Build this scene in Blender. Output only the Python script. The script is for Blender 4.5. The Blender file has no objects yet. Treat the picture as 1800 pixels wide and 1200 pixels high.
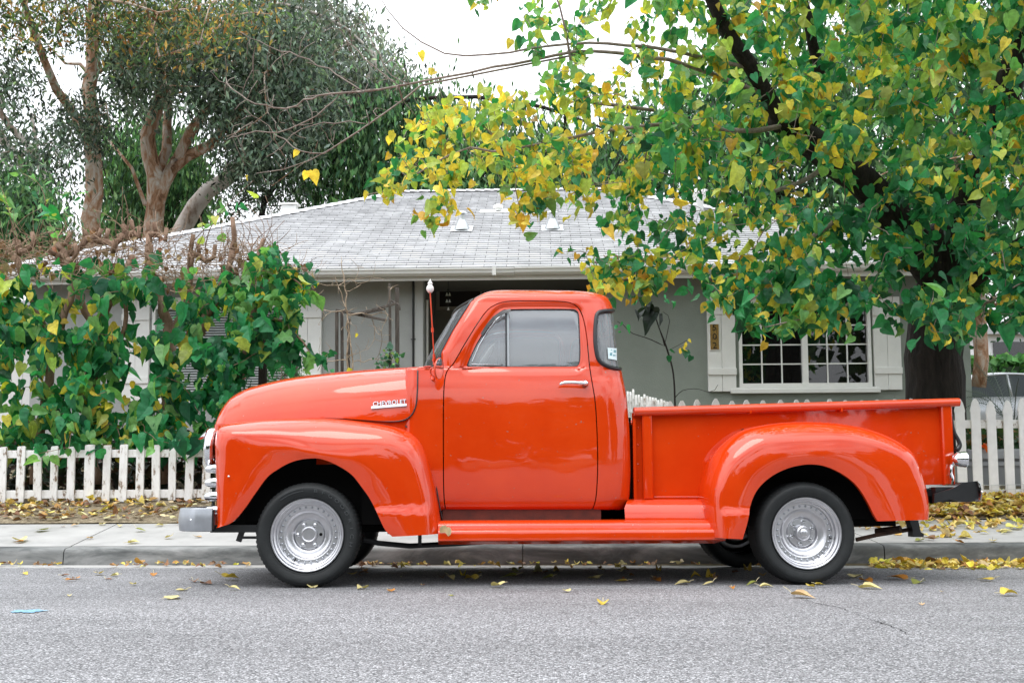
import bpy, bmesh, math, random
import numpy as np
from mathutils import Vector, Matrix
from mathutils.bvhtree import BVHTree
rad = math.radians
rng = np.random.default_rng(7)
random.seed(7)
scene = bpy.context.scene
COL = scene.collection

# ------------------------------------------------------------------ camera
F_PX = 1950.0                       # focal length in units of an 1800 wide frame
CAM_H = 0.91
PITCH = math.atan(155 / F_PX)
CAM_R = Matrix.Rotation(rad(1.5), 3, 'Z') @ Matrix.Rotation(rad(90) + PITCH, 3, 'X') @ Matrix.Rotation(rad(-0.4), 3, 'Z')
cam_data = bpy.data.cameras.new('camera')
cam = bpy.data.objects.new('camera', cam_data)
COL.objects.link(cam)
cam.matrix_world = Matrix.Translation((0, 0, CAM_H)) @ CAM_R.to_4x4()
cam_data.sensor_width = 36
cam_data.lens = F_PX / 1800 * 36
cam_data.clip_end = 2000
cam_data.dof.use_dof = False
scene.camera = cam

# ------------------------------------------------------------------ sky, sun, exposure
SUN_EL, SUN_AZ = 68.0, 215.0        # azimuth clockwise from +Y: behind the photographer, a little to the left
world = bpy.data.worlds.new('World')
scene.world = world
world.use_nodes = True
wn, wl = world.node_tree.nodes, world.node_tree.links
wn.clear()
w_out = wn.new('ShaderNodeOutputWorld')
sky = wn.new('ShaderNodeTexSky')
sky.sky_type = 'NISHITA'
sky.sun_disc = False
sky.sun_elevation = rad(SUN_EL)
sky.sun_rotation = rad(SUN_AZ)
sky.dust_density = 3.0
bg_sky = wn.new('ShaderNodeBackground')
bg_sky.inputs['Strength'].default_value = 0.12
wl.new(sky.outputs[0], bg_sky.inputs[0])
bg_cloud = wn.new('ShaderNodeBackground')
bg_cloud.inputs['Strength'].default_value = 1.0
tc = wn.new('ShaderNodeTexCoord')
cn = wn.new('ShaderNodeTexNoise')
cn.inputs['Scale'].default_value = 2.2
cn.inputs['Detail'].default_value = 7
cmap = wn.new('ShaderNodeMapping')
cmap.inputs['Scale'].default_value = (1, 1, 2.2)
wl.new(tc.outputs['Generated'], cmap.inputs[0])
wl.new(cmap.outputs[0], cn.inputs['Vector'])
cr1 = wn.new('ShaderNodeValToRGB')
cr1.color_ramp.elements[0].position = 0.30
cr1.color_ramp.elements[0].color = (1.15, 1.22, 1.32, 1)
cr1.color_ramp.elements[1].position = 0.68
cr1.color_ramp.elements[1].color = (1.6, 1.63, 1.68, 1)
wl.new(cn.outputs[0], cr1.inputs[0])
wl.new(cr1.outputs[0], bg_cloud.inputs[0])
# an overcast sky is brighter overhead than at the horizon
sepw = wn.new('ShaderNodeSeparateXYZ')
wl.new(tc.outputs['Generated'], sepw.inputs[0])
mrw = wn.new('ShaderNodeMapRange')
mrw.inputs['From Min'].default_value = 0.05; mrw.inputs['From Max'].default_value = 0.95
mrw.inputs['To Min'].default_value = 0.72; mrw.inputs['To Max'].default_value = 2.1
wl.new(sepw.outputs['Z'], mrw.inputs[0])
wl.new(mrw.outputs[0], bg_cloud.inputs['Strength'])
cr2 = wn.new('ShaderNodeValToRGB')
cr2.color_ramp.elements[0].position = 0.33
cr2.color_ramp.elements[0].color = (0.35, 0.35, 0.35, 1)
cr2.color_ramp.elements[1].position = 0.47
cr2.color_ramp.elements[1].color = (0.97, 0.97, 0.97, 1)
wl.new(cn.outputs[0], cr2.inputs[0])
mixw = wn.new('ShaderNodeMixShader')
wl.new(cr2.outputs[0], mixw.inputs[0])
wl.new(bg_sky.outputs[0], mixw.inputs[1])
wl.new(bg_cloud.outputs[0], mixw.inputs[2])
wl.new(mixw.outputs[0], w_out.inputs[0])

sun_data = bpy.data.lights.new('sun', 'SUN')
sun_data.energy = 1.25
sun_data.angle = rad(34)
sun_data.color = (1.0, 0.96, 0.9)
sun = bpy.data.objects.new('sun', sun_data)
COL.objects.link(sun)
_a, _e = rad(SUN_AZ), rad(SUN_EL)
sun_dir = Vector((math.sin(_a) * math.cos(_e), math.cos(_a) * math.cos(_e), math.sin(_e)))
sun.rotation_euler = sun_dir.to_track_quat('Z', 'Y').to_euler()

vs = scene.view_settings
vs.view_transform = 'Standard'
vs.look = 'None'
vs.gamma = 1.0
vs.exposure = 0.2
vs.use_curve_mapping = False
scene.cycles.max_bounces = 8
scene.cycles.transparent_max_bounces = 12
scene.cycles.caustics_reflective = False
scene.cycles.caustics_refractive = False

# ------------------------------------------------------------------ measuring: where a point of the picture lies at a known distance
def ray(px, py):
    return CAM_R @ Vector(((px - 900) / F_PX, -(py - 600) / F_PX, -1))

CAM_O = Vector((0, 0, CAM_H))
def P(px, py, Y):
    d = ray(px, py)
    return CAM_O + d * (Y / d.y)

CRn = np.array(CAM_R)
def project(W):
    q = (np.asarray(W) - np.array([0, 0, CAM_H])) @ CRn
    return 900 + F_PX * q[:, 0] / -q[:, 2], 600 - F_PX * q[:, 1] / -q[:, 2]

# ------------------------------------------------------------------ object helpers
def tag(o, label=None, cat=None, group=None, kind=None):
    if label: o['label'] = label
    if cat: o['category'] = cat
    if group: o['group'] = group
    if kind: o['kind'] = kind
    return o

def empty(name, loc=(0, 0, 0), rz=0.0):
    o = bpy.data.objects.new(name, None)
    o.empty_display_size = 0.2
    COL.objects.link(o)
    o.location = loc
    o.rotation_euler = (0, 0, rz)
    return o

def link_mesh(name, me, mat, parent=None, keep=True):
    """parent + keep: mesh is given in world coordinates and is moved into the parent's frame"""
    o = bpy.data.objects.new(name, me)
    COL.objects.link(o)
    for m in (mat if isinstance(mat, (list, tuple)) else [mat]):
        me.materials.append(m)
    if parent is not None:
        o.parent = parent
        if keep:
            p = parent
            M = Matrix.Identity(4)
            chain = []
            while p is not None:
                chain.append(p)
                p = p.parent
            for q in reversed(chain):
                M = M @ (Matrix.LocRotScale(q.location, q.rotation_euler, q.scale))
            me.transform(M.inverted())
    return o

class Acc:
    """collects shapes into ONE mesh"""
    def __init__(s):
        s.v, s.f, s.n, s.c, s.hascol = [], [], 0, [], False
        s.mi = []
    def add(s, V, Fs, col=None, mi=0):
        V = np.asarray(V, float).reshape(-1, 3)
        s.v.append(V)
        k = s.n
        s.f.extend([tuple(int(i) + k for i in f) for f in Fs])
        s.mi.extend([mi] * len(Fs))
        s.n += len(V)
        if col is not None:
            s.hascol = True
            col = np.asarray(col, float)
            if col.ndim == 1: col = np.tile(col, (len(V), 1))
            s.c.append(col)
        else:
            s.c.append(np.ones((len(V), 3)) * 0.5)
        return s
    def box(s, c, size, R=None, mi=0, bev=0.0):
        sx, sy, sz = [q / 2 for q in size]
        if bev > 0:
            b = min(bev, sx * .9, sy * .9, sz * .9)
            bm = bmesh.new()
            bmesh.ops.create_cube(bm, size=1)
            for v in bm.verts: v.co = Vector((v.co.x * size[0], v.co.y * size[1], v.co.z * size[2]))
            bmesh.ops.bevel(bm, geom=bm.edges[:], offset=b, segments=2, affect='EDGES', profile=0.6)
            V = np.array([v.co[:] for v in bm.verts])
            bm.verts.index_update()
            Fs = [[v.index for v in f.verts] for f in bm.faces]
            bm.free()
        else:
            V = np.array([(x, y, z) for x in (-sx, sx) for y in (-sy, sy) for z in (-sz, sz)])
            Fs = [(0, 1, 3, 2), (4, 6, 7, 5), (0, 4, 5, 1), (2, 3, 7, 6), (0, 2, 6, 4), (1, 5, 7, 3)]
        if R is not None: V = V @ np.array(R).T
        return s.add(V + np.array(c), Fs, mi=mi)
    def box2(s, a, b, bev=0.0, mi=0):
        a, b = np.minimum(a, b), np.maximum(a, b)
        return s.box((a + b) / 2, b - a, bev=bev, mi=mi)
    def tube(s, pts, radii, sides=8, caps=True, mi=0, col=None, closed=False):
        pts = np.asarray(pts, float)
        n = len(pts)
        radii = np.full(n, radii, float) if np.isscalar(radii) else np.asarray(radii, float)
        if closed:
            T = np.roll(pts, -1, 0) - np.roll(pts, 1, 0)
        else:
            T = np.gradient(pts, axis=0)
        T /= np.linalg.norm(T, axis=1)[:, None] + 1e-12
        up = np.array([0, 0, 1.0]) if abs(T[0][2]) < .9 else np.array([1.0, 0, 0])
        N = np.cross(T[0], up); N /= np.linalg.norm(N)
        rings = []
        an = np.linspace(0, 2 * math.pi, sides, endpoint=False)
        for i in range(n):
            N = N - T[i] * np.dot(N, T[i]); N /= np.linalg.norm(N) + 1e-12
            B = np.cross(T[i], N)
            rings.append(pts[i] + radii[i] * (np.cos(an)[:, None] * N + np.sin(an)[:, None] * B))
        V = np.concatenate(rings)
        Fs = []
        m = n if closed else n - 1
        for i in range(m):
            j = (i + 1) % n
            for k in range(sides):
                l = (k + 1) % sides
                Fs.append((i * sides + k, i * sides + l, j * sides + l, j * sides + k))
        if caps and not closed:
            Fs.append(tuple(range(sides))[::-1])
            Fs.append(tuple((n - 1) * sides + k for k in range(sides)))
        return s.add(V, Fs, mi=mi, col=col)
    def lathe(s, prof, seg=48, mi=0, M=None, close=False):
        """prof: (radius, axial) pairs, axis = local Y"""
        prof = np.asarray(prof, float)
        an = np.linspace(0, 2 * math.pi, seg, endpoint=False)
        V = np.concatenate([np.stack([r * np.cos(an), np.full(seg, y), r * np.sin(an)], 1) for r, y in prof])
        Fs = []
        for i in range(len(prof) - 1):
            for k in range(seg):
                l = (k + 1) % seg
                Fs.append((i * seg + k, (i + 1) * seg + k, (i + 1) * seg + l, i * seg + l))
        if M is not None:
            M = np.array(M)
            V = V @ M[:3, :3].T + M[:3, 3]
        return s.add(V, Fs, mi=mi)
    def grid(s, G, flip=False, mi=0, closed=False):
        G = np.asarray(G, float)
        n, m = G.shape[:2]
        Fs = []
        for i in range(n - 1):
            for j in range(m if closed else m - 1):
                k = (j + 1) % m
                f = (i * m + j, i * m + k, (i + 1) * m + k, (i + 1) * m + j)
                Fs.append(f[::-1] if flip else f)
        return s.add(G.reshape(-1, 3), Fs, mi=mi)
    def prism(s, poly, y0, y1, mi=0):
        """poly: (x, z) outline, extruded in y"""
        n = len(poly)
        V = [(x, y0, z) for x, z in poly] + [(x, y1, z) for x, z in poly]
        Fs = [tuple(range(n)), tuple(range(2 * n - 1, n - 1, -1))]
        for i in range(n):
            j = (i + 1) % n
            Fs.append((i, i + n, j + n, j))
        return s.add(V, Fs, mi=mi)
    def build(s, name, mat, parent=None, smooth=False, keep=True, angle=None):
        me = bpy.data.meshes.new(name)
        V = np.concatenate(s.v)
        me.from_pydata(V.tolist(), [], s.f)
        if s.hascol:
            at = me.color_attributes.new('tint', 'FLOAT_COLOR', 'POINT')
            C4 = np.ones((len(V), 4)); C4[:, :3] = np.concatenate(s.c)
            at.data.foreach_set('color', C4.ravel())
        if len(set(s.mi)) > 1:
            me.polygons.foreach_set('material_index', s.mi)
        me.polygons.foreach_set('use_smooth', [bool(smooth)] * len(me.polygons))
        if smooth:
            bm = bmesh.new(); bm.from_mesh(me)
            if not s.hascol: bmesh.ops.recalc_face_normals(bm, faces=bm.faces)
            if angle:
                for e in bm.edges:
                    if len(e.link_faces) == 2 and e.calc_face_angle(0) > rad(angle): e.smooth = False
            bm.to_mesh(me); bm.free()
        elif not s.hascol and len(s.f) < 60000:
            bm = bmesh.new(); bm.from_mesh(me)
            bmesh.ops.recalc_face_normals(bm, faces=bm.faces)
            bm.to_mesh(me); bm.free()
        me.update()
        return link_mesh(name, me, mat, parent, keep)

def copy_tree(o, parent=None):
    c = o.copy()
    COL.objects.link(c)
    c.parent = parent
    for ch in list(o.children):
        copy_tree(ch, c)
    return c

def text_mesh(body, size, depth, font_scale=1.0):
    cu = bpy.data.curves.new('letters', 'FONT')
    cu.body = body
    cu.size = size
    cu.extrude = depth
    cu.align_x = 'CENTER'
    cu.align_y = 'CENTER'
    cu.resolution_u = 3
    o = bpy.data.objects.new('letters', cu)
    COL.objects.link(o)
    dg = bpy.context.evaluated_depsgraph_get()
    me = bpy.data.meshes.new_from_object(o.evaluated_get(dg))
    bpy.data.objects.remove(o)
    me.materials.clear()
    return me

def spline(pts, n, closed=False):
    """Catmull-Rom through pts, n samples per span"""
    pts = np.asarray(pts, float)
    m = len(pts)
    out = []
    for i in range(m if closed else m - 1):
        if closed:
            p0, p1, p2, p3 = pts[(i - 1) % m], pts[i], pts[(i + 1) % m], pts[(i + 2) % m]
        else:
            p1, p2 = pts[i], pts[i + 1]
            p0 = pts[i - 1] if i > 0 else 2 * p1 - p2
            p3 = pts[i + 2] if i + 2 < m else 2 * p2 - p1
        for k in range(n):
            t = k / n
            out.append(0.5 * ((2 * p1) + (-p0 + p2) * t + (2 * p0 - 5 * p1 + 4 * p2 - p3) * t * t + (-p0 + 3 * p1 - 3 * p2 + p3) * t ** 3))
    if not closed: out.append(pts[-1])
    return np.array(out)

def sdist(px, py, poly):
    """signed distance (negative inside) of points to a closed polygon"""
    Q = np.stack([px, py], 1)
    a = np.asarray(poly, float)
    b = np.roll(a, -1, 0)
    best = np.full(len(Q), 1e9)
    inside = np.zeros(len(Q), bool)
    for p, q in zip(a, b):
        d = q - p
        L = d @ d
        if L < 1e-12: continue
        t = np.clip(((Q - p) @ d) / L, 0, 1)
        best = np.minimum(best, np.linalg.norm(Q - (p + t[:, None] * d), axis=1))
        c = (p[1] > Q[:, 1]) != (q[1] > Q[:, 1])
        xi = p[0] + (Q[:, 1] - p[1]) * d[0] / (d[1] if d[1] != 0 else 1e-12)
        inside ^= c & (Q[:, 0] < xi)
    return np.where(inside, -best, best)

def in_poly(x, y, poly):
    return sdist(np.array([x]), np.array([y]), poly)[0] < 0

# ------------------------------------------------------------------ materials
def mat_new(name):
    m = bpy.data.materials.new(name)
    m.use_nodes = True
    nt = m.node_tree
    b = nt.nodes['Principled BSDF']
    return m, nt, b

def N(nt, t, **kw):
    n = nt.nodes.new(t)
    for k, v in kw.items():
        if k in n.inputs: n.inputs[k].default_value = v
        else: setattr(n, k, v)
    return n

def simple(name, col, rough=.6, metal=0., spec=.5, noise=0., nscale=8., bump=0., bscale=40., coat=0.):
    m, nt, b = mat_new(name)
    b.inputs['Base Color'].default_value = (*col, 1)
    b.inputs['Roughness'].default_value = rough
    b.inputs['Metallic'].default_value = metal
    b.inputs['Specular IOR Level'].default_value = spec
    b.inputs['Coat Weight'].default_value = coat
    tcn = N(nt, 'ShaderNodeTexCoord')
    if noise > 0:
        t = N(nt, 'ShaderNodeTexNoise', Scale=nscale, Detail=8., Roughness=.65)
        nt.links.new(tcn.outputs['Object'], t.inputs['Vector'])
        r = N(nt, 'ShaderNodeMapRange')
        r.inputs['From Min'].default_value = .3; r.inputs['From Max'].default_value = .7
        r.inputs['To Min'].default_value = 1 - noise; r.inputs['To Max'].default_value = 1 + noise
        nt.links.new(t.outputs[0], r.inputs[0])
        mx = N(nt, 'ShaderNodeVectorMath', operation='SCALE')
        mx.inputs[0].default_value = col
        nt.links.new(r.outputs[0], mx.inputs['Scale'])
        nt.links.new(mx.outputs[0], b.inputs['Base Color'])
    if bump > 0:
        t2 = N(nt, 'ShaderNodeTexNoise', Scale=bscale, Detail=6.)
        nt.links.new(tcn.outputs['Object'], t2.inputs['Vector'])
        bp = N(nt, 'ShaderNodeBump', Strength=bump, Distance=.01)
        nt.links.new(t2.outputs[0], bp.inputs['Height'])
        nt.links.new(bp.outputs[0], b.inputs['Normal'])
    return m

def ramp_mat(name, stops, scale=8., rough=.8, detail=8., bump=.3, bdist=.01, stretch=(1, 1, 1), spec=.3, distort=0.):
    m, nt, b = mat_new(name)
    tcn = N(nt, 'ShaderNodeTexCoord')
    mp = N(nt, 'ShaderNodeMapping'); mp.inputs['Scale'].default_value = stretch
    nt.links.new(tcn.outputs['Object'], mp.inputs[0])
    t = N(nt, 'ShaderNodeTexNoise', Scale=scale, Detail=detail, Roughness=.65, Distortion=distort)
    nt.links.new(mp.outputs[0], t.inputs['Vector'])
    cr = N(nt, 'ShaderNodeValToRGB')
    e = cr.color_ramp.elements
    while len(e) < len(stops): e.new(.5)
    for q, (p, c) in zip(e, stops):
        q.position = p; q.color = (*c, 1)
    nt.links.new(t.outputs[0], cr.inputs[0])
    nt.links.new(cr.outputs[0], b.inputs['Base Color'])
    b.inputs['Roughness'].default_value = rough
    b.inputs['Specular IOR Level'].default_value = spec
    if bump > 0:
        bp = N(nt, 'ShaderNodeBump', Strength=bump, Distance=bdist)
        nt.links.new(t.outputs[0], bp.inputs['Height'])
        nt.links.new(bp.outputs[0], b.inputs['Normal'])
    return m

def leaf_mat(name, rough=.45, trans=.42, spec=.4):
    m, nt, b = mat_new(name)
    at0 = N(nt, 'ShaderNodeAttribute'); at0.attribute_name = 'tint'
    tcn = N(nt, 'ShaderNodeTexCoord')
    tn = N(nt, 'ShaderNodeTexNoise', Scale=26., Detail=5., Roughness=.6)
    nt.links.new(tcn.outputs['Object'], tn.inputs['Vector'])
    mr = N(nt, 'ShaderNodeMapRange')
    mr.inputs['From Min'].default_value = .3; mr.inputs['From Max'].default_value = .7
    mr.inputs['To Min'].default_value = .72; mr.inputs['To Max'].default_value = 1.25
    nt.links.new(tn.outputs[0], mr.inputs[0])
    at = N(nt, 'ShaderNodeVectorMath', operation='SCALE')
    nt.links.new(at0.outputs['Color'], at.inputs[0]); nt.links.new(mr.outputs[0], at.inputs['Scale'])
    nt.links.new(at.outputs[0], b.inputs['Base Color'])
    b.inputs['Roughness'].default_value = rough
    b.inputs['Specular IOR Level'].default_value = spec
    tr = N(nt, 'ShaderNodeBsdfTranslucent')
    br = N(nt, 'ShaderNodeVectorMath', operation='MULTIPLY'); br.inputs[1].default_value = (1.5, 1.5, .8)
    nt.links.new(at.outputs[0], br.inputs[0])
    nt.links.new(br.outputs[0], tr.inputs['Color'])
    mx = N(nt, 'ShaderNodeMixShader'); mx.inputs[0].default_value = trans
    out = nt.nodes['Material Output']
    nt.links.new(b.outputs[0], mx.inputs[1]); nt.links.new(tr.outputs[0], mx.inputs[2])
    nt.links.new(mx.outputs[0], out.inputs['Surface'])
    return m

M = {}
def paint_mat():
    m, nt, b = mat_new('orange_red_paint')
    tcn = N(nt, 'ShaderNodeTexCoord')
    t = N(nt, 'ShaderNodeTexNoise', Scale=3., Detail=6., Roughness=.6)
    nt.links.new(tcn.outputs['Object'], t.inputs['Vector'])
    cr = N(nt, 'ShaderNodeValToRGB')
    cr.color_ramp.elements[0].position = .3; cr.color_ramp.elements[0].color = (.55, .035, .003, 1)
    cr.color_ramp.elements[1].position = .7; cr.color_ramp.elements[1].color = (.62, .050, .005, 1)
    nt.links.new(t.outputs[0], cr.inputs[0])
    # stone chips and specks of dirt
    t3 = N(nt, 'ShaderNodeTexNoise', Scale=55., Detail=3., Roughness=.5)
    nt.links.new(tcn.outputs['Object'], t3.inputs['Vector'])
    c3 = N(nt, 'ShaderNodeValToRGB')
    c3.color_ramp.elements[0].position = .715; c3.color_ramp.elements[0].color = (0, 0, 0, 1)
    c3.color_ramp.elements[1].position = .74; c3.color_ramp.elements[1].color = (.8, .8, .8, 1)
    nt.links.new(t3.outputs[0], c3.inputs[0])
    mx = N(nt, 'ShaderNodeMix'); mx.data_type = 'RGBA'
    nt.links.new(c3.outputs[0], mx.inputs[0]); nt.links.new(cr.outputs[0], mx.inputs[6])
    mx.inputs[7].default_value = (.3, .14, .1, 1)
    nt.links.new(mx.outputs[2], b.inputs['Base Color'])
    t4 = N(nt, 'ShaderNodeTexNoise', Scale=7., Detail=7., Roughness=.7)
    nt.links.new(tcn.outputs['Object'], t4.inputs['Vector'])
    rr = N(nt, 'ShaderNodeMapRange')
    rr.inputs['From Min'].default_value = .35; rr.inputs['From Max'].default_value = .75
    rr.inputs['To Min'].default_value = .02; rr.inputs['To Max'].default_value = .07
    nt.links.new(t4.outputs[0], rr.inputs[0])
    b.inputs['Roughness'].default_value = .5
    b.inputs['Specular IOR Level'].default_value = .0
    b.inputs['Coat Weight'].default_value = 1.
    b.inputs['Coat IOR'].default_value = 1.64
    nt.links.new(rr.outputs[0], b.inputs['Coat Roughness'])
    # gentle waviness of old sheet metal
    t2 = N(nt, 'ShaderNodeTexNoise', Scale=2.6, Detail=2.)
    nt.links.new(tcn.outputs['Object'], t2.inputs['Vector'])
    bp = N(nt, 'ShaderNodeBump', Strength=.35, Distance=.012)
    nt.links.new(t2.outputs[0], bp.inputs['Height'])
    nt.links.new(bp.outputs[0], b.inputs['Coat Normal']); nt.links.new(bp.outputs[0], b.inputs['Normal'])
    return m
M['paint'] = paint_mat()
M['chrome'] = simple('chrome', (.82, .83, .85), .08, 1., noise=.06, nscale=20)
M['dull_metal'] = simple('dull_silver', (.42, .44, .47), .35, .85, noise=.12, nscale=12, bump=.1, bscale=9)
M['rim'] = simple('polished_aluminium', (.60, .60, .62), .30, 1., noise=.08, nscale=25, bump=.08, bscale=60)
M['rubber'] = simple('tyre_rubber', (.014, .016, .0165), .62, spec=.35, noise=.25, nscale=14, bump=.15, bscale=120)
M['seal'] = simple('black_rubber_seal', (.012, .012, .014), .35)
M['black'] = simple('black_paint', (.015, .016, .017), .3, noise=.3, nscale=10)
M['under'] = simple('underbody_black', (.008, .008, .008), .9, spec=.1)
M['rust'] = ramp_mat('rusty_steel', [(.35, (.05, .04, .035)), (.65, (.16, .09, .06))], 20, .7)
M['interior'] = simple('cab_interior', (.22, .20, .19), .8, noise=.2)
M['seat'] = simple('seat_vinyl', (.40, .36, .32), .5, noise=.15)

def glass_mat(name, dust_sheen, ior=1.6, tint=(.75, .8, .8), rough=.01, sheen_col=(.5, .55, .6)):
    m, nt, b = mat_new(name)
    nt.nodes.remove(b)
    out = nt.nodes['Material Output']
    gl = N(nt, 'ShaderNodeBsdfGlossy'); gl.inputs['Roughness'].default_value = rough
    tr = N(nt, 'ShaderNodeBsdfTransparent'); tr.inputs[0].default_value = (*tint, 1)
    fr = N(nt, 'ShaderNodeFresnel', IOR=ior)
    mx = N(nt, 'ShaderNodeMixShader')
    nt.links.new(fr.outputs[0], mx.inputs[0]); nt.links.new(tr.outputs[0], mx.inputs[1]); nt.links.new(gl.outputs[0], mx.inputs[2])
    df = N(nt, 'ShaderNodeBsdfDiffuse'); df.inputs[0].default_value = (*sheen_col, 1)  # pale film: a little dust, and sky reflection put in as colour
    tcn = N(nt, 'ShaderNodeTexCoord')
    t = N(nt, 'ShaderNodeTexNoise', Scale=9., Detail=8., Roughness=.7)
    nt.links.new(tcn.outputs['Object'], t.inputs['Vector'])
    r = N(nt, 'ShaderNodeMapRange')
    r.inputs['From Min'].default_value = .3; r.inputs['From Max'].default_value = .75
    r.inputs['To Min'].default_value = dust_sheen * .85; r.inputs['To Max'].default_value = dust_sheen * 1.12
    nt.links.new(t.outputs[0], r.inputs[0])
    m2 = N(nt, 'ShaderNodeMixShader')
    nt.links.new(r.outputs[0], m2.inputs[0]); nt.links.new(mx.outputs[0], m2.inputs[1]); nt.links.new(df.outputs[0], m2.inputs[2])
    nt.links.new(m2.outputs[0], out.inputs['Surface'])
    return m
M['glass'] = glass_mat('cab_window_glass', .19, 2.3, sheen_col=(.66, .73, .78))  # film raised to paint a pale sky reflection on the panes
M['windshield'] = glass_mat('windshield_glass', .12, 1.7, tint=(.6, .66, .64))
M['house_glass'] = glass_mat('house_window_glass', .015, 1.9, tint=(.35, .35, .35), sheen_col=(.3, .3, .3))
M['red_lens'] = simple('red_lens', (.35, .01, .01), .1)

def asphalt():
    m, nt, b = mat_new('weathered_asphalt')
    tcn = N(nt, 'ShaderNodeTexCoord')
    vo = N(nt, 'ShaderNodeTexVoronoi', Scale=150.); vo.feature = 'F1'
    nt.links.new(tcn.outputs['Object'], vo.inputs['Vector'])
    cr = N(nt, 'ShaderNodeValToRGB')
    e = cr.color_ramp.elements
    e[0].position = 0.; e[0].color = (.09, .09, .095, 1)
    e[1].position = 1.; e[1].color = (.58, .58, .60, 1)
    for p, c in ((.3, .19), (.55, .27), (.8, .35)):
        q = e.new(p); q.color = (c, c, c * 1.03, 1)
    sep = N(nt, 'ShaderNodeSeparateColor')
    nt.links.new(vo.outputs['Color'], sep.inputs[0])
    nt.links.new(sep.outputs[0], cr.inputs[0])
    edge = N(nt, 'ShaderNodeMapRange')
    edge.inputs['From Min'].default_value = .15; edge.inputs['From Max'].default_value = .75
    edge.inputs['To Min'].default_value = 1.12; edge.inputs['To Max'].default_value = .55
    nt.links.new(vo.outputs['Distance'], edge.inputs[0])
    t = N(nt, 'ShaderNodeTexNoise', Scale=1.3, Detail=9., Roughness=.62)
    mpr = N(nt, 'ShaderNodeMapping'); mpr.inputs['Scale'].default_value = (.22, 1, 1)
    nt.links.new(tcn.outputs['Object'], mpr.inputs[0]); nt.links.new(mpr.outputs[0], t.inputs['Vector'])
    r = N(nt, 'ShaderNodeMapRange')
    r.inputs['From Min'].default_value = .3; r.inputs['From Max'].default_value = .7
    r.inputs['To Min'].default_value = .78; r.inputs['To Max'].default_value = 1.16
    nt.links.new(t.outputs[0], r.inputs[0])
    mu = N(nt, 'ShaderNodeMath', operation='MULTIPLY')
    nt.links.new(edge.outputs[0], mu.inputs[0]); nt.links.new(r.outputs[0], mu.inputs[1])
    sc = N(nt, 'ShaderNodeVectorMath', operation='SCALE')
    nt.links.new(cr.outputs[0], sc.inputs[0]); nt.links.new(mu.outputs[0], sc.inputs['Scale'])
    nt.links.new(sc.outputs[0], b.inputs['Base Color'])
    b.inputs['Roughness'].default_value = .85
    b.inputs['Specular IOR Level'].default_value = .35
    bp = N(nt, 'ShaderNodeBump', Strength=.7, Distance=.006)
    inv = N(nt, 'ShaderNodeMath', operation='SUBTRACT'); inv.inputs[0].default_value = 1.
    nt.links.new(vo.outputs['Distance'], inv.inputs[1])
    nt.links.new(inv.outputs[0], bp.inputs['Height'])
    nt.links.new(bp.outputs[0], b.inputs['Normal'])
    return m
M['asphalt'] = asphalt()
M['concrete'] = ramp_mat('sidewalk_concrete', [(.25, (.24, .24, .23)), (.5, (.35, .345, .335)), (.75, (.42, .415, .40))], 2.2, .85, bump=.08, detail=12)
M['kerb'] = ramp_mat('stained_kerb_concrete', [(.3, (.05, .053, .053)), (.45, (.11, .115, .113)), (.54, (.19, .195, .19)), (.70, (.32, .32, .315))], 3.5, .85, bump=.15, detail=10, stretch=(.5, 1, 1.8), distort=.6)
M['soil'] = ramp_mat('dry_soil', [(.3, (.10, .075, .05)), (.5, (.22, .18, .12)), (.7, (.36, .31, .22))], 30, .95, bump=.6, bdist=.03)
M['grass_soil'] = ramp_mat('yard_soil', [(.35, (.07, .06, .035)), (.65, (.16, .13, .08))], 3, .95, bump=.5, bdist=.03)
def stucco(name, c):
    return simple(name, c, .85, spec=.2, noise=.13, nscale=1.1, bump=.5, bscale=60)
M['stucco'] = stucco('grey_green_stucco', (.24, .268, .24))  # greener paint, also darkened to stand for the tree's shade
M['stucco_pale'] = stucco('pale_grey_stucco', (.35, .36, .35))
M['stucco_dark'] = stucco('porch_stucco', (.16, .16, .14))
M['trim'] = simple('off_white_trim', (.72, .72, .70), .55, noise=.05, nscale=5, bump=.05)
M['trim_white'] = simple('white_vinyl', (.78, .78, .76), .4, noise=.03)
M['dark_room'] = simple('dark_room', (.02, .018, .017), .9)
M['curtain'] = simple('dark_red_curtain', (.14, .035, .028), .9, noise=.2)
M['louvre'] = simple('aluminium_louvre', (.50, .53, .52), .45, .2, noise=.1)
M['galv'] = simple('galvanised_sheet', (.55, .57, .58), .4, .6, noise=.1)
def peeling():
    m, nt, b = mat_new('peeling_white_paint')
    tcn = N(nt, 'ShaderNodeTexCoord')
    mp = N(nt, 'ShaderNodeMapping'); mp.inputs['Scale'].default_value = (1, 1, .4)
    nt.links.new(tcn.outputs['Object'], mp.inputs[0])
    t = N(nt, 'ShaderNodeTexNoise', Scale=16., Detail=9., Roughness=.72)
    nt.links.new(mp.outputs[0], t.inputs['Vector'])
    cr = N(nt, 'ShaderNodeValToRGB')
    e = cr.color_ramp.elements
    e[0].position = .37; e[0].color = (.18, .12, .08, 1)
    e[1].position = .44; e[1].color = (.70, .69, .67, 1)
    q = e.new(.40); q.color = (.33, .28, .23, 1)
    q = e.new(.6); q.color = (.80, .80, .79, 1)
    nt.links.new(t.outputs[0], cr.inputs[0])
    nt.links.new(cr.outputs[0], b.inputs['Base Color'])
    b.inputs['Roughness'].default_value = .7
    bp = N(nt, 'ShaderNodeBump', Strength=.4, Distance=.004)
    nt.links.new(t.outputs[0], bp.inputs['Height']); nt.links.new(bp.outputs[0], b.inputs['Normal'])
    return m
M['peel'] = peeling()
M['fence_white'] = simple('white_picket_paint', (.78, .78, .78), .6, noise=.08, nscale=9, bump=.1, bscale=30)
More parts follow.
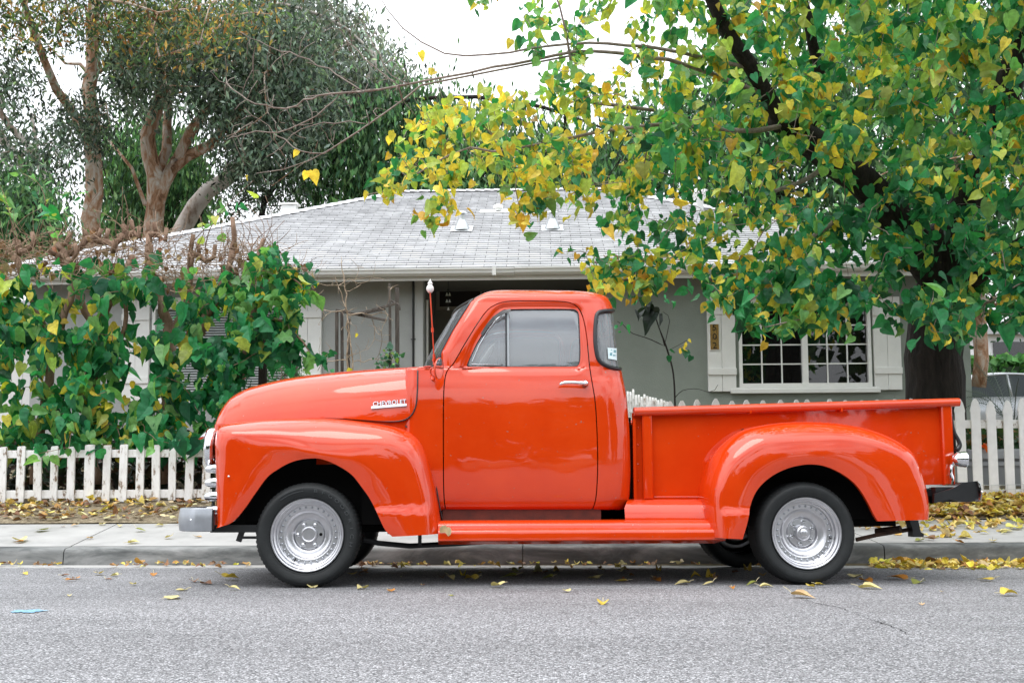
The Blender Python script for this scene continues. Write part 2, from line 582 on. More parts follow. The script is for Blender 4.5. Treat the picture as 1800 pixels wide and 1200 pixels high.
M['grey_wood'] = ramp_mat('weathered_grey_wood', [(.3, (.05, .042, .036)), (.7, (.17, .15, .135))], 14, .9, stretch=(3, 3, .3), bump=.5)
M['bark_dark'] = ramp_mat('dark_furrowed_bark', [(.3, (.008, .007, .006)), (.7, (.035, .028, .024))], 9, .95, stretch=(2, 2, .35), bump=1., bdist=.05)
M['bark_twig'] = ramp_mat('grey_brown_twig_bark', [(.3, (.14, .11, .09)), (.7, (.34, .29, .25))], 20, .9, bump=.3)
M['bark_pollard'] = ramp_mat('brown_pollard_bark', [(.3, (.12, .07, .045)), (.55, (.26, .17, .12)), (.75, (.38, .28, .21))], 12, .9, stretch=(1, 1, .5), bump=.5, bdist=.02)
M['bark_euc'] = ramp_mat('peeling_eucalyptus_bark', [(.36, (.13, .065, .035)), (.47, (.34, .19, .11)), (.54, (.42, .33, .26)), (.66, (.52, .48, .43))], 4.5, .85, stretch=(1, 1, .45), bump=.4, bdist=.03, distort=1.)
M['bark_pale'] = ramp_mat('pale_smooth_bark', [(.35, (.20, .14, .10)), (.48, (.46, .41, .37)), (.7, (.56, .53, .50))], 3.6, .8, stretch=(1, 1, .5), bump=.2)
M['straw'] = ramp_mat('dry_straw', [(.3, (.22, .15, .10)), (.7, (.50, .41, .31))], 30, .9, bump=0)
M['twig_brown'] = ramp_mat('brown_dead_twig', [(.3, (.16, .09, .055)), (.7, (.42, .31, .22))], 26, .9, bump=0)
M['leaf'] = leaf_mat('mulberry_leaf', .42, .42)
M['litter_leaf'] = leaf_mat('fallen_leaf', .6, .12)
M['far_leaf'] = leaf_mat('far_foliage', .6, .3, .25)

# ================================================================== SETTING
RX, RY = -1.37, 6.48                 # contact point of the near front wheel
YK = 8.61                            # kerb face
def zroad(x, y):
    y = np.asarray(y, float)
    z = np.where(y > 5.2, -.0559 * (y - RY), .0559 * (RY - 5.2) + .018 * (5.2 - y))
    z = np.where(y < -2, .0559 * (RY - 5.2) + .018 * 7.2 - .02 * (-2 - y), z)
    return z - .004 * (np.asarray(x) + 1.37) * np.clip((y - 2) / 3, 0, 1) * (np.abs(x) < 12)
Z_GUT = float(zroad(-.5, YK))
Z_KERB = Z_GUT + .135
YS = 10.0                            # back of the sidewalk
Z_WALK = Z_KERB + .075
def zyard(y):
    return np.interp(y, [YK, YK + .16, YS, 10.35, 10.8, 13, 15.6, 40, 400], [Z_KERB, Z_KERB + .004, Z_WALK, Z_WALK + .045, .215, .36, .47, .7, 1.0])

# one ground sheet to the horizon (under everything)
a = Acc()
ys = [-400, -60, -12, -9.5, 0, 5, 8.2, 8.75, 9.97, 10.0, 10.2, 10.35, 10.6, 10.8, 11.5, 13, 15, 18, 25, 60, 400]
xs = np.concatenate([[-400, -60], np.linspace(-14, 14, 57), [60, 400]])
G = []
for y in ys:
    row = []
    for x in xs:
        if y < 8.7: z = float(zroad(x, max(y, -12))) - .12
        elif y < 10: z = float(zyard(y)) - .10
        else: z = float(zyard(y)) + (.012 * math.sin(x * 7 + y * 9) + .01 * math.sin(x * 17.3) if y < 16 else 0)
        row.append((x, y, z))
    G.append(row)
tag(a.grid(G).build('ground', M['grass_soil'], smooth=True), kind='structure')

a = Acc()
ysr = [-9.4, -2, 0, 2, 3, 4, 4.6, 5.2, 6, 7, 8.16]
xr = np.concatenate([[-60, -30], np.linspace(-12, 12, 25), [30, 60]])
a.grid([[(x, y, float(zroad(x, y)) + (0.008 if y == 8.16 else .006)) for x in xr] for y in ysr])
# ragged front edge of the asphalt at the gutter
a.grid([[(x, 8.16 + .012 * math.sin(x * 23) + .01 * math.sin(x * 61 + 1), float(zroad(x, 8.16)) + .008) for x in np.linspace(-12, 12, 300)],
        [(x, 8.175 + .012 * math.sin(x * 23) + .01 * math.sin(x * 61 + 1), float(zroad(x, 8.17)) - .012) for x in np.linspace(-12, 12, 300)]])
road = tag(a.build('road', M['asphalt']), kind='structure')

a = Acc()
for x0, x1 in ((-12, -4.3), (-4.29, -.16), (-.15, 2.62), (2.63, 12)):
    a.grid([[(x, y, float(zroad(x, y)) - (.004 if y < 8.3 else 0)) for x in np.linspace(x0, x1, 12)] for y in (8.1, 8.3, YK + .02)])
tag(a.build('gutter', M['concrete']), kind='structure')

# kerb: blocks with a rounded nose
a = Acc()
ends = [-14, -7.2, -3.72, -.155, 2.60, 6.2, 14]
for x0, x1 in zip(ends[:-1], ends[1:]):
    zz = lambda x: float(zroad(x, YK))
    prof = [(YK + .002, -.06), (YK, .0), (YK + .012, .105), (YK + .02, .122), (YK + .034, .132), (YK + .05, .135), (YK + .158, .139)]
    xsn = np.linspace(x0 + .004, x1 - .004, 20)
    a.grid([[(x, y, Z_GUT + h if h > .05 else zz(x) + h) for x in xsn] for y, h in prof])
    for xe in (x0 + .004, x1 - .004):
        a.add([(xe, y, Z_GUT + h) for y, h in prof] + [(xe, YK + .158, Z_GUT - .06)], [tuple(range(len(prof) + 1))])
tag(a.build('kerb', M['kerb'], smooth=True, angle=40), kind='structure')

# sidewalk slabs; their joints run a little askew, as poured
a = Acc()
jx = [-14, -9.2, -6.4, -3.73, -.155, 2.60, 6.2, 14]
sk = -.10
for x0, x1 in zip(jx[:-1], jx[1:]):
    g = .006
    def q(x, y): return (x + sk * (y - YK - .16) / 1.2, y, Z_KERB + .005 + (Z_WALK - Z_KERB - .003) * (y - YK - .16) / (YS - YK - .16))
    top = [[q(x, y) for x in np.linspace(x0 + g, x1 - g, 10)] for y in (YK + .162, 9.3, YS)]
    a.grid(top)
    e = [q(x1 - g, y) for y in (YK + .162, 9.3, YS)]
    a.grid([e, [(x, y, z - .05) for x, y, z in e]])
    e = [q(x0 + g, y) for y in (YK + .162, 9.3, YS)]
    a.grid([e, [(x, y, z - .05) for x, y, z in e]])
    e = [q(x, YS) for x in (x0 + g, x1 - g)]
    a.grid([e, [(x, y, z - .05) for x, y, z in e]])
tag(a.build('sidewalk', M['concrete']), kind='structure')

# verge strip between sidewalk and fence: dry soil
a = Acc()
vx = np.linspace(-14, 14, 240)
vr = np.random.default_rng(3)
rows = []
for y in (10.005, 10.08, 10.2, 10.35, 10.5, 10.65, 10.8, 11.0, 11.3):
    rows.append([(x, y, float(zyard(y)) + .012 + .012 * math.sin(x * 7 + y * 9) * (y > 10.1) + (vr.random() * .016 if y > 10.05 else 0)) for x in vx])
tag(a.grid(rows).build('verge', M['soil'], smooth=True), kind='structure')

# faint marks on the road
a = Acc()
pts = [P(x, y, 1) for x, y in ((1375, 1040), (1420, 1055), (1450, 1062), (1480, 1068), (1515, 1082), (1545, 1092), (1575, 1102), (1605, 1118))]
def on_road(px, py, lift=0.0):
    d = ray(px, py)
    t = 5.0
    for _ in range(40):
        p = CAM_O + d * t
        zr = float(zroad(p.x, p.y)) + .006 + lift
        t *= (CAM_H - zr) / (CAM_H - p.z)
    p = CAM_O + d * t
    return p
cr = [on_road(x, y, .003) for x, y in ((1375, 1040), (1420, 1055), (1450, 1062), (1480, 1068), (1515, 1082), (1545, 1092), (1575, 1102), (1605, 1118))]
cr = spline([c[:] for c in cr], 8)
w = .004 + .003 * np.abs(np.sin(np.arange(len(cr)) * 1.7))
w[-6:] *= np.linspace(1, .1, 6)
jit = np.random.default_rng(5).normal(0, .006, len(cr))
L = [(p[0] + jit[i], p[1] - w[i], p[2]) for i, p in enumerate(cr)]
R_ = [(p[0] + jit[i], p[1] + w[i], p[2]) for i, p in enumerate(cr)]
tag(a.grid([L, R_]).build('road_crack', M['under']), kind='structure')
a = Acc()
c = on_road(50, 1073, .003)
M['blue_mark'] = simple('blue_utility_paint', (.17, .33, .45), .8, noise=.5, nscale=60)
an = np.linspace(0, 2 * math.pi, 40, endpoint=False)
rr = 1 + .18 * np.sin(an * 5 + 1) + .1 * np.sin(an * 11)
a.add([(c.x + .075 * r * math.cos(t), c.y + .055 * r * math.sin(t), float(zroad(c.x, c.y + .055 * math.sin(t))) + .010) for r, t in zip(rr, an)], [tuple(range(40))])
tag(a.build('road_marking', M['blue_mark']), kind='structure')

# ================================================================== HOUSE
house = tag(empty('house', (0, 15.6, .4)), 'low grey green stucco house with a hipped white shingle roof behind the picket fence', 'house')
YW, YE, YRG = 15.6, 15.1, 20.3
XR = P(1705, 600, YW).x
xl, xrg = P(705, 337, YRG).x, P(1065, 337, YRG).x
ZRG = P(900, 337, YRG).z
ZE = P(850, 470, YE).z
run = YRG - YE
XL_E, XR_E = xl - run, max(xrg + run, XR + .25)
ZB = .3
wt = P(900, 484, YW).z + .05
def X(px, Y=YW): return P(px, 600, Y).x
def Z(py, Y=YW, px=900): return P(px, py, Y).z
w1 = dict(x0=X(1298), x1=X(1530), z0=Z(680, px=1400), z1=Z(531, px=1400))         # window beside the big tree
w2 = dict(x0=X(268), x1=X(512), z0=Z(698, px=400), z1=Z(535, px=400))       # window behind the mulberries
xe0, xe1 = X(745), X(1046)
ze = Z(486)
# wall with real openings, 0.2 thick
a = Acc()
def wall_rect(x0, x1, z0, z1): a.box2((x0, YW, z0), (x1, YW + .2, z1))
def wall_open(x0, x1, w):
    wall_rect(x0, w['x0'], ZB, wt); wall_rect(w['x1'], x1, ZB, wt)
    wall_rect(w['x0'], w['x1'], ZB, w['z0']); wall_rect(w['x0'], w['x1'], w['z1'], wt)
XLW = XL_E + .5
wall_open(XLW, xe0, w2)
a.box2((XLW, YW + .201, ZB), (XLW + .2, 25, wt))
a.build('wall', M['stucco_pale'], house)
a = Acc()
wall_open(xe1, XR, w1)
a.box2((xe0, YW, ze), (xe1, YW + .2, wt))
a.box2((XR - .2, YW + .201, ZB), (XR, 25, wt))
a.box2((XLW, 25, ZB), (XR, 25.2, wt))
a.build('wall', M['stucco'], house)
a = Acc()
a.box2((xe0 - .12, YW + .201, ZB), (xe0 - .002, YW + 1.7, wt)); a.box2((xe1 + .002, YW + .201, ZB), (xe1 + .12, YW + 1.7, wt))
a.box2((xe0 - .12, YW + 1.702, ZB), (xe1 + .12, YW + 1.8, wt))
a.box2((xe0, YW + .21, wt - .06), (xe1, YW + 1.7, wt))
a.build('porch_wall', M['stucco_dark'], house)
a = Acc()
a.box2((xe0 + .0, YW - .4, .3), (xe1, YW + 1.7, .52)).build('porch_floor', M['concrete'], house)
# rooms behind the windows
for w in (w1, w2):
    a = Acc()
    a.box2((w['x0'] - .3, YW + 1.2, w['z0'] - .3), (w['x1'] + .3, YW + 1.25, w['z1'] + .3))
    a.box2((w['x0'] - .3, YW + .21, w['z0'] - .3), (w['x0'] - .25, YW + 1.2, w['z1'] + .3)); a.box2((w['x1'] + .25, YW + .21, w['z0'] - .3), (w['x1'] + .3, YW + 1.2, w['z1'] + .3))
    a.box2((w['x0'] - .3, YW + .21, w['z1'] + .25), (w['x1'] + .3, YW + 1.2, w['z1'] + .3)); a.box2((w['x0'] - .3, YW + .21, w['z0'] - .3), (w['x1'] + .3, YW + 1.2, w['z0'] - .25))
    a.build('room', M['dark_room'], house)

# roof: courses of shingles lapped over each other
def roof_mat():
    m, nt, b = mat_new('white_grey_shingles')
    uv = N(nt, 'ShaderNodeUVMap')
    br = N(nt, 'ShaderNodeTexBrick')
    br.offset = .5; br.inputs['Scale'].default_value = 1.
    br.inputs['Brick Width'].default_value = .31; br.inputs['Row Height'].default_value = .13
    br.inputs['Mortar Size'].default_value = .0045; br.inputs['Mortar Smooth'].default_value = .1
    br.inputs['Color1'].default_value = (.52, .52, .53, 1); br.inputs['Color2'].default_value = (.60, .60, .61, 1)
    br.inputs['Mortar'].default_value = (.15, .15, .15, 1)
    nt.links.new(uv.outputs[0], br.inputs['Vector'])
    t = N(nt, 'ShaderNodeTexNoise', Scale=1.4, Detail=9., Roughness=.7)
    nt.links.new(uv.outputs[0], t.inputs['Vector'])
    r = N(nt, 'ShaderNodeMapRange')
    r.inputs['From Min'].default_value = .3; r.inputs['From Max'].default_value = .7
    r.inputs['To Min'].default_value = .86; r.inputs['To Max'].default_value = 1.08
    nt.links.new(t.outputs[0], r.inputs[0])
    sc = N(nt, 'ShaderNodeVectorMath', operation='SCALE')
    nt.links.new(br.outputs['Color'], sc.inputs[0]); nt.links.new(r.outputs[0], sc.inputs['Scale'])
    nt.links.new(sc.outputs[0], b.inputs['Base Color'])
    b.inputs['Roughness'].default_value = .9
    b.inputs['Specular IOR Level'].default_value = .2
    return m
M['shingle'] = roof_mat()
def roof_obj():
    bm = bmesh.new()
    uvl = bm.loops.layers.uv.new('UVMap')
    slope_len = math.hypot(run, ZRG - ZE)
    nc = int(slope_len / .13)
    rg = random.Random(4)
    def plane(e0, e1, r0, r1, seg):
        e0, e1, r0, r1 = map(Vector, (e0, e1, r0, r1))
        nrm = (e1 - e0).cross(r0 - e0).normalized()
        if nrm.z < 0: nrm = -nrm
        for i in range(nc):
            t0, t1 = i / nc, (i + 1) / nc
            rows = []
            for t, lift in ((t0, .022), (t1, .003)):
                p, q = e0.lerp(r0, t), e1.lerp(r1, t)
                rows.append([p.lerp(q, k / seg) + nrm * (lift + (rg.random() * .006 if lift > .01 else 0)) for k in range(seg + 1)])
            under = [v - nrm * (.019) for v in rows[0]]
            for A_, B_, sh in ((rows[0], rows[1], 0), (under, rows[0], .02)):
                va = [bm.verts.new(v) for v in A_]; vb = [bm.verts.new(v) for v in B_]
                for k in range(seg):
                    f = bm.faces.new((va[k], va[k + 1], vb[k + 1], vb[k]))
                    ax = 0 if abs(e1.x - e0.x) > abs(e1.y - e0.y) else 1
                    cs = [(va[k].co[ax], i * .13 + .004 + sh * 0), (va[k + 1].co[ax], i * .13 + .004), (vb[k + 1].co[ax], i * .13 + .127), (vb[k].co[ax], i * .13 + .127)]
                    if sh: cs = [(c[0], i * .13 + .06) for c in cs]
                    for l, c in zip(f.loops, cs): l[uvl].uv = c
    e, y2 = ZE, YRG + run
    plane((XL_E, YE, e), (XR_E, YE, e), (xl, YRG, ZRG), (xrg, YRG, ZRG), 60)
    plane((XR_E, YE, e), (XR_E, y2, e), (xrg, YRG, ZRG), (xrg, YRG + .001, ZRG), 10)
    plane((XL_E, y2, e), (XL_E, YE, e), (xl, YRG + .001, ZRG), (xl, YRG, ZRG), 10)
    plane((XR_E, y2, e), (XL_E, y2, e), (xrg, YRG, ZRG), (xl, YRG, ZRG), 10)
    # soffit
    vs_ = [bm.verts.new(v) for v in ((XL_E, YE, e - .03), (XR_E, YE, e - .03), (XR_E, y2, e - .03), (XL_E, y2, e - .03))]
    bm.faces.new(vs_)
    bmesh.ops.recalc_face_normals(bm, faces=bm.faces)
    me = bpy.data.meshes.new('roof'); bm.to_mesh(me); bm.free()
    return link_mesh('roof', me, M['shingle'], house)
roof = roof_obj()
# ridge and hip caps
a = Acc()
def caps(p, q, n):
    p, q = Vector(p), Vector(q)
    for i in range(n):
        s_, e_ = p.lerp(q, i / n), p.lerp(q, (i + 1) / n)
        d = (q - p).normalized(); side = d.cross(Vector((0, 0, 1))).normalized()
        l0, l1 = .030, .014
        r0 = [s_ + side * k * .11 + Vector((0, 0, l0 + .035 - abs(k) * .055)) for k in (-1, 0, 1)]
        r1 = [e_ + d * .03 + side * k * .11 + Vector((0, 0, l1 + .035 - abs(k) * .055)) for k in (-1, 0, 1)]
        a.grid([r0, r1])
        a.grid([r0, [v - Vector((0, 0, .02)) for v in r0]])
caps((XL_E, YE, ZE), (xl, YRG, ZRG), 42); caps((XR_E, YE, ZE), (xrg, YRG, ZRG), 42); caps((xl, YRG, ZRG), (xrg, YRG, ZRG), 22)
a.build('ridge_cap', M['shingle_cap'] if 'shingle_cap' in M else simple('ridge_shingle', (.56, .56, .57), .9, noise=.1), roof)
# gutter and fascia
a = Acc()
prof = [(YE + .02, ZE - .015), (YE - .115, ZE - .015), (YE - .115, ZE - .035), (YE - .10, ZE - .05), (YE - .09, ZE - .085), (YE - .05, ZE - .115), (YE + .02, ZE - .115)]
a.grid([[(XL_E - .02, y, z), (X(905, YE), y, z - .002)] for y, z in prof])
a.grid([[(X(905.5, YE), y, z + .004), (XR_E + .02, y, z + .014)] for y, z in prof])
a.box((X(870, YE), YE - .047, ZE - .065), (.05, .15, .115))
a.box((X(1150, YE), YE - .047, ZE - .058), (.05, .15, .115))
a.build('rain_gutter', M['trim'], house)
a = Acc().box2((XL_E + .02, YE + .03, ZE - .17), (XR_E - .02, YE + .055, ZE - .02)); a.build('fascia_board', M['trim'], house)
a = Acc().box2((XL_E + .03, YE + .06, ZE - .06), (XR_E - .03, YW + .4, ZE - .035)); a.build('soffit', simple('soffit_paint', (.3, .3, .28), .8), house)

def window(w, blind=False):
    x0, x1, z0, z1 = w['x0'], w['x1'], w['z0'], w['z1']
    f = .045
    a = Acc()
    a.box2((x0, YW - .035, z0), (x0 + f, YW + .1, z1)); a.box2((x1 - f, YW - .035, z0), (x1, YW + .1, z1))
    a.box2((x0 + f, YW - .033, z1 - f * 1.3), (x1 - f, YW + .1, z1)); a.box2((x0 + f, YW - .033, z0), (x1 - f, YW + .1, z0 + f * 1.2))
    fr = a.build('window', M['trim_white'], house)
    if not blind:
        xm = (x0 + x1) / 2 + .0
        Acc().box2((xm - .04, YW - .028, z0 + f * 1.2), (xm + .04, YW + .08, z1 - f * 1.3)).build('meeting_rail', M['trim_white'], fr)
        a = Acc()
        for s0, s1 in ((x0 + f, xm - .04), (xm + .04, x1 - f)):
            for k in (1, 2):
                xx = s0 + (s1 - s0) * k / 3
                a.box2((xx - .009, YW + .012, z0 + f * 1.2), (xx + .009, YW + .03, z1 - f * 1.3))
            for k in (1, 2, 3):
                zz = z0 + f * 1.2 + (z1 - z0 - f * 2.5) * k / 4
                a.box2((s0, YW + .014, zz - .009), (s1, YW + .028, zz + .009))
        a.build('muntin', M['trim_white'], fr)
        for s0, s1 in ((x0 + f, xm - .04), (xm + .04, x1 - f)):
            Acc().box2((s0, YW + .034, z0 + f * 1.2), (s1, YW + .040, z1 - f * 1.3)).build('pane', M['house_glass'], fr)
        # curtains drawn to the sides, a plank leaning inside
        for c0, c1 in ((x0 + .04, x0 + .22), (xm - .35, xm - .12), (x1 - .2, x1 - .06)):
            xx = np.linspace(c0, c1, 30)
            Acc().grid([[(x, YW + .28 + .03 * math.sin(x * 90), z) for x in xx] for z in (z0, z1)]).build('curtain', M['curtain'], fr)
        Acc().box2((x1 - .115, YW + .16, z0), (x1 - .09, YW + .19, z1 - .25)).build('lath', simple('bare_lath', (.35, .22, .1), .7), fr)
    else:
        n = 34
        for k in range(n):
            zz = z0 + f + (z1 - z0 - 2 * f) * (k + .5) / n
            c, s = math.cos(rad(38)), math.sin(rad(38))
            Rm = [[1, 0, 0], [0, c, -s], [0, s, c]]
            if k == 0: a = Acc()
            a.box(((x0 + x1) / 2, YW + .03, zz), (x1 - x0 - 2 * f, .040, .003), R=Rm)
        a.build('louvre', M['louvre'], fr)
        Acc().box2((x0 + f, YW + .07, z0 + f), (x1 - f, YW + .075, z1 - f)).build('pane', M['house_glass'], fr)
    # head casing and sill
    a = Acc()
    a.box2((x0 - .07, YW - .03, z1 + .002), (x1 + .07, YW + .0, z1 + .075)); a.box2((x0 - .08, YW - .045, z1 + .077), (x1 + .08, YW, z1 + .10))
    a.build('head_casing', M['trim'], fr)
    a = Acc()
    a.box2((x0 - .13, YW - .075, z0 - .085), (x1 + .10, YW, z0 - .025), bev=.006); a.box2((x0 - .1, YW - .035, z0 - .024), (x1 + .08, YW, z0 - .001))
    a.build('sill', M['trim'], fr)
    return fr
window(w1); window(w2, blind=True)

def shutter(x0, x1, z0, z1):
    a = Acc()
    m = 2 if (x1 - x0) < .5 else 3
    for k in range(m):
        a.box2((x0 + (x1 - x0) * k / m + .002, YW - .045, z0), (x0 + (x1 - x0) * (k + 1) / m - .002, YW - .022, z1), bev=.003)
    a.box2((x0, YW - .0215, z0 + .01), (x1, YW - .001, z1 - .01))
    h = z1 - z0
    for zz in (z0 + h * .205, z1 - h * .17):
        a.box2((x0 - .004, YW - .066, zz - .045), (x1 + .004, YW - .046, zz + .045), bev=.004)
    return a.build('shutter', M['trim'], house)
s1 = shutter(X(1243), X(1292), Z(688, px=1270), Z(519, px=1270))
shutter(X(1534), X(1582), Z(685, px=1560), Z(522, px=1560))
shutter(X(216), X(264), Z(705, px=240), Z(528, px=240))
shutter(X(517), X(566), Z(700, px=540), Z(524, px=540))
# number plaque on the shutter
Zp0, Zp1 = Z(616, px=1254), Z(569, px=1254)
xp0, xp1 = X(1246), X(1264)
a = Acc(); a.box2((xp0, YW - .06, Zp0), (xp1, YW - .0455, Zp1), bev=.002)
pq = a.build('number_plaque', M['trim'], s1)
pq['label'] = 'tall narrow gold house number plaque reading 502'
def gold():
    m, nt, b = mat_new('gold_scroll_ground')
    tcn = N(nt, 'ShaderNodeTexCoord')
    wv = N(nt, 'ShaderNodeTexWave', Scale=22., Distortion=7.); wv.inputs['Detail'].default_value = 1.
    nt.links.new(tcn.outputs['Object'], wv.inputs['Vector'])
    cr = N(nt, 'ShaderNodeValToRGB')
    cr.color_ramp.elements[0].position = .35; cr.color_ramp.elements[0].color = (.05, .035, .02, 1)
    cr.color_ramp.elements[1].position = .5; cr.color_ramp.elements[1].color = (.42, .25, .05, 1)
    nt.links.new(wv.outputs[0], cr.inputs[0]); nt.links.new(cr.outputs[0], b.inputs['Base Color'])
    b.inputs['Roughness'].default_value = .4
    return m
Acc().box2((xp0 + .012, YW - .064, Zp0 + .012), (xp1 - .012, YW - .0605, Zp1 - .012)).build('plaque_ground', gold(), s1)
M['digit'] = simple('black_enamel_digit', (.01, .01, .01), .4)
tiles = simple('digit_tile', (.50, .30, .07), .4)
for k, ch in enumerate('502'):
    zc = Zp1 - (Zp1 - Zp0) * (k + .5) / 3 * 1.0
    me = text_mesh(ch, .125, .002)
    me.transform(Matrix.Translation(((xp0 + xp1) / 2, YW - .068, zc)) @ Matrix.Rotation(rad(90), 4, 'X'))
    link_mesh('digit', me, M['digit'], s1)

# pillar trim, down pipe and things in the porch
Acc().box2((X(729), YW - .03, ZB), (X(744), YW - .002, ze + .02), bev=.004).build('pillar_trim', M['trim'], house).data.materials[0] = simple('pillar_paint', (.42, .43, .42), .7)
a = Acc().tube([(X(727), YW - .035, ZB), (X(727), YW - .035, wt)], .016, 10)
a.box((X(727), YW - .03, Z(595)), (.07, .03, .012))
a.build('downpipe', M['black'], house)
a = Acc().tube([(X(747.5), YW + .25, ZB), (X(747.5), YW + .25, Z(522))], .02, 8)
a.build('porch_pole', M['trim'], house)
yb = YW + 1.70
M['porch_frame'] = simple('porch_frame_paint', (.24, .24, .2), .7)
def rect_frame(x0, x1, z0, z1, t):
    a = Acc()
    a.box2((x0 - t, yb - .04, z0 - t), (x0, yb, z1 + t)); a.box2((x1, yb - .04, z0 - t), (x1 + t, yb, z1 + t))
    a.box2((x0, yb - .04, z0 - t), (x1, yb, z0)); a.box2((x0, yb - .04, z1), (x1, yb, z1 + t))
    a.build('porch_window_frame', M['porch_frame'], house)
rect_frame(X(773, yb), X(845, yb), Z(538, yb), Z(507, yb), .05)
rect_frame(X(853, yb), X(925, yb), Z(538, yb), Z(507, yb), .05)
rect_frame(X(1010, yb), X(1052, yb), Z(640, yb), Z(502, yb), .04)
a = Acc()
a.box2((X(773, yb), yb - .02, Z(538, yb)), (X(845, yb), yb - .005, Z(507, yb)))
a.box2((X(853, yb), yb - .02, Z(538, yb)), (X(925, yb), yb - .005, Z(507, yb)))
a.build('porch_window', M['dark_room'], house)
chime = tag(empty('wind_chime', (X(785), YW + .3, Z(500))), 'string of small white bells hanging in the dark porch', 'wind chime')
a = Acc().tube([(X(785), YW + .3, wt), (X(785), YW + .3, Z(536))], .004, 5)
a.box((X(785), YW + .3, Z(511)), (.05, .01, .006)); a.box((X(785), YW + .3, Z(524)), (.05, .01, .006))
a.build('cord', M['black'], chime)
for dx, py in ((-2.5, 512), (2.5, 512), (-2.5, 524), (2.5, 524), (0, 538), (0, 503)):
    a = Acc().lathe([(.002, 0), (.008, -.012), (.012, -.03), (.021, -.045)], 14, M=Matrix.Translation((X(785 + dx), YW + .3, Z(py) + .03)) @ Matrix.Rotation(rad(90), 4, 'X'))
    a.build('bell', M['trim_white'] if py > 505 else M['black'], chime, smooth=True)

# pale board shed seen through the mulberries left of the house
shed = tag(empty('garden_shed', (XLW - 2.2, 16.4, .4)), 'pale board shed between the left mulberries and the house corner', 'shed')
for k in range(24):
    x = XLW - .15 - k * .17
    Acc().box2((x - .165, 16.4, .3), (x, 16.43, Z(530, 16.4) + .0), bev=.004).build('board', M['trim'], shed)
Acc().box2((XLW - 4.4, 16.3, Z(530, 16.4) + .002), (XLW, 18.4, Z(530, 16.4) + .08)).build('roof', M['galv'], shed)
# roof fittings
def on_roof(px, py):
    n = Vector((0, -(ZRG - ZE), run)).normalized()
    p0 = Vector((0, YE, ZE + .02))
    d = ray(px, py)
    t = (p0 - CAM_O).dot(n) / d.dot(n)
    return CAM_O + d * t
for px, py in ((812, 403), (971, 402)):
    p = on_roof(px, py)
    v = Acc().lathe([(.13, -.02), (.125, .01), (.062, .15), (.062, .15), (.055, .15), (.055, .235), (.05, .235)], 24, M=Matrix.Translation(p) @ Matrix.Rotation(rad(90), 4, 'X'))
    v.add([(p.x - .17, p.y - .17, p.z - .06), (p.x + .17, p.y - .17, p.z - .06), (p.x + .17, p.y + .17, p.z + .09), (p.x - .17, p.y + .17, p.z + .09)], [(0, 1, 2, 3)])
    vo = v.build('vent_pipe', M['galv'], roof, smooth=True, angle=35)
    Acc().lathe([(.0, .30), (.085, .265), (.10, .25), (.10, .24), (.0, .25)], 24, M=Matrix.Translation(p) @ Matrix.Rotation(rad(90), 4, 'X')).build('rain_cap', M['galv'], roof, smooth=True)
p = on_roof(876, 371)
a = Acc().lathe([(.05, 0), (.05, .05), (.085, .05), (.085, .09), (.03, .12), (0, .12)], 20, M=Matrix.Translation(p) @ Matrix.Rotation(rad(90), 4, 'X'))
a.box(p + Vector((-.06, 0, 0)), (.5, .25, .01), R=[[1, 0, 0], [0, .93, -.37], [0, .37, .93]])
a.build('low_vent', M['trim_white'], roof, smooth=True, angle=35)
p = P(1230, 345, 18.4)
a = Acc().lathe([(.06, -.5), (.06, -.06), (.12, -.05)], 18, M=Matrix.Translation(p) @ Matrix.Rotation(rad(90), 4, 'X'))
for k in range(18):
    t = 2 * math.pi * k / 18
    s = [(math.cos(t + u * .9) * r_, math.sin(t + u * .9) * r_, z_) for u, r_, z_ in ((0, .10, -.05), (.25, .15, .01), (.5, .16, .05), (.75, .13, .10), (1, .05, .135))]
    s2 = [(math.cos(t + u * .9 + .22) * r_ * .96, math.sin(t + u * .9 + .22) * r_ * .96, z_) for u, r_, z_ in ((0, .10, -.05), (.25, .15, .01), (.5, .16, .05), (.75, .13, .10), (1, .05, .135))]
    a.grid(np.array([s, s2]) + np.array(p))
a.lathe([(.06, .13), (.0, .16)], 18, M=Matrix.Translation(p) @ Matrix.Rotation(rad(90), 4, 'X'))
a.build('turbine_vent', M['trim_white'], roof, smooth=True)
p = P(510, 372, 20.5)
Acc().box(p, (.26, .2, .22), bev=.01).box(p + Vector((0, 0, .13)), (.34, .28, .03)).build('chimney', M['trim_white'], roof)

# ================================================================== FENCES
rgf = np.random.default_rng(11)
def picket_shape(w, h, style):
    if style == 'flat': return [(-w / 2, 0), (w / 2, 0), (w / 2, h - .01), (w / 2 - .012, h), (-w / 2 + .01, h - .004), (-w / 2, h - .014)]
    return [(-w / 2, 0), (w / 2, 0), (w / 2, h - .14), (w * .56, h - .115), (w / 2, h - .09), (w * .34, h - .035), (w * .14, h - .004), (0, h), (-w * .14, h - .004), (-w * .34, h - .035), (-w / 2, h - .09), (-w * .56, h - .115), (-w / 2, h - .14)]
def add_picket(parent, x, y, z0, h, w, style, mat, along='x', tilt=0.):
    a = Acc().prism(picket_shape(w, h, style), -.011, .011)
    o = a.build('picket', mat, None)
    o.parent = parent
    o.data.transform(Matrix.Rotation(tilt, 4, 'Y'))
    if along == 'y': o.data.transform(Matrix.Rotation(rad(90), 4, 'Z'))
    o.data.transform(Matrix.Translation(Vector((x, y, z0)) - parent.location))
    return o
YF = 10.8
fence_l = tag(empty('picket_fence', (P(190, 600, YF).x, YF, .2)), 'short flat topped white picket fence with badly peeling paint under the green mulberries', 'fence')
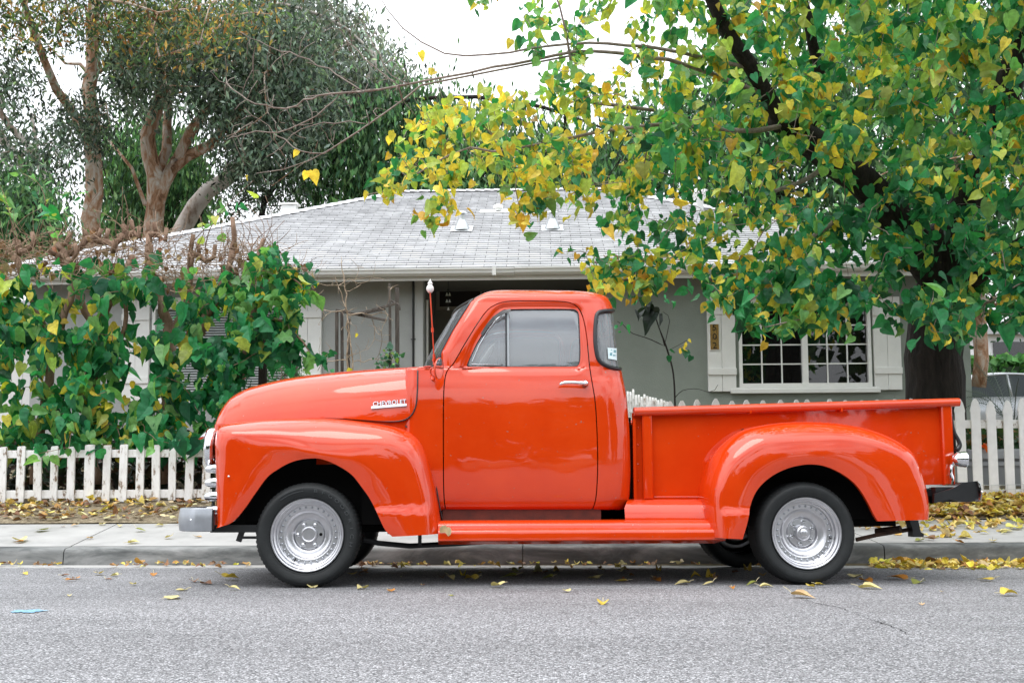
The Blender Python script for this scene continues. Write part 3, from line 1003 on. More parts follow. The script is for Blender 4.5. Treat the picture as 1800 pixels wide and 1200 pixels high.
for px in tuple(range(-324, -25, 30)) + (-24, 5, 36, 67, 95, 125, 157, 187, 216, 246, 275, 303, 332, 362, 391, 420, 449, 478, 507, 536, 565, 594, 623, 652, 681):
    zt = P(px, 784 if px < 150 else 781, YF).z + rgf.normal(0, .006)
    zb = P(px, 881, YF).z + rgf.normal(0, .012)
    add_picket(fence_l, P(px, 830, YF).x, YF, zb, zt - zb, .098 if px == 157 else .074 + rgf.normal(0, .003), 'flat', M['peel'], tilt=rgf.normal(0, .012))
for py, hh in ((797, .075), (868, .08)):
    zc = P(200, py, YF).z
    Acc().box2((P(-345, py, YF).x, YF + .0125, zc - hh / 2), (P(700, py, YF).x, YF + .05, zc + hh / 2), bev=.004).build('rail', M['peel'], fence_l)
fence_r = tag(empty('picket_fence', (P(1750, 600, YF).x, YF, .2)), 'tall white picket fence with pointed tops behind the truck bed', 'fence')
for px in (1151, 1179, 1200, 1228, 1257, 1288, 1316, 1344, 1374, 1403, 1423, 1461, 1490, 1519, 1547, 1575, 1603, 1631, 1661, 1690, 1717, 1745, 1773, 1801, 1829, 1857) + tuple(range(1885, 2110, 28)):
    zt = P(px, 703 if px < 1400 else 702 + (px - 1400) * -.002, YF).z + rgf.normal(0, .008)
    zb = P(px, 876, YF).z + rgf.normal(0, .01)
    add_picket(fence_r, P(px, 790, YF).x, YF, zb, zt - zb, .086 + rgf.normal(0, .002), 'gothic', M['peel'] if px < 1240 else M['fence_white'], tilt=rgf.normal(0, .008))
for py in (745, 868):
    zc = P(1750, py, YF).z
    Acc().box2((P(1125, py, YF).x, YF + .0125, zc - .04), (P(2115, py, YF).x, YF + .05, zc + .04), bev=.004).build('rail', M['peel'], fence_r)
# chicken wire along its foot
a = Acc()
x0, x1 = P(1560, 850, YF - .03).x, P(1850, 850, YF - .03).x
for k in range(int((x1 - x0) / .075)):
    x = x0 + k * .075
    a.tube([(x, YF - .03, .17), (x + .01, YF - .034, .36)], .0022, 4)
for z in (.21, .26, .315, .36):
    a.tube([(x0, YF - .032, z), ((x0 + x1) / 2, YF - .036, z - .012), (x1, YF - .032, z + .004)], .0022, 4)
a.build('wire_mesh', M['galv'], fence_r)
fence_s = tag(empty('picket_fence', (P(1172, 700, YF).x, 12, .3)), 'weathered side fence of thin pickets running back to the house behind the cab', 'fence')
n = 15
for k in range(n):
    y = YF + .12 + k * .17
    px_t = 1172 - (1172 - 1103) * k / (n - 1)
    py_t = 705 - 17 * k / (n - 1)
    p = P(px_t, py_t, y)
    add_picket(fence_s, p.x, y, p.z - .85, .85 + rgf.normal(0, .012), .085, 'gothic', M['peel'], along='y', tilt=rgf.normal(0, .01))
for dz in (.15, .62):
    p0, p1 = P(1172, 705, YF + .1), P(1103, 688, YF + .12 + 14 * .17)
    Acc().tube([(p0.x + .035, p0.y, p0.z - .85 + dz), (p1.x + .035, p1.y, p1.z - .85 + dz)], .024, 4).build('rail', M['peel'], fence_s)

# ================================================================== TRUCK
# local frame: x back along the body from the front axle, y across (0 = outer face of the near tyres), z up from the tyre contact
TR = (Matrix.Rotation(rad(4.5), 3, 'Z') @ Matrix.Rotation(rad(-3.2), 3, 'X') @ Matrix.Rotation(rad(0.45), 3, 'Y'))
WR = .305                           # tyre radius
YC = .88                            # centre line
WB = 2.946
_w = CAM_O + ray(540, 940) * 6.466
TO = _w - TR @ Vector((0, 0, WR))
TRn = np.array(TR)
truck = empty('pickup_truck', TO)
truck.rotation_euler = TR.to_euler()
tag(truck, 'orange red vintage pickup truck with polished wheels parked at the kerb', 'truck')
bpy.context.view_layer.update()
TRi = TR.transposed()

def T(px, py, y):
    """point of the truck seen at a pixel, on its lengthwise plane y"""
    o = TRi @ (CAM_O - TO); d = TRi @ ray(px, py)
    p = o + d * ((y - o.y) / d.y)
    return p
def TX(px, y, py=750): return T(px, py, y).x
def TZ(py, y, px=900): return T(px, py, y).z
def tproj(V):
    return project(np.asarray(V) @ TRn.T + np.array(TO))

def part(acc, name, mat, parent=None, **kw):
    kw.setdefault('keep', False)
    return acc.build(name, mat, parent or truck, **kw)

def bm_part(bm, name, mat, parent=None):
    me = bpy.data.meshes.new(name)
    bm.to_mesh(me); bm.free()
    return link_mesh(name, me, mat, parent or truck, keep=False)

def bm_grid(G, bm=None):
    bm = bm or bmesh.new()
    G = np.asarray(G, float)
    n, m = G.shape[:2]
    vs_ = [[bm.verts.new(G[i, j]) for j in range(m)] for i in range(n)]
    for i in range(n - 1):
        for j in range(m - 1):
            try: bm.faces.new((vs_[i][j], vs_[i][j + 1], vs_[i + 1][j + 1], vs_[i + 1][j]))
            except ValueError: pass
    for f in bm.faces: f.smooth = True
    return bm

def vco(bm):
    return np.array([v.co[:] for v in bm.verts])

def cut(bm, fn):
    """split the faces of bm along the zero line of fn(coords); returns the set of faces on the negative side"""
    bm.verts.ensure_lookup_table(); bm.verts.index_update()
    val = fn(vco(bm))
    val = np.where(np.abs(val) < 1e-6, 1e-6, val)
    d = {v: val[i] for i, v in enumerate(bm.verts)}
    es = [e for e in bm.edges if d[e.verts[0]] * d[e.verts[1]] < 0]
    fr = []
    A = np.array([e.verts[0].co[:] for e in es]).reshape(-1, 3); B = np.array([e.verts[1].co[:] for e in es]).reshape(-1, 3)
    va = np.array([d[e.verts[0]] for e in es]); vb = np.array([d[e.verts[1]] for e in es])
    if not len(es): return set(f for f in bm.faces if np.mean([d[v] for v in f.verts]) < 0), set()
    lo, hi = np.zeros(len(es)), np.ones(len(es))
    t = va / (va - vb)
    for _ in range(8):
        m = fn(A + (B - A) * t[:, None])
        same = np.sign(m) == np.sign(va)
        lo = np.where(same, t, lo); hi = np.where(same, hi, t)
        t = (lo + hi) / 2
    new = set()
    faces = set()
    for e, v0, tt in [(e, e.verts[0], k) for e, k in zip(es, t)]:
        faces.update(e.link_faces)
        _, nv = bmesh.utils.edge_split(e, v0, min(max(tt, .01), .99))
        new.add(nv); d[nv] = 0.0
    for f in list(faces):
        if not f.is_valid: continue
        cv = [v for v in f.verts if v in new]
        if len(cv) == 2:
            try: bmesh.utils.face_split(f, cv[0], cv[1])
            except ValueError: pass
        elif len(cv) == 4:
            try:
                nf, _ = bmesh.utils.face_split(f, cv[0], cv[1])
                for g in (f, nf):
                    c2 = [v for v in g.verts if v in (cv[2], cv[3])]
                    if len(c2) == 2: bmesh.utils.face_split(g, cv[2], cv[3]); break
            except ValueError: pass
    neg = set()
    for f in bm.faces:
        s = sum(d[v] for v in f.verts)
        if s < 0: neg.add(f)
    return neg, new

def extract(bm, faces):
    """move the given faces into a bmesh of their own"""
    nb = bmesh.new()
    mp = {}
    for f in faces:
        vs_ = []
        for v in f.verts:
            if v not in mp: mp[v] = nb.verts.new(v.co)
            vs_.append(mp[v])
        g = nb.faces.new(vs_); g.smooth = True
    bmesh.ops.delete(bm, geom=list(faces), context='FACES')
    loose = [v for v in bm.verts if not v.link_faces]
    bmesh.ops.delete(bm, geom=loose, context='VERTS')
    return nb

def lip(bm, depth, only=None, vec=None):
    """turn the open edges inwards so that sheet metal gets an edge"""
    bm.normal_update()
    es = [e for e in bm.edges if e.is_boundary and (only is None or only(e))]
    if not es: return
    vn = {v: v.normal.copy() for e in es for v in e.verts}
    r = bmesh.ops.extrude_edge_only(bm, edges=es)
    old = {}
    for v in [g for g in r['geom'] if isinstance(g, bmesh.types.BMVert)]:
        # the extruded vertex sits on its source
        src = None
        for e in v.link_edges:
            o = e.other_vert(v)
            if o in vn and (o.co - v.co).length < 1e-7: src = o
        if src is None: continue
        v.co = v.co + (Vector(vec) * depth if vec is not None else -vn[src] * depth)
    for e in es: e.smooth = False
    for f in r['geom']:
        if isinstance(f, bmesh.types.BMFace): f.smooth = True

def orient(bm, ref=None):
    """make the near faces look at the camera side (-y) or away from the given point"""
    bm.normal_update()
    s = sum(f.normal.y * f.calc_area() for f in bm.faces)
    if s > 0: bmesh.ops.reverse_faces(bm, faces=bm.faces[:])

def mirrored(bm):
    nb = bm.copy()
    for v in nb.verts: v.co.y = 2 * YC - v.co.y
    bmesh.ops.reverse_faces(nb, faces=nb.faces[:])
    return nb

def joined(a, b, weld=True):
    me = bpy.data.meshes.new('tmp'); b.to_mesh(me); b.free()
    a.from_mesh(me); bpy.data.meshes.remove(me)
    if weld:
        vs_ = [v for v in a.verts if abs(v.co.y - YC) < 1e-4]
        bmesh.ops.remove_doubles(a, verts=vs_, dist=2e-4)
    return a

# ------------------------------------------------------------------ cab shell
zb = TZ(646, .14)                    # beltline
zdrip = TZ(530, .22)
ztop = TZ(509, .55, 950)
low = [(896, .200), (893, .165), (888, .145), (878, .128), (862, .117), (840, .110), (810, .104), (780, .101), (750, .100), (720, .102), (700, .105), (690, .108), (680, .113), (670, .120), (662, .127), (655, .133), (650, .137)]
rows = [(TZ(py, y), y) for py, y in low]                   # bottom -> belt
# densify
lowz = np.array(rows); 
zz_ = np.concatenate([np.linspace(lowz[0, 0], lowz[3, 0], 7), np.linspace(lowz[3, 0], zb - .004, 46)[1:]])
lowp = [(z, float(np.interp(z, lowz[:, 0], lowz[:, 1]))) for z in zz_]
# smooth the low profile a little
yy = np.array([p[1] for p in lowp])
for _ in range(3): yy[5:-1] = (yy[4:-2] + 2 * yy[5:-1] + yy[6:]) / 4
lowp = [(z, y) for (z, _), y in zip(lowp, yy)]
upz = np.linspace(zb, zdrip, 34)
upp = []
for z in upz:
    t = (z - zb) / (zdrip - zb)
    upp.append((z, .139 + .012 * t + .062 * t ** 2.0))
ys_ = upp[-1][1]
roofp = []
NRF = 26
for k in range(1, NRF + 1):
    th = math.pi / 2 * k / NRF
    e = 2 / 2.35
    roofp.append((zdrip + (ztop - zdrip) * math.sin(th) ** e, YC - (YC - ys_) * math.cos(th) ** e if k < NRF else YC - .002))
merid = [('l', *p) for p in lowp] + [('u', *p) for p in upp] + [('r', *p) for p in roofp]

# silhouettes at the centre plane / rear corner
fr_pts = [(745, 642), (763, 608), (793, 557), (802, 548.5), (820, 533.5), (840, 522.5), (858, 515.5), (887, 510), (917, 508.3), (945, 508)]
syc = lambda py: .55 + (YC - .55) * min(max((py - 510) / 50, 0), 1)
frl = [T(x, y, syc(y)) for x, y in fr_pts]
fz, fx = np.array([p.z for p in frl]), np.array([p.x for p in frl])
rr_pts = [(1104, 896, .4), (1106, 870, .4), (1107, 830, .4), (1105, 760, .4), (1100, 700, .4), (1092, 652, .4), (1087, 610, .42), (1082, 560, .45), (1077, 545, .5), (1068, 532, .55), (1055, 522.5, .55), (1037, 516, .55), (1008, 511.5, .55), (980, 509.5, .55), (955, 509, .55)]
rrl = [T(x, y, c) for x, y, c in rr_pts]
rz, rx = np.array([p.z for p in rrl]), np.array([p.x for p in rrl])
o_ = np.argsort(rz); rz, rx = rz[o_], rx[o_]
o_ = np.argsort(fz); fz, fx = fz[o_], fx[o_]
c_bot = TX(783, .2, 637) - TX(745, YC, 641)
c_top = TX(837, .25, 540) - TX(797, YC, 555)
xlow = TX(712, .2, 740)
def cab_ring(kind, z, y):
    w = YC - y
    xr_ = float(np.interp(z, rz, rx))
    if kind == 'l':
        xf_, c, rF, rR, cr = xlow, 0.0, .07, .21, .03
        if z < rows[3][0]: xr_ -= .01 * (rows[3][0] - z) / .05
    else:
        xf_ = float(np.interp(z, fz, fx))
        t = min(max((z - zb) / (zdrip - zb), 0), 1)
        c = c_bot + (c_top - c_bot) * t
        rF, rR, cr = .055, .19, .05
        if kind == 'r':
            s = w / (YC - ys_)
            c *= s * s; cr *= s * s
            rF = .055 + .2 * (1 - s); rR = .19 + .15 * (1 - s)
            rF = min(rF, w * .8 + .001); rR = min(rR, w * .8 + .001)
    pts = []
    wy = w - min(rF, w * .9) * (.55 if kind != 'l' else .9)
    wr = w - min(rR, w * .9)
    nF, nC, nS, nR = 14, 10, 72, 12
    for i in range(nF):
        v = wy * i / nF
        pts.append((xf_ + c * (v / w) ** 2 if w > 0 else xf_, YC - v))
    P0 = np.array([xf_ + c * (wy / w) ** 2, YC - wy]); 
    sl = 2 * c * wy / w / w
    P1 = np.array([P0[0] + sl * (w - wy), YC - w])
    xs0 = P1[0] + rF
    P2 = np.array([xs0, YC - w])
    for i in range(nC):
        t = i / nC
        pts.append(tuple((1 - t) ** 2 * P0 + 2 * t * (1 - t) * P1 + t * t * P2))
    Q2 = np.array([xr_ - cr * (wr / w) ** 2, YC - wr])
    xe = xr_ - rR
    if xe < xs0: xe = xs0 = (xe + xs0) / 2
    for i in range(nS):
        pts.append((xs0 + (xe - xs0) * i / nS, YC - w))
    Q0 = np.array([xe, YC - w]); Q1 = np.array([Q2[0] + .015 * (w > .3), YC - w])
    for i in range(nC * 2):
        t = i / (nC * 2)
        pts.append(tuple((1 - t) ** 2 * Q0 + 2 * t * (1 - t) * Q1 + t * t * Q2))
    for i in range(nR + 1):
        v = wr * (1 - i / nR)
        pts.append((xr_ - cr * (v / w) ** 2, YC - v))
    return [(x, yv, z) for x, yv in pts]
G = [cab_ring(*m) for m in merid]
NL = len(lowp)
bm = bm_grid(G)
orient(bm)

W_OUT = spline([(821, 640), (838, 603), (862, 566), (880, 547), (896, 543.5), (950, 542.5), (1003, 543), (1014, 546), (1018, 556), (1020, 600), (1020, 630), (1016, 642), (1004, 644), (930, 644.5), (832, 644.5), (823, 644)], 5, closed=True)
D_OUT = spline([(786, 652), (781, 675), (779.5, 720), (779.5, 800), (780, 860), (783, 893), (790, 895.5), (900, 896), (1030, 896), (1042, 892), (1048, 870), (1050.5, 820), (1049.5, 760), (1046, 705), (1039, 662), (1036, 640), (1031, 590), (1024, 556), (1013, 538), (992, 530.5), (940, 529), (892, 530), (868, 537), (850, 553), (822, 596), (798, 637)], 5, closed=True)
Q_OUT = spline([(1049, 553), (1058, 547.5), (1072, 546), (1083, 548), (1090, 560), (1096, 600), (1100, 640), (1094, 648), (1075, 646), (1056, 637), (1049, 622), (1046, 590)], 5, closed=True)
def near(fn, ok):
    def f(V):
        px, py = tproj(V)
        r = fn(px, py)
        return np.where(ok(V), r, np.abs(r) + 5)
    return f
side_ok = lambda V: (V[:, 1] < .55) & (V[:, 0] > TX(760, .2))
# recess round the glass, crease along the belt
def relief(V):
    px, py = tproj(V)
    dw = sdist(px, py, W_OUT)
    inn = np.clip((11 - dw) / 7.5, 0, 1); inn = inn * inn * (3 - 2 * inn)
    k = (V[:, 1] < .5)
    V = V.copy()
    V[:, 1] += np.where(k, inn * .016, 0)
    dd = np.abs(sdist(px, py, D_OUT) - 0.0)
    cr = np.exp(-((py - 660 - (px - 1040) * .03) / 2.6) ** 2) * (px > 1034) * (px < 1100)
    V[:, 1] += np.where(k, cr * .0045, 0)
    gr = np.exp(-((sdist(px, py, D_OUT) + 7.0) / 2.2) ** 2) * (py < 640)
    V[:, 1] += np.where(k, gr * .004, 0)
    return V
Vn = relief(vco(bm))
for v, c in zip(bm.verts, Vn): v.co = c

# windshield: in the (across, height) view of the front
zw0, zw1 = zb + .018, TZ(556, YC, 793)
def ws_fn(V):
    t = np.clip((V[:, 2] - zw0) / (zw1 - zw0), 0, 1)
    half = (YC - .205) + (-.055) * t
    dx_ = np.abs(YC - V[:, 1]) - half
    # top edge falls towards the sides
    top = (V[:, 2] - zw1 - .022 * (np.abs(YC - V[:, 1]) / .65) ** 2)
    bot = zw0 - V[:, 2]
    r = .05
    q = np.stack([dx_ + r, np.maximum(top, bot) + r], 1)
    s = np.linalg.norm(np.maximum(q, 0), axis=1) + np.minimum(q.max(1), 0) - r
    ok = (V[:, 0] < np.interp(V[:, 2], fz, fx) + np.maximum(c_bot, c_top) + .03) & (V[:, 2] > zb - .02)
    return np.where(ok, s * 300, np.abs(s * 300) + 5)
neg, _ = cut(bm, ws_fn)
ws = extract(bm, neg)
# quarter window
neg, _ = cut(bm, near(lambda a_, b_: sdist(a_, b_, Q_OUT), lambda V: (V[:, 1] < YC - .2) & (V[:, 0] > TX(1030, .2))))
qw = extract(bm, neg)
# rear window, in the back panel
def rw_fn(V):
    zc = (zb + zdrip) / 2 + .0
    q = np.stack([np.abs(V[:, 1] - YC) - .36, np.abs(V[:, 2] - zc - .02) - .125], 1) + .05
    s = np.linalg.norm(np.maximum(q, 0), axis=1) + np.minimum(q.max(1), 0) - .05
    ok = V[:, 0] > np.interp(V[:, 2], rz, rx) - .15
    return np.where(ok, s * 300, np.abs(s * 300) + 5)
neg, _ = cut(bm, rw_fn)
rw = extract(bm, neg)
# door gap: a thin band removed round the door, then the door itself
okd = lambda V: (V[:, 1] < .5) & (V[:, 0] > TX(700, .2))
neg, _ = cut(bm, near(lambda a_, b_: sdist(a_, b_, D_OUT) - 1.0, okd))
dr = extract(bm, neg)
neg, _ = cut(dr, lambda V: (lambda p: sdist(p[0], p[1], D_OUT) + .9)(tproj(V)))
door = extract(dr, neg); dr.free()
neg, _ = cut(door, lambda V: (lambda p: sdist(p[0], p[1], W_OUT))(tproj(V)))
sidegl = extract(door, neg)

def loops(b):
    """ordered boundary loops"""
    es = {e for e in b.edges if e.is_boundary}
    out = []
    while es:
        e = es.pop(); L = [e.verts[0], e.verts[1]]
        while True:
            nx = next((g for g in L[-1].link_edges if g in es), None)
            if nx is None: break
            es.discard(nx); L.append(nx.other_vert(L[-1]))
        out.append([v.co.copy() for v in L])
    return out
def seal_tube(b, r, name, mat, parent, offset=0., half=False, mir=True, dr_=None):
    a = Acc(); a2 = Acc()
    for L in loops(b):
        if len(L) < 12: continue
        pts = np.array([c[:] for c in L])
        if np.linalg.norm(pts[0] - pts[-1]) < .02 and not half:
            pts = pts[:-1]; cl = True
        else: cl = False
        if half:
            # drop the run along the centre line
            k = [i for i in range(len(pts)) if abs(pts[i][1] - YC) > 1e-3]
            # rotate so the gap is at the ends
            br = [i for i in range(len(k) - 1) if k[i + 1] - k[i] > 1]
            idx = k[br[0] + 1:] + k[:br[0] + 1] if br else k
            pts = pts[idx]
        pts[:, 1] += offset
        # resample evenly to calm the tube
        seg = np.linalg.norm(np.diff(np.vstack([pts, pts[:1]]) if cl else pts, axis=0), axis=1)
        s = np.concatenate([[0], np.cumsum(seg)])
        P_ = np.vstack([pts, pts[:1]]) if cl else pts
        m = max(24, int(s[-1] / .012))
        u = np.linspace(0, s[-1], m, endpoint=not cl)
        q = np.stack([np.interp(u, s, P_[:, i]) for i in range(3)], 1)
        for _ in range(2):
            if cl: q = (np.roll(q, 1, 0) + 2 * q + np.roll(q, -1, 0)) / 4
            else: q[1:-1] = (q[:-2] + 2 * q[1:-1] + q[2:]) / 4
        a.tube(q, r, 8, closed=cl)
        if mir:
            q2 = q.copy(); q2[:, 1] = 2 * YC - q2[:, 1]
            (a if half else a2).tube(q2, r, 8, closed=cl)
    if a2.v: part(a2, name, mat, parent, smooth=True)
    return part(a, name, mat, parent, smooth=True)

def not_center(e): return not all(abs(v.co.y - YC) < 1e-3 for v in e.verts)
lip(bm, .022, only=lambda e: not_center(e))
bm_full = joined(bm, mirrored(bm))
cab = bm_part(bm_full, 'cab', M['paint'])
# doors
DOOR = []
for side in (0, 1):
    b = door.copy() if side == 0 else mirrored(door)
    lip(b, .022)
    DOOR.append(bm_part(b, 'door', M['paint']))
def glass_from(b, off, name, mat, parent, mir=False, weld=False, flip=False):
    g = b.copy() if not mir else mirrored(b)
    g.normal_update()
    for v in g.verts: v.co = v.co - v.normal * off
    return bm_part(g, name, mat, parent)
# side glass: door window, in two panes with the vent post between
for side in (0, 1):
    par = DOOR[side]
    b = sidegl.copy() if side == 0 else mirrored(sidegl)
    pv = TX(889, .18, 600)
    for v in b.verts: v.co.y += (.012 if side == 0 else -.012)
    bm_part(b, 'side_window', M['glass'], par)
    sb = sidegl.copy() if side == 0 else mirrored(sidegl)
    seal_tube(sb, .0055, 'window_seal', M['seal'], par, offset=(.006 if side == 0 else -.006), mir=False); sb.free()
    a = Acc()
    p0, p1 = T(889, 546, .205), T(889, 644, .165)
    sgn = (lambda y: y) if side == 0 else (lambda y: 2 * YC - y)
    a.box(((p0.x + p1.x) / 2 + .002, sgn((p0.y + p1.y) / 2 - .008), (p0.z + p1.z) / 2), (.008, .016, (p0.z - p1.z)), R=np.array(Matrix.Rotation(math.atan2(p0.y - p1.y, p0.z - p1.z) * (-1 if side == 0 else 1), 3, 'X')))
    part(a, 'vent_post', M['seal'], par)
    a = Acc()
    a.box(((p0.x + p1.x) / 2 + .014, sgn((p0.y + p1.y) / 2 - .004), (p0.z + p1.z) / 2), (.013, .012, (p0.z - p1.z)), R=np.array(Matrix.Rotation(math.atan2(p0.y - p1.y, p0.z - p1.z) * (-1 if side == 0 else 1), 3, 'X')))
    part(a, 'window_channel', M['channel'] if 'channel' in M else M.setdefault('channel', simple('grey_channel', (.35, .37, .38), .4, .5)), par)
    # chrome frame of the vent window
    a = Acc()
    fr_ = [T(x, y, yy_) for x, y, yy_ in ((885, 551, .193), (873, 561, .19), (858, 580, .18), (842, 607, .170), (830, 635, .16), (829, 640, .158), (884, 641, .158))]
    a.tube([(p.x, sgn(p.y), p.z) for p in fr_], .003, 6)
    part(a, 'vent_frame', M['chrome'], par, smooth=True)
# rain shade over the vent window
a = Acc()
sh = [(846, 582), (856, 566), (868, 553), (882, 546), (896, 543), (893, 549), (878, 556), (866, 566), (856, 580), (848, 590)]
g0 = [T(x, y, .175) for x, y in [(845, 586), (855, 570), (867, 556), (880, 547), (897, 542.5)]]
g1 = [T(x, y, .165) for x, y in [(848, 590), (860, 573), (871, 561), (884, 552.5), (898, 547)]]
a.grid([[p[:] for p in g0], [p[:] for p in g1]])
part(a, 'wind_deflector', M['seal'], DOOR[0])
wsb = ws
def join_half(b):
    return joined(b.copy(), mirrored(b))
g = join_half(wsb); g.normal_update()
for v in g.verts: v.co -= v.normal * .006
bm_part(g, 'windshield', M['windshield'], cab)
seal_tube(wsb, .010, 'windshield_seal', M['seal'], cab, half=True)
g = join_half(rw); g.normal_update()
for v in g.verts: v.co -= v.normal * .006
bm_part(g, 'rear_window', M['windshield'], cab)
seal_tube(rw, .010, 'rear_window_seal', M['seal'], cab, half=True)
M['quarter'] = glass_mat('quarter_window_glass', .22, 1.9, tint=(.7, .74, .75), sheen_col=(.6, .64, .66))  # grey film stands for a lighter reflection on this glass
for mir in (0, 1):
    g = qw.copy() if not mir else mirrored(qw)
    g.normal_update()
    for v in g.verts: v.co -= v.normal * .008
    bm_part(g, 'quarter_window', M['quarter'], cab)
seal_tube(qw, .0135, 'quarter_window_seal', M['seal'], cab)
# sticker on the quarter glass
qb = BVHTree.FromBMesh(qw)
def hit_local(bvh, px, py):
    o = TRi @ (CAM_O - TO); d = (TRi @ ray(px, py)).normalized()
    return bvh.ray_cast(o, d)
def decal(bvh, quad, n, m, name, mat, parent, lift=.003):
    rows_ = []
    for i in range(n + 1):
        r_ = []
        for j in range(m + 1):
            u, v = j / m, i / n
            px = (quad[0][0] * (1 - u) + quad[1][0] * u) * (1 - v) + (quad[3][0] * (1 - u) + quad[2][0] * u) * v
            py = (quad[0][1] * (1 - u) + quad[1][1] * u) * (1 - v) + (quad[3][1] * (1 - u) + quad[2][1] * u) * v
            h = hit_local(bvh, px, py)
            if h[0] is None: return None
            nn = h[1] if h[1].y < 0 else -h[1]
            r_.append((h[0] + nn * lift)[:])
        rows_.append(r_)
    return part(Acc().grid(rows_), name, mat, parent)
M['sticker'] = simple('pale_sticker', (.62, .74, .76), .6, noise=.1, nscale=60)
M['sticker_ink'] = simple('sticker_ink', (.12, .3, .34), .6)
st = decal(qb, ((1068, 611), (1084, 612), (1084.5, 633), (1069, 630)), 6, 6, 'sticker', M['sticker'], cab)
if st:
    for q_ in (((1070, 614), (1076, 614.5), (1076, 616), (1070, 615.5)), ((1077.5, 614.5), (1083, 615), (1083, 620), (1077.5, 619.5)), ((1070.5, 619), (1076, 619.5), (1076, 625), (1070.5, 624.5)), ((1077.5, 623), (1083, 623.5), (1083, 626), (1077.5, 625.5))):
        decal(qb, q_, 2, 3, 'sticker_print', M['sticker_ink'], st, lift=.0045)
for b in (ws, qw, rw, sidegl): pass

# door handle
dbvh = BVHTree.FromBMesh(door)
def dsurf(px, py):
    h = hit_local(dbvh, px, py)
    return h[0] if h[0] is not None else T(px, py, .12)
p_ = dsurf(1028, 674)
a = Acc()
a.lathe([(.0, -.052), (.013, -.05), (.016, -.035), (.014, -.02), (.022, -.006), (.022, .0)], 20, M=Matrix.Translation(p_))
q0, q1 = T(1030, 673.5, p_.y - .042), T(983, 676, p_.y - .034)
mid = T(1005, 672, p_.y - .046)
a.tube(spline([q0[:], mid[:], T(990, 673, p_.y - .04)[:], q1[:]], 6), [.012] * 3 + [.010] * 10 + [.009] * 3 + [.008, .006, .003], 10)
part(a, 'door_handle', M['chrome'], DOOR[0], smooth=True)
# far handle
a = Acc(); a.tube([(q0.x, 2 * YC - q0.y, q0.z), (q1.x, 2 * YC - q1.y, q1.z)], .009, 8); part(a, 'door_handle', M['chrome'], DOOR[1], smooth=True)

# cab inside: floor, seat, dash, wheel
a = Acc()
xa, xb_ = TX(745, .3), TX(1085, .5)
a.box2((xlow + .12, .24, TZ(893, .3)), (xb_, 2 * YC - .24, TZ(889, .3)))
a.box2((xlow + .1, .30, TZ(889, .3)), (xlow + .12, 2 * YC - .30, zb - .06))
part(a, 'cab_floor', M['interior'], cab)
a = Acc()
sx = TX(1000, .5)
a.box2((sx - .42, .26, TZ(840, .5)), (sx + .02, 2 * YC - .26, TZ(770, .5)), bev=.05)
a.box((sx + .10, YC, TZ(706, .5)), (.16, 2 * (YC - .27), .46), R=np.array(Matrix.Rotation(rad(10), 3, 'Y')), bev=.05)
part(a, 'bench_seat', M['seat'], cab, smooth=True, angle=40)
a = Acc().box((TX(800, .5) - .02, YC, zb - .06), (.16, 2 * (YC - .2), .16), bev=.04)
part(a, 'dashboard', M['interior'], cab)
a = Acc()
cw = Vector((TX(835, .5) , .52, zb - .005))
Rm = Matrix.Rotation(rad(-58), 4, 'Y')
an = np.linspace(0, 2 * math.pi, 40, endpoint=False)
a.tube([(Matrix.Translation(cw) @ Rm @ Vector((.2 * math.cos(t), .2 * math.sin(t), 0)))[:] for t in an], .011, 8, closed=True)
for t in (0, 2.1, 4.2):
    a.tube([cw[:], (Matrix.Translation(cw) @ Rm @ Vector((.2 * math.cos(t), .2 * math.sin(t), 0)))[:]], .007, 6)
a.tube([cw[:], (cw + Vector((-.3, 0, -.3)))[:]], .018, 8)
part(a, 'steering_wheel', M['trim'], cab, smooth=True)

# ------------------------------------------------------------------ hood
hs = [(392.5, 746, .72), (393.5, 738, .60), (397, 726, .52), (404, 711, .47), (417, 697, .425), (435, 687, .39), (455, 680, .365), (513, 666, .305), (590, 656, .215), (658, 650, .150), (700, 648, .118), (737, 647, .100)]
st_ = []
for px, py, yh in hs:
    p = T(px, py, YC - .27 * min(max((px - 392) / 300, 0), 1))
    st_.append((p.x, p.z, yh))
st_ = spline(np.array(st_), 7)
G = []
for i, (x, z, yh) in enumerate(st_):
    t = i / (len(st_) - 1)
    n_ = 2.3 + 2.4 * t ** 1.8
    zl = min(.76, z - .02) if t > .05 else z - .03 - .6 * t
    zl = .80 if t > .3 else z - (z - .80) * min(1, (t / .3) ** .5 + .02)
    row = []
    for k in range(61):
        th = math.pi / 2 * k / 60
        row.append((x, YC - (YC - yh) * math.cos(th) ** (2 / n_), zl + (z - zl) * math.sin(th) ** (2 / n_)))
    G.append(row)
bm = bm_grid(G)
orient(bm)
H_CUT = spline([(380, 600), (380, 780), (430, 762), (520, 737), (560, 734.5), (600, 735), (640, 738), (680, 740.5), (700, 740), (714, 736.5), (725, 727), (731, 712), (733.5, 690), (734.5, 660), (734.5, 630), (700, 600)], 5, closed=True)
neg, _ = cut(bm, lambda V: (lambda p: sdist(p[0], p[1], H_CUT))(tproj(V)))
hood = extract(bm, neg); bm.free()
hbvh = BVHTree.FromBMesh(hood)
# low centre ridge on the crown
for v in hood.verts:
    d = abs(v.co.y - YC)
    if d < .06: v.co.z += .006 * (1 + math.cos(math.pi * d / .06)) / 2
lip(hood, .02, only=not_center)
hood_o = bm_part(joined(hood.copy(), mirrored(hood)), 'hood', M['paint'])
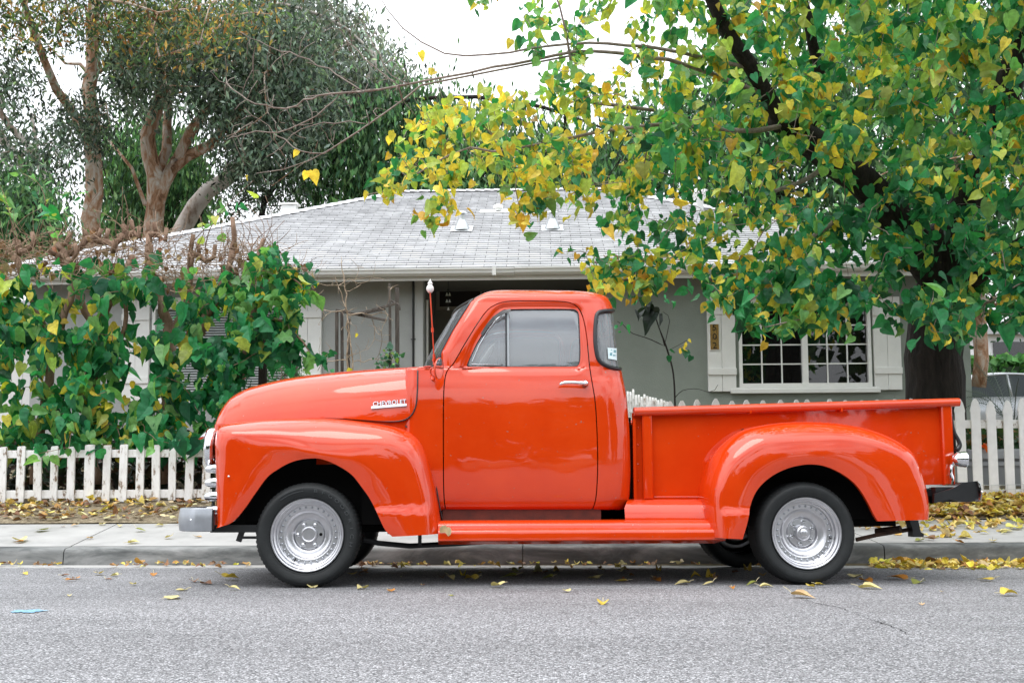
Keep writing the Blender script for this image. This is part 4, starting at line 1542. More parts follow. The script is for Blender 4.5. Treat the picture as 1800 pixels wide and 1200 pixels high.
# dark seam along the rear and lower edge of the hood
sm = []
_cb = bmesh.new(); _cb.from_mesh(cab.data); cbvh = BVHTree.FromBMesh(_cb); _cb.free()
for px, py in ((734.3, 651), (734.2, 665), (733.8, 682), (732.8, 700), (730.6, 714), (724.5, 727.5), (714, 736.5), (700, 740), (680, 740.5), (655, 739), (625, 736.5), (590, 735), (560, 734.6)):
    h = hit_local(hbvh, px - 6.0, py - 2.0)
    h2 = hit_local(cbvh, px + 6.0, py + 1.0)
    ys2 = [q[0].y for q in (h, h2) if q[0] is not None]
    if ys2: sm.append(T(px, py, min(ys2) - .001)[:])
if len(sm) > 4:
    part(Acc().tube(spline(sm, 4), .0045, 6), 'hood_seam', M['seal'], hood_o, smooth=True)
# apron between hood and fender
for s in (0, 1):
    a = Acc()
    g = []
    for (x, z, yh) in st_[14:]:
        y_ = yh + .018
        if s: y_ = 2 * YC - y_
        g.append([(x, y_, .72), (x, y_, .98)])
    a.grid(g)
    part(a, 'hood_apron', M['paint'], hood_o, smooth=True)
# name plate on the hood side
c0, c1 = hit_local(hbvh, 653, 717), hit_local(hbvh, 715.5, 712)
if c0[0] is not None:
    A_, B_ = c0[0], c1[0]
    ex = (B_ - A_).normalized()
    hm = hit_local(hbvh, 684, 700)[0]; lm = hit_local(hbvh, 684, 722)[0]
    ez = (hm - lm).normalized()
    ny = ex.cross(ez).normalized()
    if ny.y > 0: ny = -ny
    ez = ny.cross(ex).normalized()
    if ez.z < 0: ez = -ez
    Rb = Matrix((ex, ez, ny)).transposed().to_4x4()
    mid = (A_ + B_) / 2 + ny * .006
    L_ = (B_ - A_).length
    a = Acc()
    a.box((0, 0, 0), (L_, .016, .010), bev=.003)
    a.box((0, .004, .004), (L_ * .99, .004, .006))
    me_ = a.build('badge', M['chrome'], None)
    me_.data.transform(Matrix.Translation(mid) @ Rb)
    me_.parent = hood_o
    tm = text_mesh('CHEVROLET', .034, .003)
    tm.transform(Matrix.Diagonal((1.0, 1.0, 1.0, 1)))
    xs = [v.co.x for v in tm.vertices]
    k_ = L_ * .93 / (max(xs) - min(xs))
    tm.transform(Matrix.Diagonal((k_, 1.15, 1, 1)))
    tm.transform(Matrix.Translation(mid) @ Rb @ Matrix.Translation((0.004, .021, .001)))
    link_mesh('badge_letters', tm, M['chrome'], hood_o, keep=False)

# ------------------------------------------------------------------ fenders: ruled between outer outline and wheel opening
def fender(pairs, name, R_in, roll, inner, yout, flare, mirror=True, nt=6, nv=26, belly=.010):
    """pairs: (outline px,py, opening px,py); R_in: depth of the outline edge; roll: how far in the rounding reaches"""
    C = spline([(a_, b_) for a_, b_, *_ in pairs], nt)
    A_ = spline([(p[2], p[3]) for p in pairs], nt)
    E = spline([(p[4], p[5], p[6]) for p in pairs], nt)     # edge depth y, roll distance, inner depth
    G = []
    for c, o_, (ye, rd, yi) in zip(C, A_, E):
        pc = T(c[0], c[1], (ye + yout) / 2 * .8 + .02); po = T(o_[0], o_[1], yout)
        L = math.hypot(pc.x - po.x, pc.z - po.z)
        row = []
        # inward run from the outline to the body
        for k in range(6):
            u = 1 - k / 6
            row.append((pc.x, ye + (yi - ye) * u, pc.z - .02 * u * (1 if pc.z > .75 else 0)))
        rd_ = min(rd, L * .95)
        # rounded part
        for k in range(14):
            th = math.pi / 2 * k / 14
            d = rd_ * (1 - math.cos(th)) 
            y = ye + (yout - ye) * math.sin(th)
            row.append((pc.x + (po.x - pc.x) * d / L, y, pc.z + (po.z - pc.z) * d / L))
        for k in range(nv + 1):
            t = k / nv
            d = rd_ + (L - rd_) * t
            y = yout - belly * math.sin(math.pi * t) * min(1, (L - rd_) / .15) - .0 * t
            x, z = pc.x + (po.x - pc.x) * d / L, pc.z + (po.z - pc.z) * d / L
            row.append((x, y, z))
        G.append(row)
    G = np.array(G)
    sh_ = G.shape
    V = G.reshape(-1, 3)
    px, py = tproj(V)
    V[:, 1] += flare(px, py, V)
    G = V.reshape(sh_)
    bm = bm_grid(G)
    orient(bm)
    # rolled lip along the opening
    last = {tuple(np.round(q, 6)) for q in G[:, -1]}
    def is_open(e): return all(tuple(np.round(v.co[:], 5)) in {tuple(np.round(q, 5)) for q in G[:, -1]} for v in e.verts)
    keys = {tuple(np.round(np.array(Vector(q)[:]), 4)) for q in G[:, -1]}
    lip(bm, .028, only=lambda e: all(tuple(np.round(v.co[:], 4)) in keys for v in e.verts), vec=(0, 1, 0))
    ob = [bm_part(bm.copy(), name, M['paint'])]
    if mirror: ob.append(bm_part(mirrored(bm), name, M['paint']))
    bm.free()
    return ob

def ledge(py0, x0, x1):
    def f(px, py, V):
        t = np.clip((py - (py0 - 6)) / 9, 0, 1); t = t * t * (3 - 2 * t)
        m = np.clip((px - x0) / 12, 0, 1) * np.clip((x1 - px) / 8, 0, 1)
        return -.018 * t * m * (V[:, 1] < .1)
    return f
#         outline        opening       edge y, roll, inner y
FF = [(381, 928, 384, 926.5, .10, .05, .14), (379, 905, 407, 918, .13, .07, .17), (378, 880, 428, 896, .15, .08, .20), (376, 840, 449, 866, .17, .10, .24), (374, 800, 470, 838, .19, .13, .30),
      (373, 770, 489, 824, .22, .15, .42), (382, 747, 507, 814, .24, .17, .5), (417, 739, 525, 808, .24, .20, .48), (479, 734, 543, 805.5, .24, .20, .42), (562, 732.5, 563, 806, .23, .20, .34),
      (634, 737.5, 590, 816, .22, .20, .28), (697, 748, 617, 833, .19, .18, .22), (731, 765, 636, 856, .16, .16, .20), (750, 799, 650, 876, .14, .13, .18), (764, 852, 663, 901, .13, .11, .16), (774, 910, 677, 930, .12, .10, .15), (778, 937, 690, 942.5, .11, .10, .14)]
FEN = fender(FF, 'front_fender', .2, .15, .4, -.02, ledge(897, 655, 760))
RF = [(1243, 943, 1304, 947, .13, .07, .24), (1241, 905, 1312, 920, .14, .08, .25), (1240, 866, 1320, 885, .15, .09, .27), (1247, 831, 1331, 861, .16, .10, .275), (1258, 802, 1348, 843, .17, .12, .275), (1278, 777, 1366, 831, .18, .14, .275),
      (1309, 755, 1384, 823, .19, .15, .275), (1356, 743.6, 1403, 818, .20, .15, .275), (1410, 739, 1424, 815.6, .20, .15, .275), (1472, 741, 1446, 818, .20, .15, .275), (1527, 750, 1466, 825, .20, .16, .275),
      (1573, 767, 1485, 835.5, .20, .16, .275), (1608, 792, 1502, 849, .19, .15, .275), (1624.5, 827, 1515, 865, .18, .14, .275), (1632.5, 866, 1527, 885.6, .17, .11, .27), (1634.5, 893, 1535, 902, .15, .09, .26), (1632, 912, 1543, 915.5, .12, .07, .24)]
REN = fender(RF, 'rear_fender', .2, .15, .27, -.05, ledge(900, 1262, 1330))
# dark welt between rear fender and bed
a = Acc()
wl_ = [T(x, y, .262) for x, y in ((1241, 935), (1240, 905), (1238, 880), (1239, 862), (1246, 829), (1257, 801), (1277, 776), (1307, 754))]
a.tube(spline([p[:] for p in wl_], 5), .006, 6)
part(a, 'fender_welt', M['seal'], REN[0], smooth=True)
a = Acc()
wl_ = [T(x, y, .118) for x, y in ((712, 748), (731, 762), (746, 782), (755, 803), (765, 845), (772, 885), (778, 915))]
a.tube(spline([p[:] for p in wl_], 5), .004, 6)
part(a, 'fender_welt', M['seal'], FEN[0], smooth=True)
# side marker chips, small fitting on the front fender
p = T(403, 837, -.02)
part(Acc().lathe([(0, -.008), (.006, -.004), (.007, 0)], 10, M=Matrix.Translation((p.x, -.033, p.z))), 'fender_fitting', M['chrome'], FEN[0], smooth=True)
# wheel houses: black liners put in to make the wells dark
def house_liner(xc, r0, y0, y1, par, z1):
    a = Acc()
    th = np.linspace(.16, math.pi - .16, 26)
    g = [[(xc + r0 * math.cos(t), y, min(WR + r0 * math.sin(t), z1)) for y in (y0, y1)] for t in th]
    a.grid(g)
    n_ = len(th)
    a.add([(xc + r0 * math.cos(t), y1, min(WR + r0 * math.sin(t), z1)) for t in th], [tuple(range(n_))])
    return part(a, 'wheel_house', M['under'], par)
for s in (0, 1):
    f = (lambda y: y) if s == 0 else (lambda y: 2 * YC - y)
    house_liner(.06, .49, f(.04), f(.25), FEN[s], .82)
    house_liner(WB + .04, .46, f(.0), f(.255), REN[s], .80)

for s in (0, 1):
    f = (lambda y: y) if s == 0 else (lambda y: 2 * YC - y)
    part(Acc().box2((.30, f(.165), .36), (.66, f(.185), .80)), 'dark_plate', M['under'], FEN[s])  # black plates added to hide red bodywork and keep the wells dark
    part(Acc().box2((-.52, f(.20), .36), (-.40, f(.22), .62)), 'dark_plate', M['under'], FEN[s])
# ------------------------------------------------------------------ headlights, grille, front
for s in (0, 1):
    f = (lambda y: y) if s == 0 else (lambda y: 2 * YC - y)
    c = T(372, 788, .25)
    Mx = Matrix.Translation((c.x, f(.25), c.z)) @ Matrix.Rotation(rad(90), 4, 'Z') @ Matrix.Diagonal((.95, 1, 1.0, 1))
    hl = part(Acc().lathe([(.105, -.03), (.122, -.02), (.126, .0), (.122, .016), (.108, .026), (.100, .018)], 40, M=Mx), 'headlight', M['chrome'], FEN[s], smooth=True)
    part(Acc().lathe([(.100, .018), (.085, .028), (.05, .038), (0, .043)], 32, M=Mx), 'headlight_lens', M['windshield'], hl, smooth=True)
    part(Acc().lathe([(.100, .010), (0, -.05)], 32, M=Mx), 'headlight_bowl', M['chrome'], hl, smooth=True)
    a = Acc()
    g0, g1 = [], []
    for t in np.linspace(rad(38), rad(142), 16):
        k = math.sin((t - rad(38)) / rad(104) * math.pi)
        g0.append((c.x - .022, f(.25 + .122 * math.cos(t)), c.z + .122 * math.sin(t)))
        g1.append((c.x - .026 - .055 * k, f(.25 + .112 * math.cos(t)), c.z + .118 * math.sin(t) - .06 * k))
    a.grid([g0, g1]); a.grid([[(x, y, z - .003) for x, y, z in g0], [(x, y, z - .003) for x, y, z in g1]])
    part(a, 'headlight_visor', M['chrome'], hl)
a = Acc()
for py, r_ in ((824, .024), (848, .026), (872, .026), (896, .022)):
    z = TZ(py, .2, 372)
    xf_ = TX(366, .2)
    path = [(xf_ + .10, .10, z), (xf_ + .03, .125, z), (xf_ + .004, .18, z), (xf_ - .01, .4, z), (xf_ - .04, YC, z), (xf_ - .01, 2 * YC - .4, z), (xf_ + .004, 2 * YC - .18, z), (xf_ + .03, 2 * YC - .125, z), (xf_ + .10, 2 * YC - .10, z)]
    sp = spline(path, 6)
    g = []
    for p in sp:
        g.append([(p[0] + dx_, p[1], p[2] + dz_) for dx_, dz_ in ((.05, r_ * .5), (.02, r_), (-.005, r_ * .55), (-.012, 0), (-.004, -r_ * .7), (.02, -r_), (.05, -r_ * .6))])
    a.grid(g)
gr = part(a, 'grille', M['chrome'], truck, smooth=True, angle=50)
for yy2 in np.linspace(.3, 2 * YC - .3, 7):
    part(Acc().box((TX(380, .3), yy2, TZ(860, .3, 380)), (.02, .025, .28)), 'grille_tooth', M['chrome'], gr)
a = Acc()
xg = TX(396, .4)
a.box2((xg, .2, TZ(925, .3, 390)), (xg + .02, 2 * YC - .2, TZ(756, .7, 400)))
part(a, 'radiator_panel', M['paint'], truck)
# front bumper
def sweep_bar(path, sec):
    """sec: (out, up) offsets; out along the outward plan normal"""
    path = np.asarray(path, float)
    tg = np.gradient(path[:, :2], axis=0); tg /= np.linalg.norm(tg, axis=1)[:, None]
    nm = np.stack([tg[:, 1], -tg[:, 0]], 1)
    return [[(p[0] + n_[0] * o_, p[1] + n_[1] * o_, p[2] + u) for o_, u in sec] for p, n_ in zip(path, nm)]
zc = TZ(913, .02, 350); x0_, x1_ = TX(325, .2), TX(378, .0)
half_ = [(x1_, .005), (x1_ - .05, .004), (x1_ - .10, .012), (x1_ - .145, .045), (x0_ + .015, .12), (x0_ + .0, .22), (x0_ - .015, .42), (x0_ - .022, YC)]
pth = spline(np.array([(x, y, zc) for x, y in half_]), 6)
full = np.vstack([pth, [(x, 2 * YC - y, z) for x, y, z in pth[::-1][1:]]])
hb = .068
sec = [(-.02, hb), (-.004, hb), (.004, hb * .93), (.009, hb * .5), (.012, 0), (.009, -hb * .5), (.004, -hb * .93), (-.004, -hb), (-.02, -hb)]
tg = np.gradient(full[:, :2], axis=0); tg /= np.linalg.norm(tg, axis=1)[:, None]
g = []
for p, t_ in zip(full, tg):
    nx_, ny_ = -t_[1], t_[0]
    # outward = away from the truck's middle
    if (p[0] - .5) * nx_ + (p[1] - YC) * ny_ < 0: nx_, ny_ = -nx_, -ny_
    g.append([(p[0] + nx_ * o_, p[1] + ny_ * o_, p[2] + u) for o_, u in sec])
a = Acc().grid(g)
a.add(g[0], [tuple(range(len(sec)))])
fb = part(a, 'front_bumper', M['dull_metal'], truck, smooth=True, angle=45)
p = T(335, 913.5, .0)
part(Acc().lathe([(0, -.012), (.007, -.008), (.011, .002)], 12, M=Matrix.Translation((p.x, .02, p.z))), 'bumper_bolt', M['chrome'], fb, smooth=True)
a = Acc()
q = T(382, 930, .1); q2 = T(470, 928, .2)
a.box2((x1_ - .02, .06, TZ(935, .1, 400)), (q2.x, .12, TZ(922, .1, 400)))
a.box2((x1_ - .06, .0, zc - .055), (x1_ + .01, .03, zc + .055))
a.box((T(424, 938, .1).x, .1, T(424, 938, .1).z), (.03, .03, .09), R=np.array(Matrix.Rotation(rad(18), 3, 'Y')))
a.box2((T(418, 944, .1).x, .08, T(418, 946.5, .1).z), (T(460, 944, .1).x, .12, T(418, 942, .1).z))
part(a, 'bumper_bracket', M['black'], fb)

# ------------------------------------------------------------------ running board, sill
a = Acc()
def rb_profile(dz):
    return [(.0, TZ(951, .0)), (-.012, TZ(949, .0)), (-.014, TZ(937, .0)), (-.010, TZ(933, .0)), (.0, TZ(930.5, .0)), (.012, TZ(929.5, .0)), (.020, TZ(927.5, .0)), (.022, TZ(924, .0)), (.028, TZ(921, .0)), (.05, TZ(917, .05)), (.075, TZ(914.5, .07)), (.30, TZ(913.5, .07) - .0), (.30, TZ(960, .0))]
xs_ = np.linspace(TX(768, 0), TX(1273, 0), 40)
for s in (0, 1):
    f = (lambda y: y) if s == 0 else (lambda y: 2 * YC - y)
    a = Acc()
    xs0_, xs1_ = TX(770, 0, 940), TX(1275, 0, 940)
    pr = rb_profile(0)
    g = [[(x, f(y), z - (0 if 0 < i < len(xs_) - 1 else .0)) for y, z in pr] for i, x in enumerate(np.linspace(xs0_, xs1_, 30))]
    a.grid(g)
    for e_ in (g[0], g[-1]): a.add(e_, [tuple(range(len(e_)))])
    rbd = part(a, 'running_board', M['paint'], truck, smooth=True, angle=38)
    # curved apron under the bed
    a = Acc()
    pa = [(.28, TZ(876, .27, 1170)), (.22, TZ(877.5, .25, 1170)), (.17, TZ(880, .2, 1170)), (.135, TZ(885, .15, 1170)), (.115, TZ(892, .12, 1170)), (.102, TZ(902, .1, 1170)), (.094, TZ(914, .09, 1170)), (.094, TZ(921, .09, 1170))]
    xe0_, xe1_ = TX(1108, .2, 880), TX(1252, .2, 880)
    g = []
    for u in np.linspace(0, 1, 14):
        g.append([(xe0_ + (-.05 * min(k / 4, 1)) * (1 - u) + (xe1_ - xe0_) * u, f(y), z) for k, (y, z) in enumerate(pa)])
    a.grid(g)
    part(a, 'bed_apron', M['paint'], rbd, smooth=True)
    a = Acc()
    a.box2((TX(778, .2, 900), f(.19), TZ(925, .18)), (TX(1056, .2, 900), f(.23), TZ(893, .2)))
    M['sill'] = M.get('sill') or simple('shaded_sill', (.10, .02, .01), .6, noise=.4, nscale=14)  # dark red painted in for the shade above the running board
    part(a, 'door_sill', M['sill'], cab)

# ------------------------------------------------------------------ bed
yb_ = .265
rl, rr_ = T(1115, 722, .24), T(1686, 704, .24)
zt_l, zt_r = rl.z, rr_.z
def rail_z(x): return zt_l + (zt_r - zt_l) * (x - rl.x) / (rr_.x - rl.x)
bot_l, bot_r = TZ(878, yb_, 1180), T(1660, 851, yb_).z
xL, xR = TX(1113, yb_, 800), TX(1672, yb_, 790)
bed = None
a = Acc()
for s in (0, 1):
    f = (lambda y: y) if s == 0 else (lambda y: 2 * YC - y)
    xs1 = np.linspace(xL, xR, 30)
    g = []
    x_ap = TX(1250, yb_, 860)
    for x in xs1:
        zl_ = bot_l if x < x_ap else bot_r
        zt = rail_z(x) - .01
        g.append([(x, f(yb_), zl_ + (zt - zl_) * k / 8) for k in range(9)])
    a.grid(g)
    a.grid([[(x, y + f(.03) - f(0), z) for x, y, z in r_] for r_ in g])
# front wall and floor
a.box2((xL + .0, yb_ + .001, bot_l), (xL + .03, 2 * YC - yb_ - .001, zt_l - .08))
bed = part(a, 'cargo_bed', M['paint'], truck)
part(Acc().box2((xL + .03, yb_ + .03, bot_l + .02), (xR - .04, 2 * YC - yb_ - .03, bot_l + .06)), 'bed_floor', M['black'], bed)
a = Acc()
a.box2((TX(1663, yb_, 780), yb_ + .035, bot_r), (TX(1672, yb_, 780), 2 * YC - yb_ - .035, zt_r - .05))
tg_ = part(a, 'tailgate', M['paint'], bed)
for s in (0, 1):
    f = (lambda y: y) if s == 0 else (lambda y: 2 * YC - y)
    # rolled top rail: flat face with rounded top, a little flared outwards
    x0r, x1r = T(1115, 722, .22).x, T(1687, 705, .22).x
    secr = [(.275, -.045), (.222, -.047), (.212, -.040), (.206, -.024), (.210, -.008), (.222, .003), (.240, .006), (.262, .004), (.285, -.006), (.292, -.02)]
    g = []
    for x in np.linspace(x0r, x1r, 24):
        zz2 = T(1115, 717, .22).z + (T(1687, 700.5, .22).z - T(1115, 717, .22).z) * (x - x0r) / (x1r - x0r)
        g.append([(x, f(y), zz2 + dz) for y, dz in secr])
    a = Acc().grid(g)
    for e_ in (g[0], g[-1]): a.add(e_, [tuple(range(len(e_)))])
    part(a, 'bed_rail', M['paint'], bed, smooth=True, angle=50)
    # stake pockets
    def post(px0, px1, py0, py1, y1, tilt=0.):
        p0, p1 = T(px0, py0, y1), T(px1, py0, y1)
        q0_, q1_ = T(px0 + tilt, py1, y1), T(px1 + tilt, py1, y1)
        a = Acc()
        b = .008
        for (A0, A1, B0, B1) in ((p0, p1, q0_, q1_),):
            front = [(A0.x + b, f(y1), A0.z), (A1.x - b, f(y1), A1.z), (B1.x - b, f(y1), B1.z), (B0.x + b, f(y1), B0.z)]
            mid_ = [(A0.x, f(y1 + b), A0.z + b), (A1.x, f(y1 + b), A1.z + b), (B1.x, f(y1 + b), B1.z - b), (B0.x, f(y1 + b), B0.z - b)]
            back = [(A0.x, f(yb_ - .001), A0.z + b), (A1.x, f(yb_ - .001), A1.z + b), (B1.x, f(yb_ - .001), B1.z - b), (B0.x, f(yb_ - .001), B0.z - b)]
            V = front + mid_ + back
            Fs = [(0, 1, 2, 3)]
            for r_ in (0, 4):
                for k in range(4):
                    l = (k + 1) % 4
                    Fs.append((r_ + k, r_ + l, r_ + 4 + l, r_ + 4 + k))
            a.add(V, Fs)
        return part(a, 'stake_pocket', M['paint'], bed)
    post(1129, 1146, 731, 875, .222, 3)
    post(1655, 1674, 712, 850, .225, 6)
    # flange with rivets at the front edge
    a = Acc()
    a.box2((TX(1113, .24, 800), f(.235), bot_l + .0), (TX(1118, .24, 800), f(yb_ - .001), zt_l - .05))
    part(a, 'bed_flange', M['paint'], bed)
    for py in (752, 782, 815, 845):
        p = T(1121.5, py, yb_)
        part(Acc().lathe([(0, -.005), (.004, -.003), (.006, 0)], 8, M=Matrix.Translation((p.x, f(yb_), p.z)) @ (Matrix.Identity(4) if s == 0 else Matrix.Rotation(rad(180), 4, 'X'))), 'rivet', M['paint'], bed)
    # raised border bead along the foot of the side and small rail tabs
    a = Acc()
    for px, py in ((1319, 722), (1479, 719)):
        p = T(px, py, .22)
        a.box((p.x, f(.235), p.z), (.01, .05, .03))
    part(a, 'rail_tab', M['paint'], bed)
    a = Acc()
    a.tube([(TX(1150, yb_, 874), f(yb_ - .001), TZ(873, yb_, 1180)), (TX(1243, yb_, 874), f(yb_ - .001), TZ(873, yb_, 1180))], .004, 6)
    part(a, 'bed_bead', M['paint'], bed)
# tailgate chain in its black sleeve
a = Acc()
ch = spline([T(x, y, .24)[:] for x, y in ((1673, 728), (1675, 745), (1678, 760), (1684, 772), (1687, 782), (1683, 789), (1679, 791))], 5)
a.tube(ch, [.008] * 8 + list(np.linspace(.010, .018, len(ch) - 12)) + [.016, .014, .01, .006], 8)
part(a, 'tailgate_chain', M['seal'], tg_, smooth=True)
# black block added so the gap between cab and bed stays dark
part(Acc().box2((TX(1098, .3, 850), .30, TZ(905, .3, 1100)), (xL - .005, 2 * YC - .30, TZ(700, .3, 1100) - .12)), 'gap_block', M['under'], cab)

# tail lights
for s in (0, 1):
    f = (lambda y: y) if s == 0 else (lambda y: 2 * YC - y)
    c = T(1687, 807, .16)
    Mx = Matrix.Translation((c.x, f(.16), c.z)) @ Matrix.Rotation(rad(90), 4, 'Z') 
    tl = part(Acc().lathe([(.0, .05), (.012, .046), (.028, .036), (.040, .02), (.047, .0), (.048, -.025), (.050, -.028), (.050, -.036), (.046, -.038)], 28, M=Mx), 'tail_light', M['chrome'], bed, smooth=True, angle=60)
    part(Acc().lathe([(.046, -.036), (.03, -.046), (0, -.05)], 24, M=Mx), 'tail_light_lens', M['red_lens'], tl, smooth=True)
    a = Acc()
    a.tube(spline([T(x, y, .2)[:] if s == 0 else (T(x, y, .2).x, f(.2), T(x, y, .2).z) for x, y in ((1678, 812), (1673, 818), (1671, 830), (1674, 840), (1673, 851))], 4), .011, 8)
    a.box((c.x - .035, f(.185), c.z), (.02, .05, .05))
    part(a, 'tail_light_bracket', M['chrome'], tl, smooth=True, angle=40)
# rear bumper
xr0 = TX(1722, .1, 865)
zc = TZ(864, .1, 1700)
hb = .060
pts_ = [(xr0 - .20, .10), (xr0 - .10, .085), (xr0 - .035, .09), (xr0 - .006, .12), (xr0 + .0, .2), (xr0 + .015, .5), (xr0 + .02, YC)]
# curved blade across the back, with an inward rolled rim
g = []
full = spline(np.array([(x, y, zc) for x, y in [(xr0 - .012, .075), (xr0 + .0, .1), (xr0 + .004, .2), (xr0 + .016, .5), (xr0 + .02, YC)]]), 6)
full = np.vstack([full, [(x, 2 * YC - y, z) for x, y, z in full[::-1][1:]]])
sec = [(-.018, hb), (-.006, hb), (.006, hb * .8), (.012, hb * .4), (.014, 0), (.012, -hb * .4), (.006, -hb * .8), (-.006, -hb), (-.018, -hb)]
g = [[(p[0] + o_, p[1], p[2] + u) for o_, u in sec] for p in full]
a = Acc().grid(g); a.grid([[(x - .006, y, z * 1.0) for x, y, z in r_] for r_ in g])
for e_ in (0, -1):
    a.grid([g[e_], [(x - .006, y, z) for x, y, z in g[e_]]])
rb = part(a, 'rear_bumper', M['chrome'], truck, smooth=True, angle=50)
for s in (0, 1):
    a = Acc()
    f = (lambda y: y) if s == 0 else (lambda y: 2 * YC - y)
    poly = [T(x, y, .12) for x, y in ((1640, 868), (1660, 862), (1672, 858), (1690, 848), (1716, 845), (1718, 880), (1690, 882), (1668, 877), (1640, 884))]
    a.prism([(p.x, p.z) for p in poly], f(.10), f(.125))
    a.box2((TX(1640, .2, 870), f(.16), TZ(882, .2, 1650)), (xr0 - .02, f(.22), TZ(856, .2, 1650)))
    part(a, 'bumper_arm', M['black'], rb)
p = T(1722, 862, .075)
part(Acc().lathe([(0, -.012), (.006, -.01), (.009, .0)], 10, M=Matrix.Translation((xr0 - .0, .07, zc)) ), 'bumper_bolt', M['chrome'], rb, smooth=True)

# ------------------------------------------------------------------ mirror, aerial
a = Acc()
c = T(771, 648, .0)
Mx = Matrix.Translation((c.x, -.02, c.z)) @ Matrix.Rotation(rad(68), 4, 'Z') @ Matrix.Rotation(rad(4), 4, 'X')
mir = part(Acc().lathe([(0, .028), (.02, .025), (.045, .014), (.062, .0), (.065, -.006), (.062, -.008)], 32, M=Mx), 'mirror', M['paint'], truck, smooth=True)
part(Acc().lathe([(.062, -.007), (0, -.007)], 32, M=Mx), 'mirror_glass', M['chrome'], mir, smooth=True)
a = Acc()
ar = [T(x, y, yy_)[:] for x, y, yy_ in ((768, 647, .02), (762, 646, .06), (757, 650, .08), (758, 657, .09), (763, 661, .09), (764, 666, .10), (760, 667, .12), (758, 662, .13))]
a.tube(spline(ar, 5), .0055, 8)
part(a, 'mirror_arm', M['paint'], mir, smooth=True)
a = Acc()
b0, b1 = T(764, 641, .30), T(756, 512, .30)
lerp = lambda t: tuple(b0.lerp(b1, t))
a.tube([lerp(0), lerp(.14)], [.011, .009], 10); a.tube([lerp(.14), lerp(1)], .0042, 8)
a.tube([lerp(.44), lerp(.50)], .009, 10); a.tube([lerp(.05), lerp(.08)], .014, 10)
aer = part(a, 'aerial', M['paint'], truck, smooth=True, angle=50)
tb = Vector(lerp(1))
prof = [(.004, -.010), (.012, -.008), (.021, .004), (.024, .016), (.022, .028), (.014, .040), (.012, .043), (.016, .048), (.016, .053), (.010, .060), (.004, .072), (0, .082)]
part(Acc().lathe(prof, 20, M=Matrix.Translation(tb) @ Matrix.Rotation(rad(90), 4, 'X') @ Matrix.Diagonal((1, 1, 1, 1))), 'aerial_finial', M['trim_white'], aer, smooth=True)
# wiper-like cowl trim
part(Acc().tube([T(733, 647, .5)[:], T(745, 645, .5)[:], T(762, 643.5, .45)[:]], .006, 6), 'cowl_trim', M['paint'], cab)

# ------------------------------------------------------------------ wheels
def make_wheel(name='wheel'):
    w = bpy.data.objects.new(name, None); w.empty_display_size = .1
    COL.objects.link(w); w.parent = truck
    seg = 216
    prof = [(.208, .012), (.214, .004), (.222, -.001), (.240, -.008), (.262, -.012), (.278, -.009), (.290, .004), (.298, .018), (.3025, .03), (.3045, .055), (.305, .12), (.3045, .175), (.3025, .20), (.298, .212), (.29, .226), (.262, .24), (.22, .232), (.208, .22)]
    prof = spline(np.array(prof), 2)
    an = np.linspace(0, 2 * math.pi, seg, endpoint=False)
    G = []
    for r, y in prof:
        rr2 = np.full(seg, r)
        if r > .2955:
            ph = (np.arange(seg) % 3 == 0)
            rr2 = rr2 - .0045 * ph * (1 if (y < .045 or y > .185) else .6)
        if abs(y - .08) < .012 or abs(y - .15) < .012: rr2 = rr2 - .005
        G.append(np.stack([rr2 * np.cos(an), np.full(seg, y), rr2 * np.sin(an)], 1))
    a = Acc().grid(np.array(G), closed=True)
    # fine ribs near the bead and under the shoulder
    for r, y in ((.2275, -.0035), (.284, -.0035)):
        a.tube([(r * math.cos(t), y, r * math.sin(t)) for t in np.linspace(0, 2 * math.pi, 96, endpoint=False)], .0014, 5, closed=True)
    tyre = part(a, 'tyre', M['rubber'], w, smooth=True, angle=50)
    prof = [(.2065, .016), (.2115, .004), (.213, -.002), (.2105, -.007), (.205, -.0075), (.200, -.003), (.1985, .004), (.196, .012), (.190, .016), (.186, .018), (.184, .024), (.183, .042), (.178, .047), (.172, .048), (.1705, .052), (.169, .060), (.150, .063), (.143, .063), (.140, .066), (.134, .074), (.122, .082), (.112, .085), (.102, .086), (.094, .089), (.090, .096), (.088, .104), (.084, .107), (.080, .1065), (.0, .1065)]
    rim = part(Acc().lathe(prof, 120), 'rim', M['rim'], w, smooth=True, angle=48)
    a = Acc().lathe([(.211, .014), (.205, .1), (.205, .20), (.21, .22)], 48)
    part(a, 'rim_barrel', M['under'], rim)
    for k in range(28):
        t = 2 * math.pi * (k + .5) / 28
        part(Acc().lathe([(.0, -.007), (.0045, -.006), (.0066, -.003), (.0068, .001)], 10, M=Matrix.Translation((.1595 * math.cos(t), .0615, .1595 * math.sin(t)))), 'rivet', M['dull_metal'], rim, smooth=True)
    return w, tyre, rim
w0, tyre0, rim0 = make_wheel()
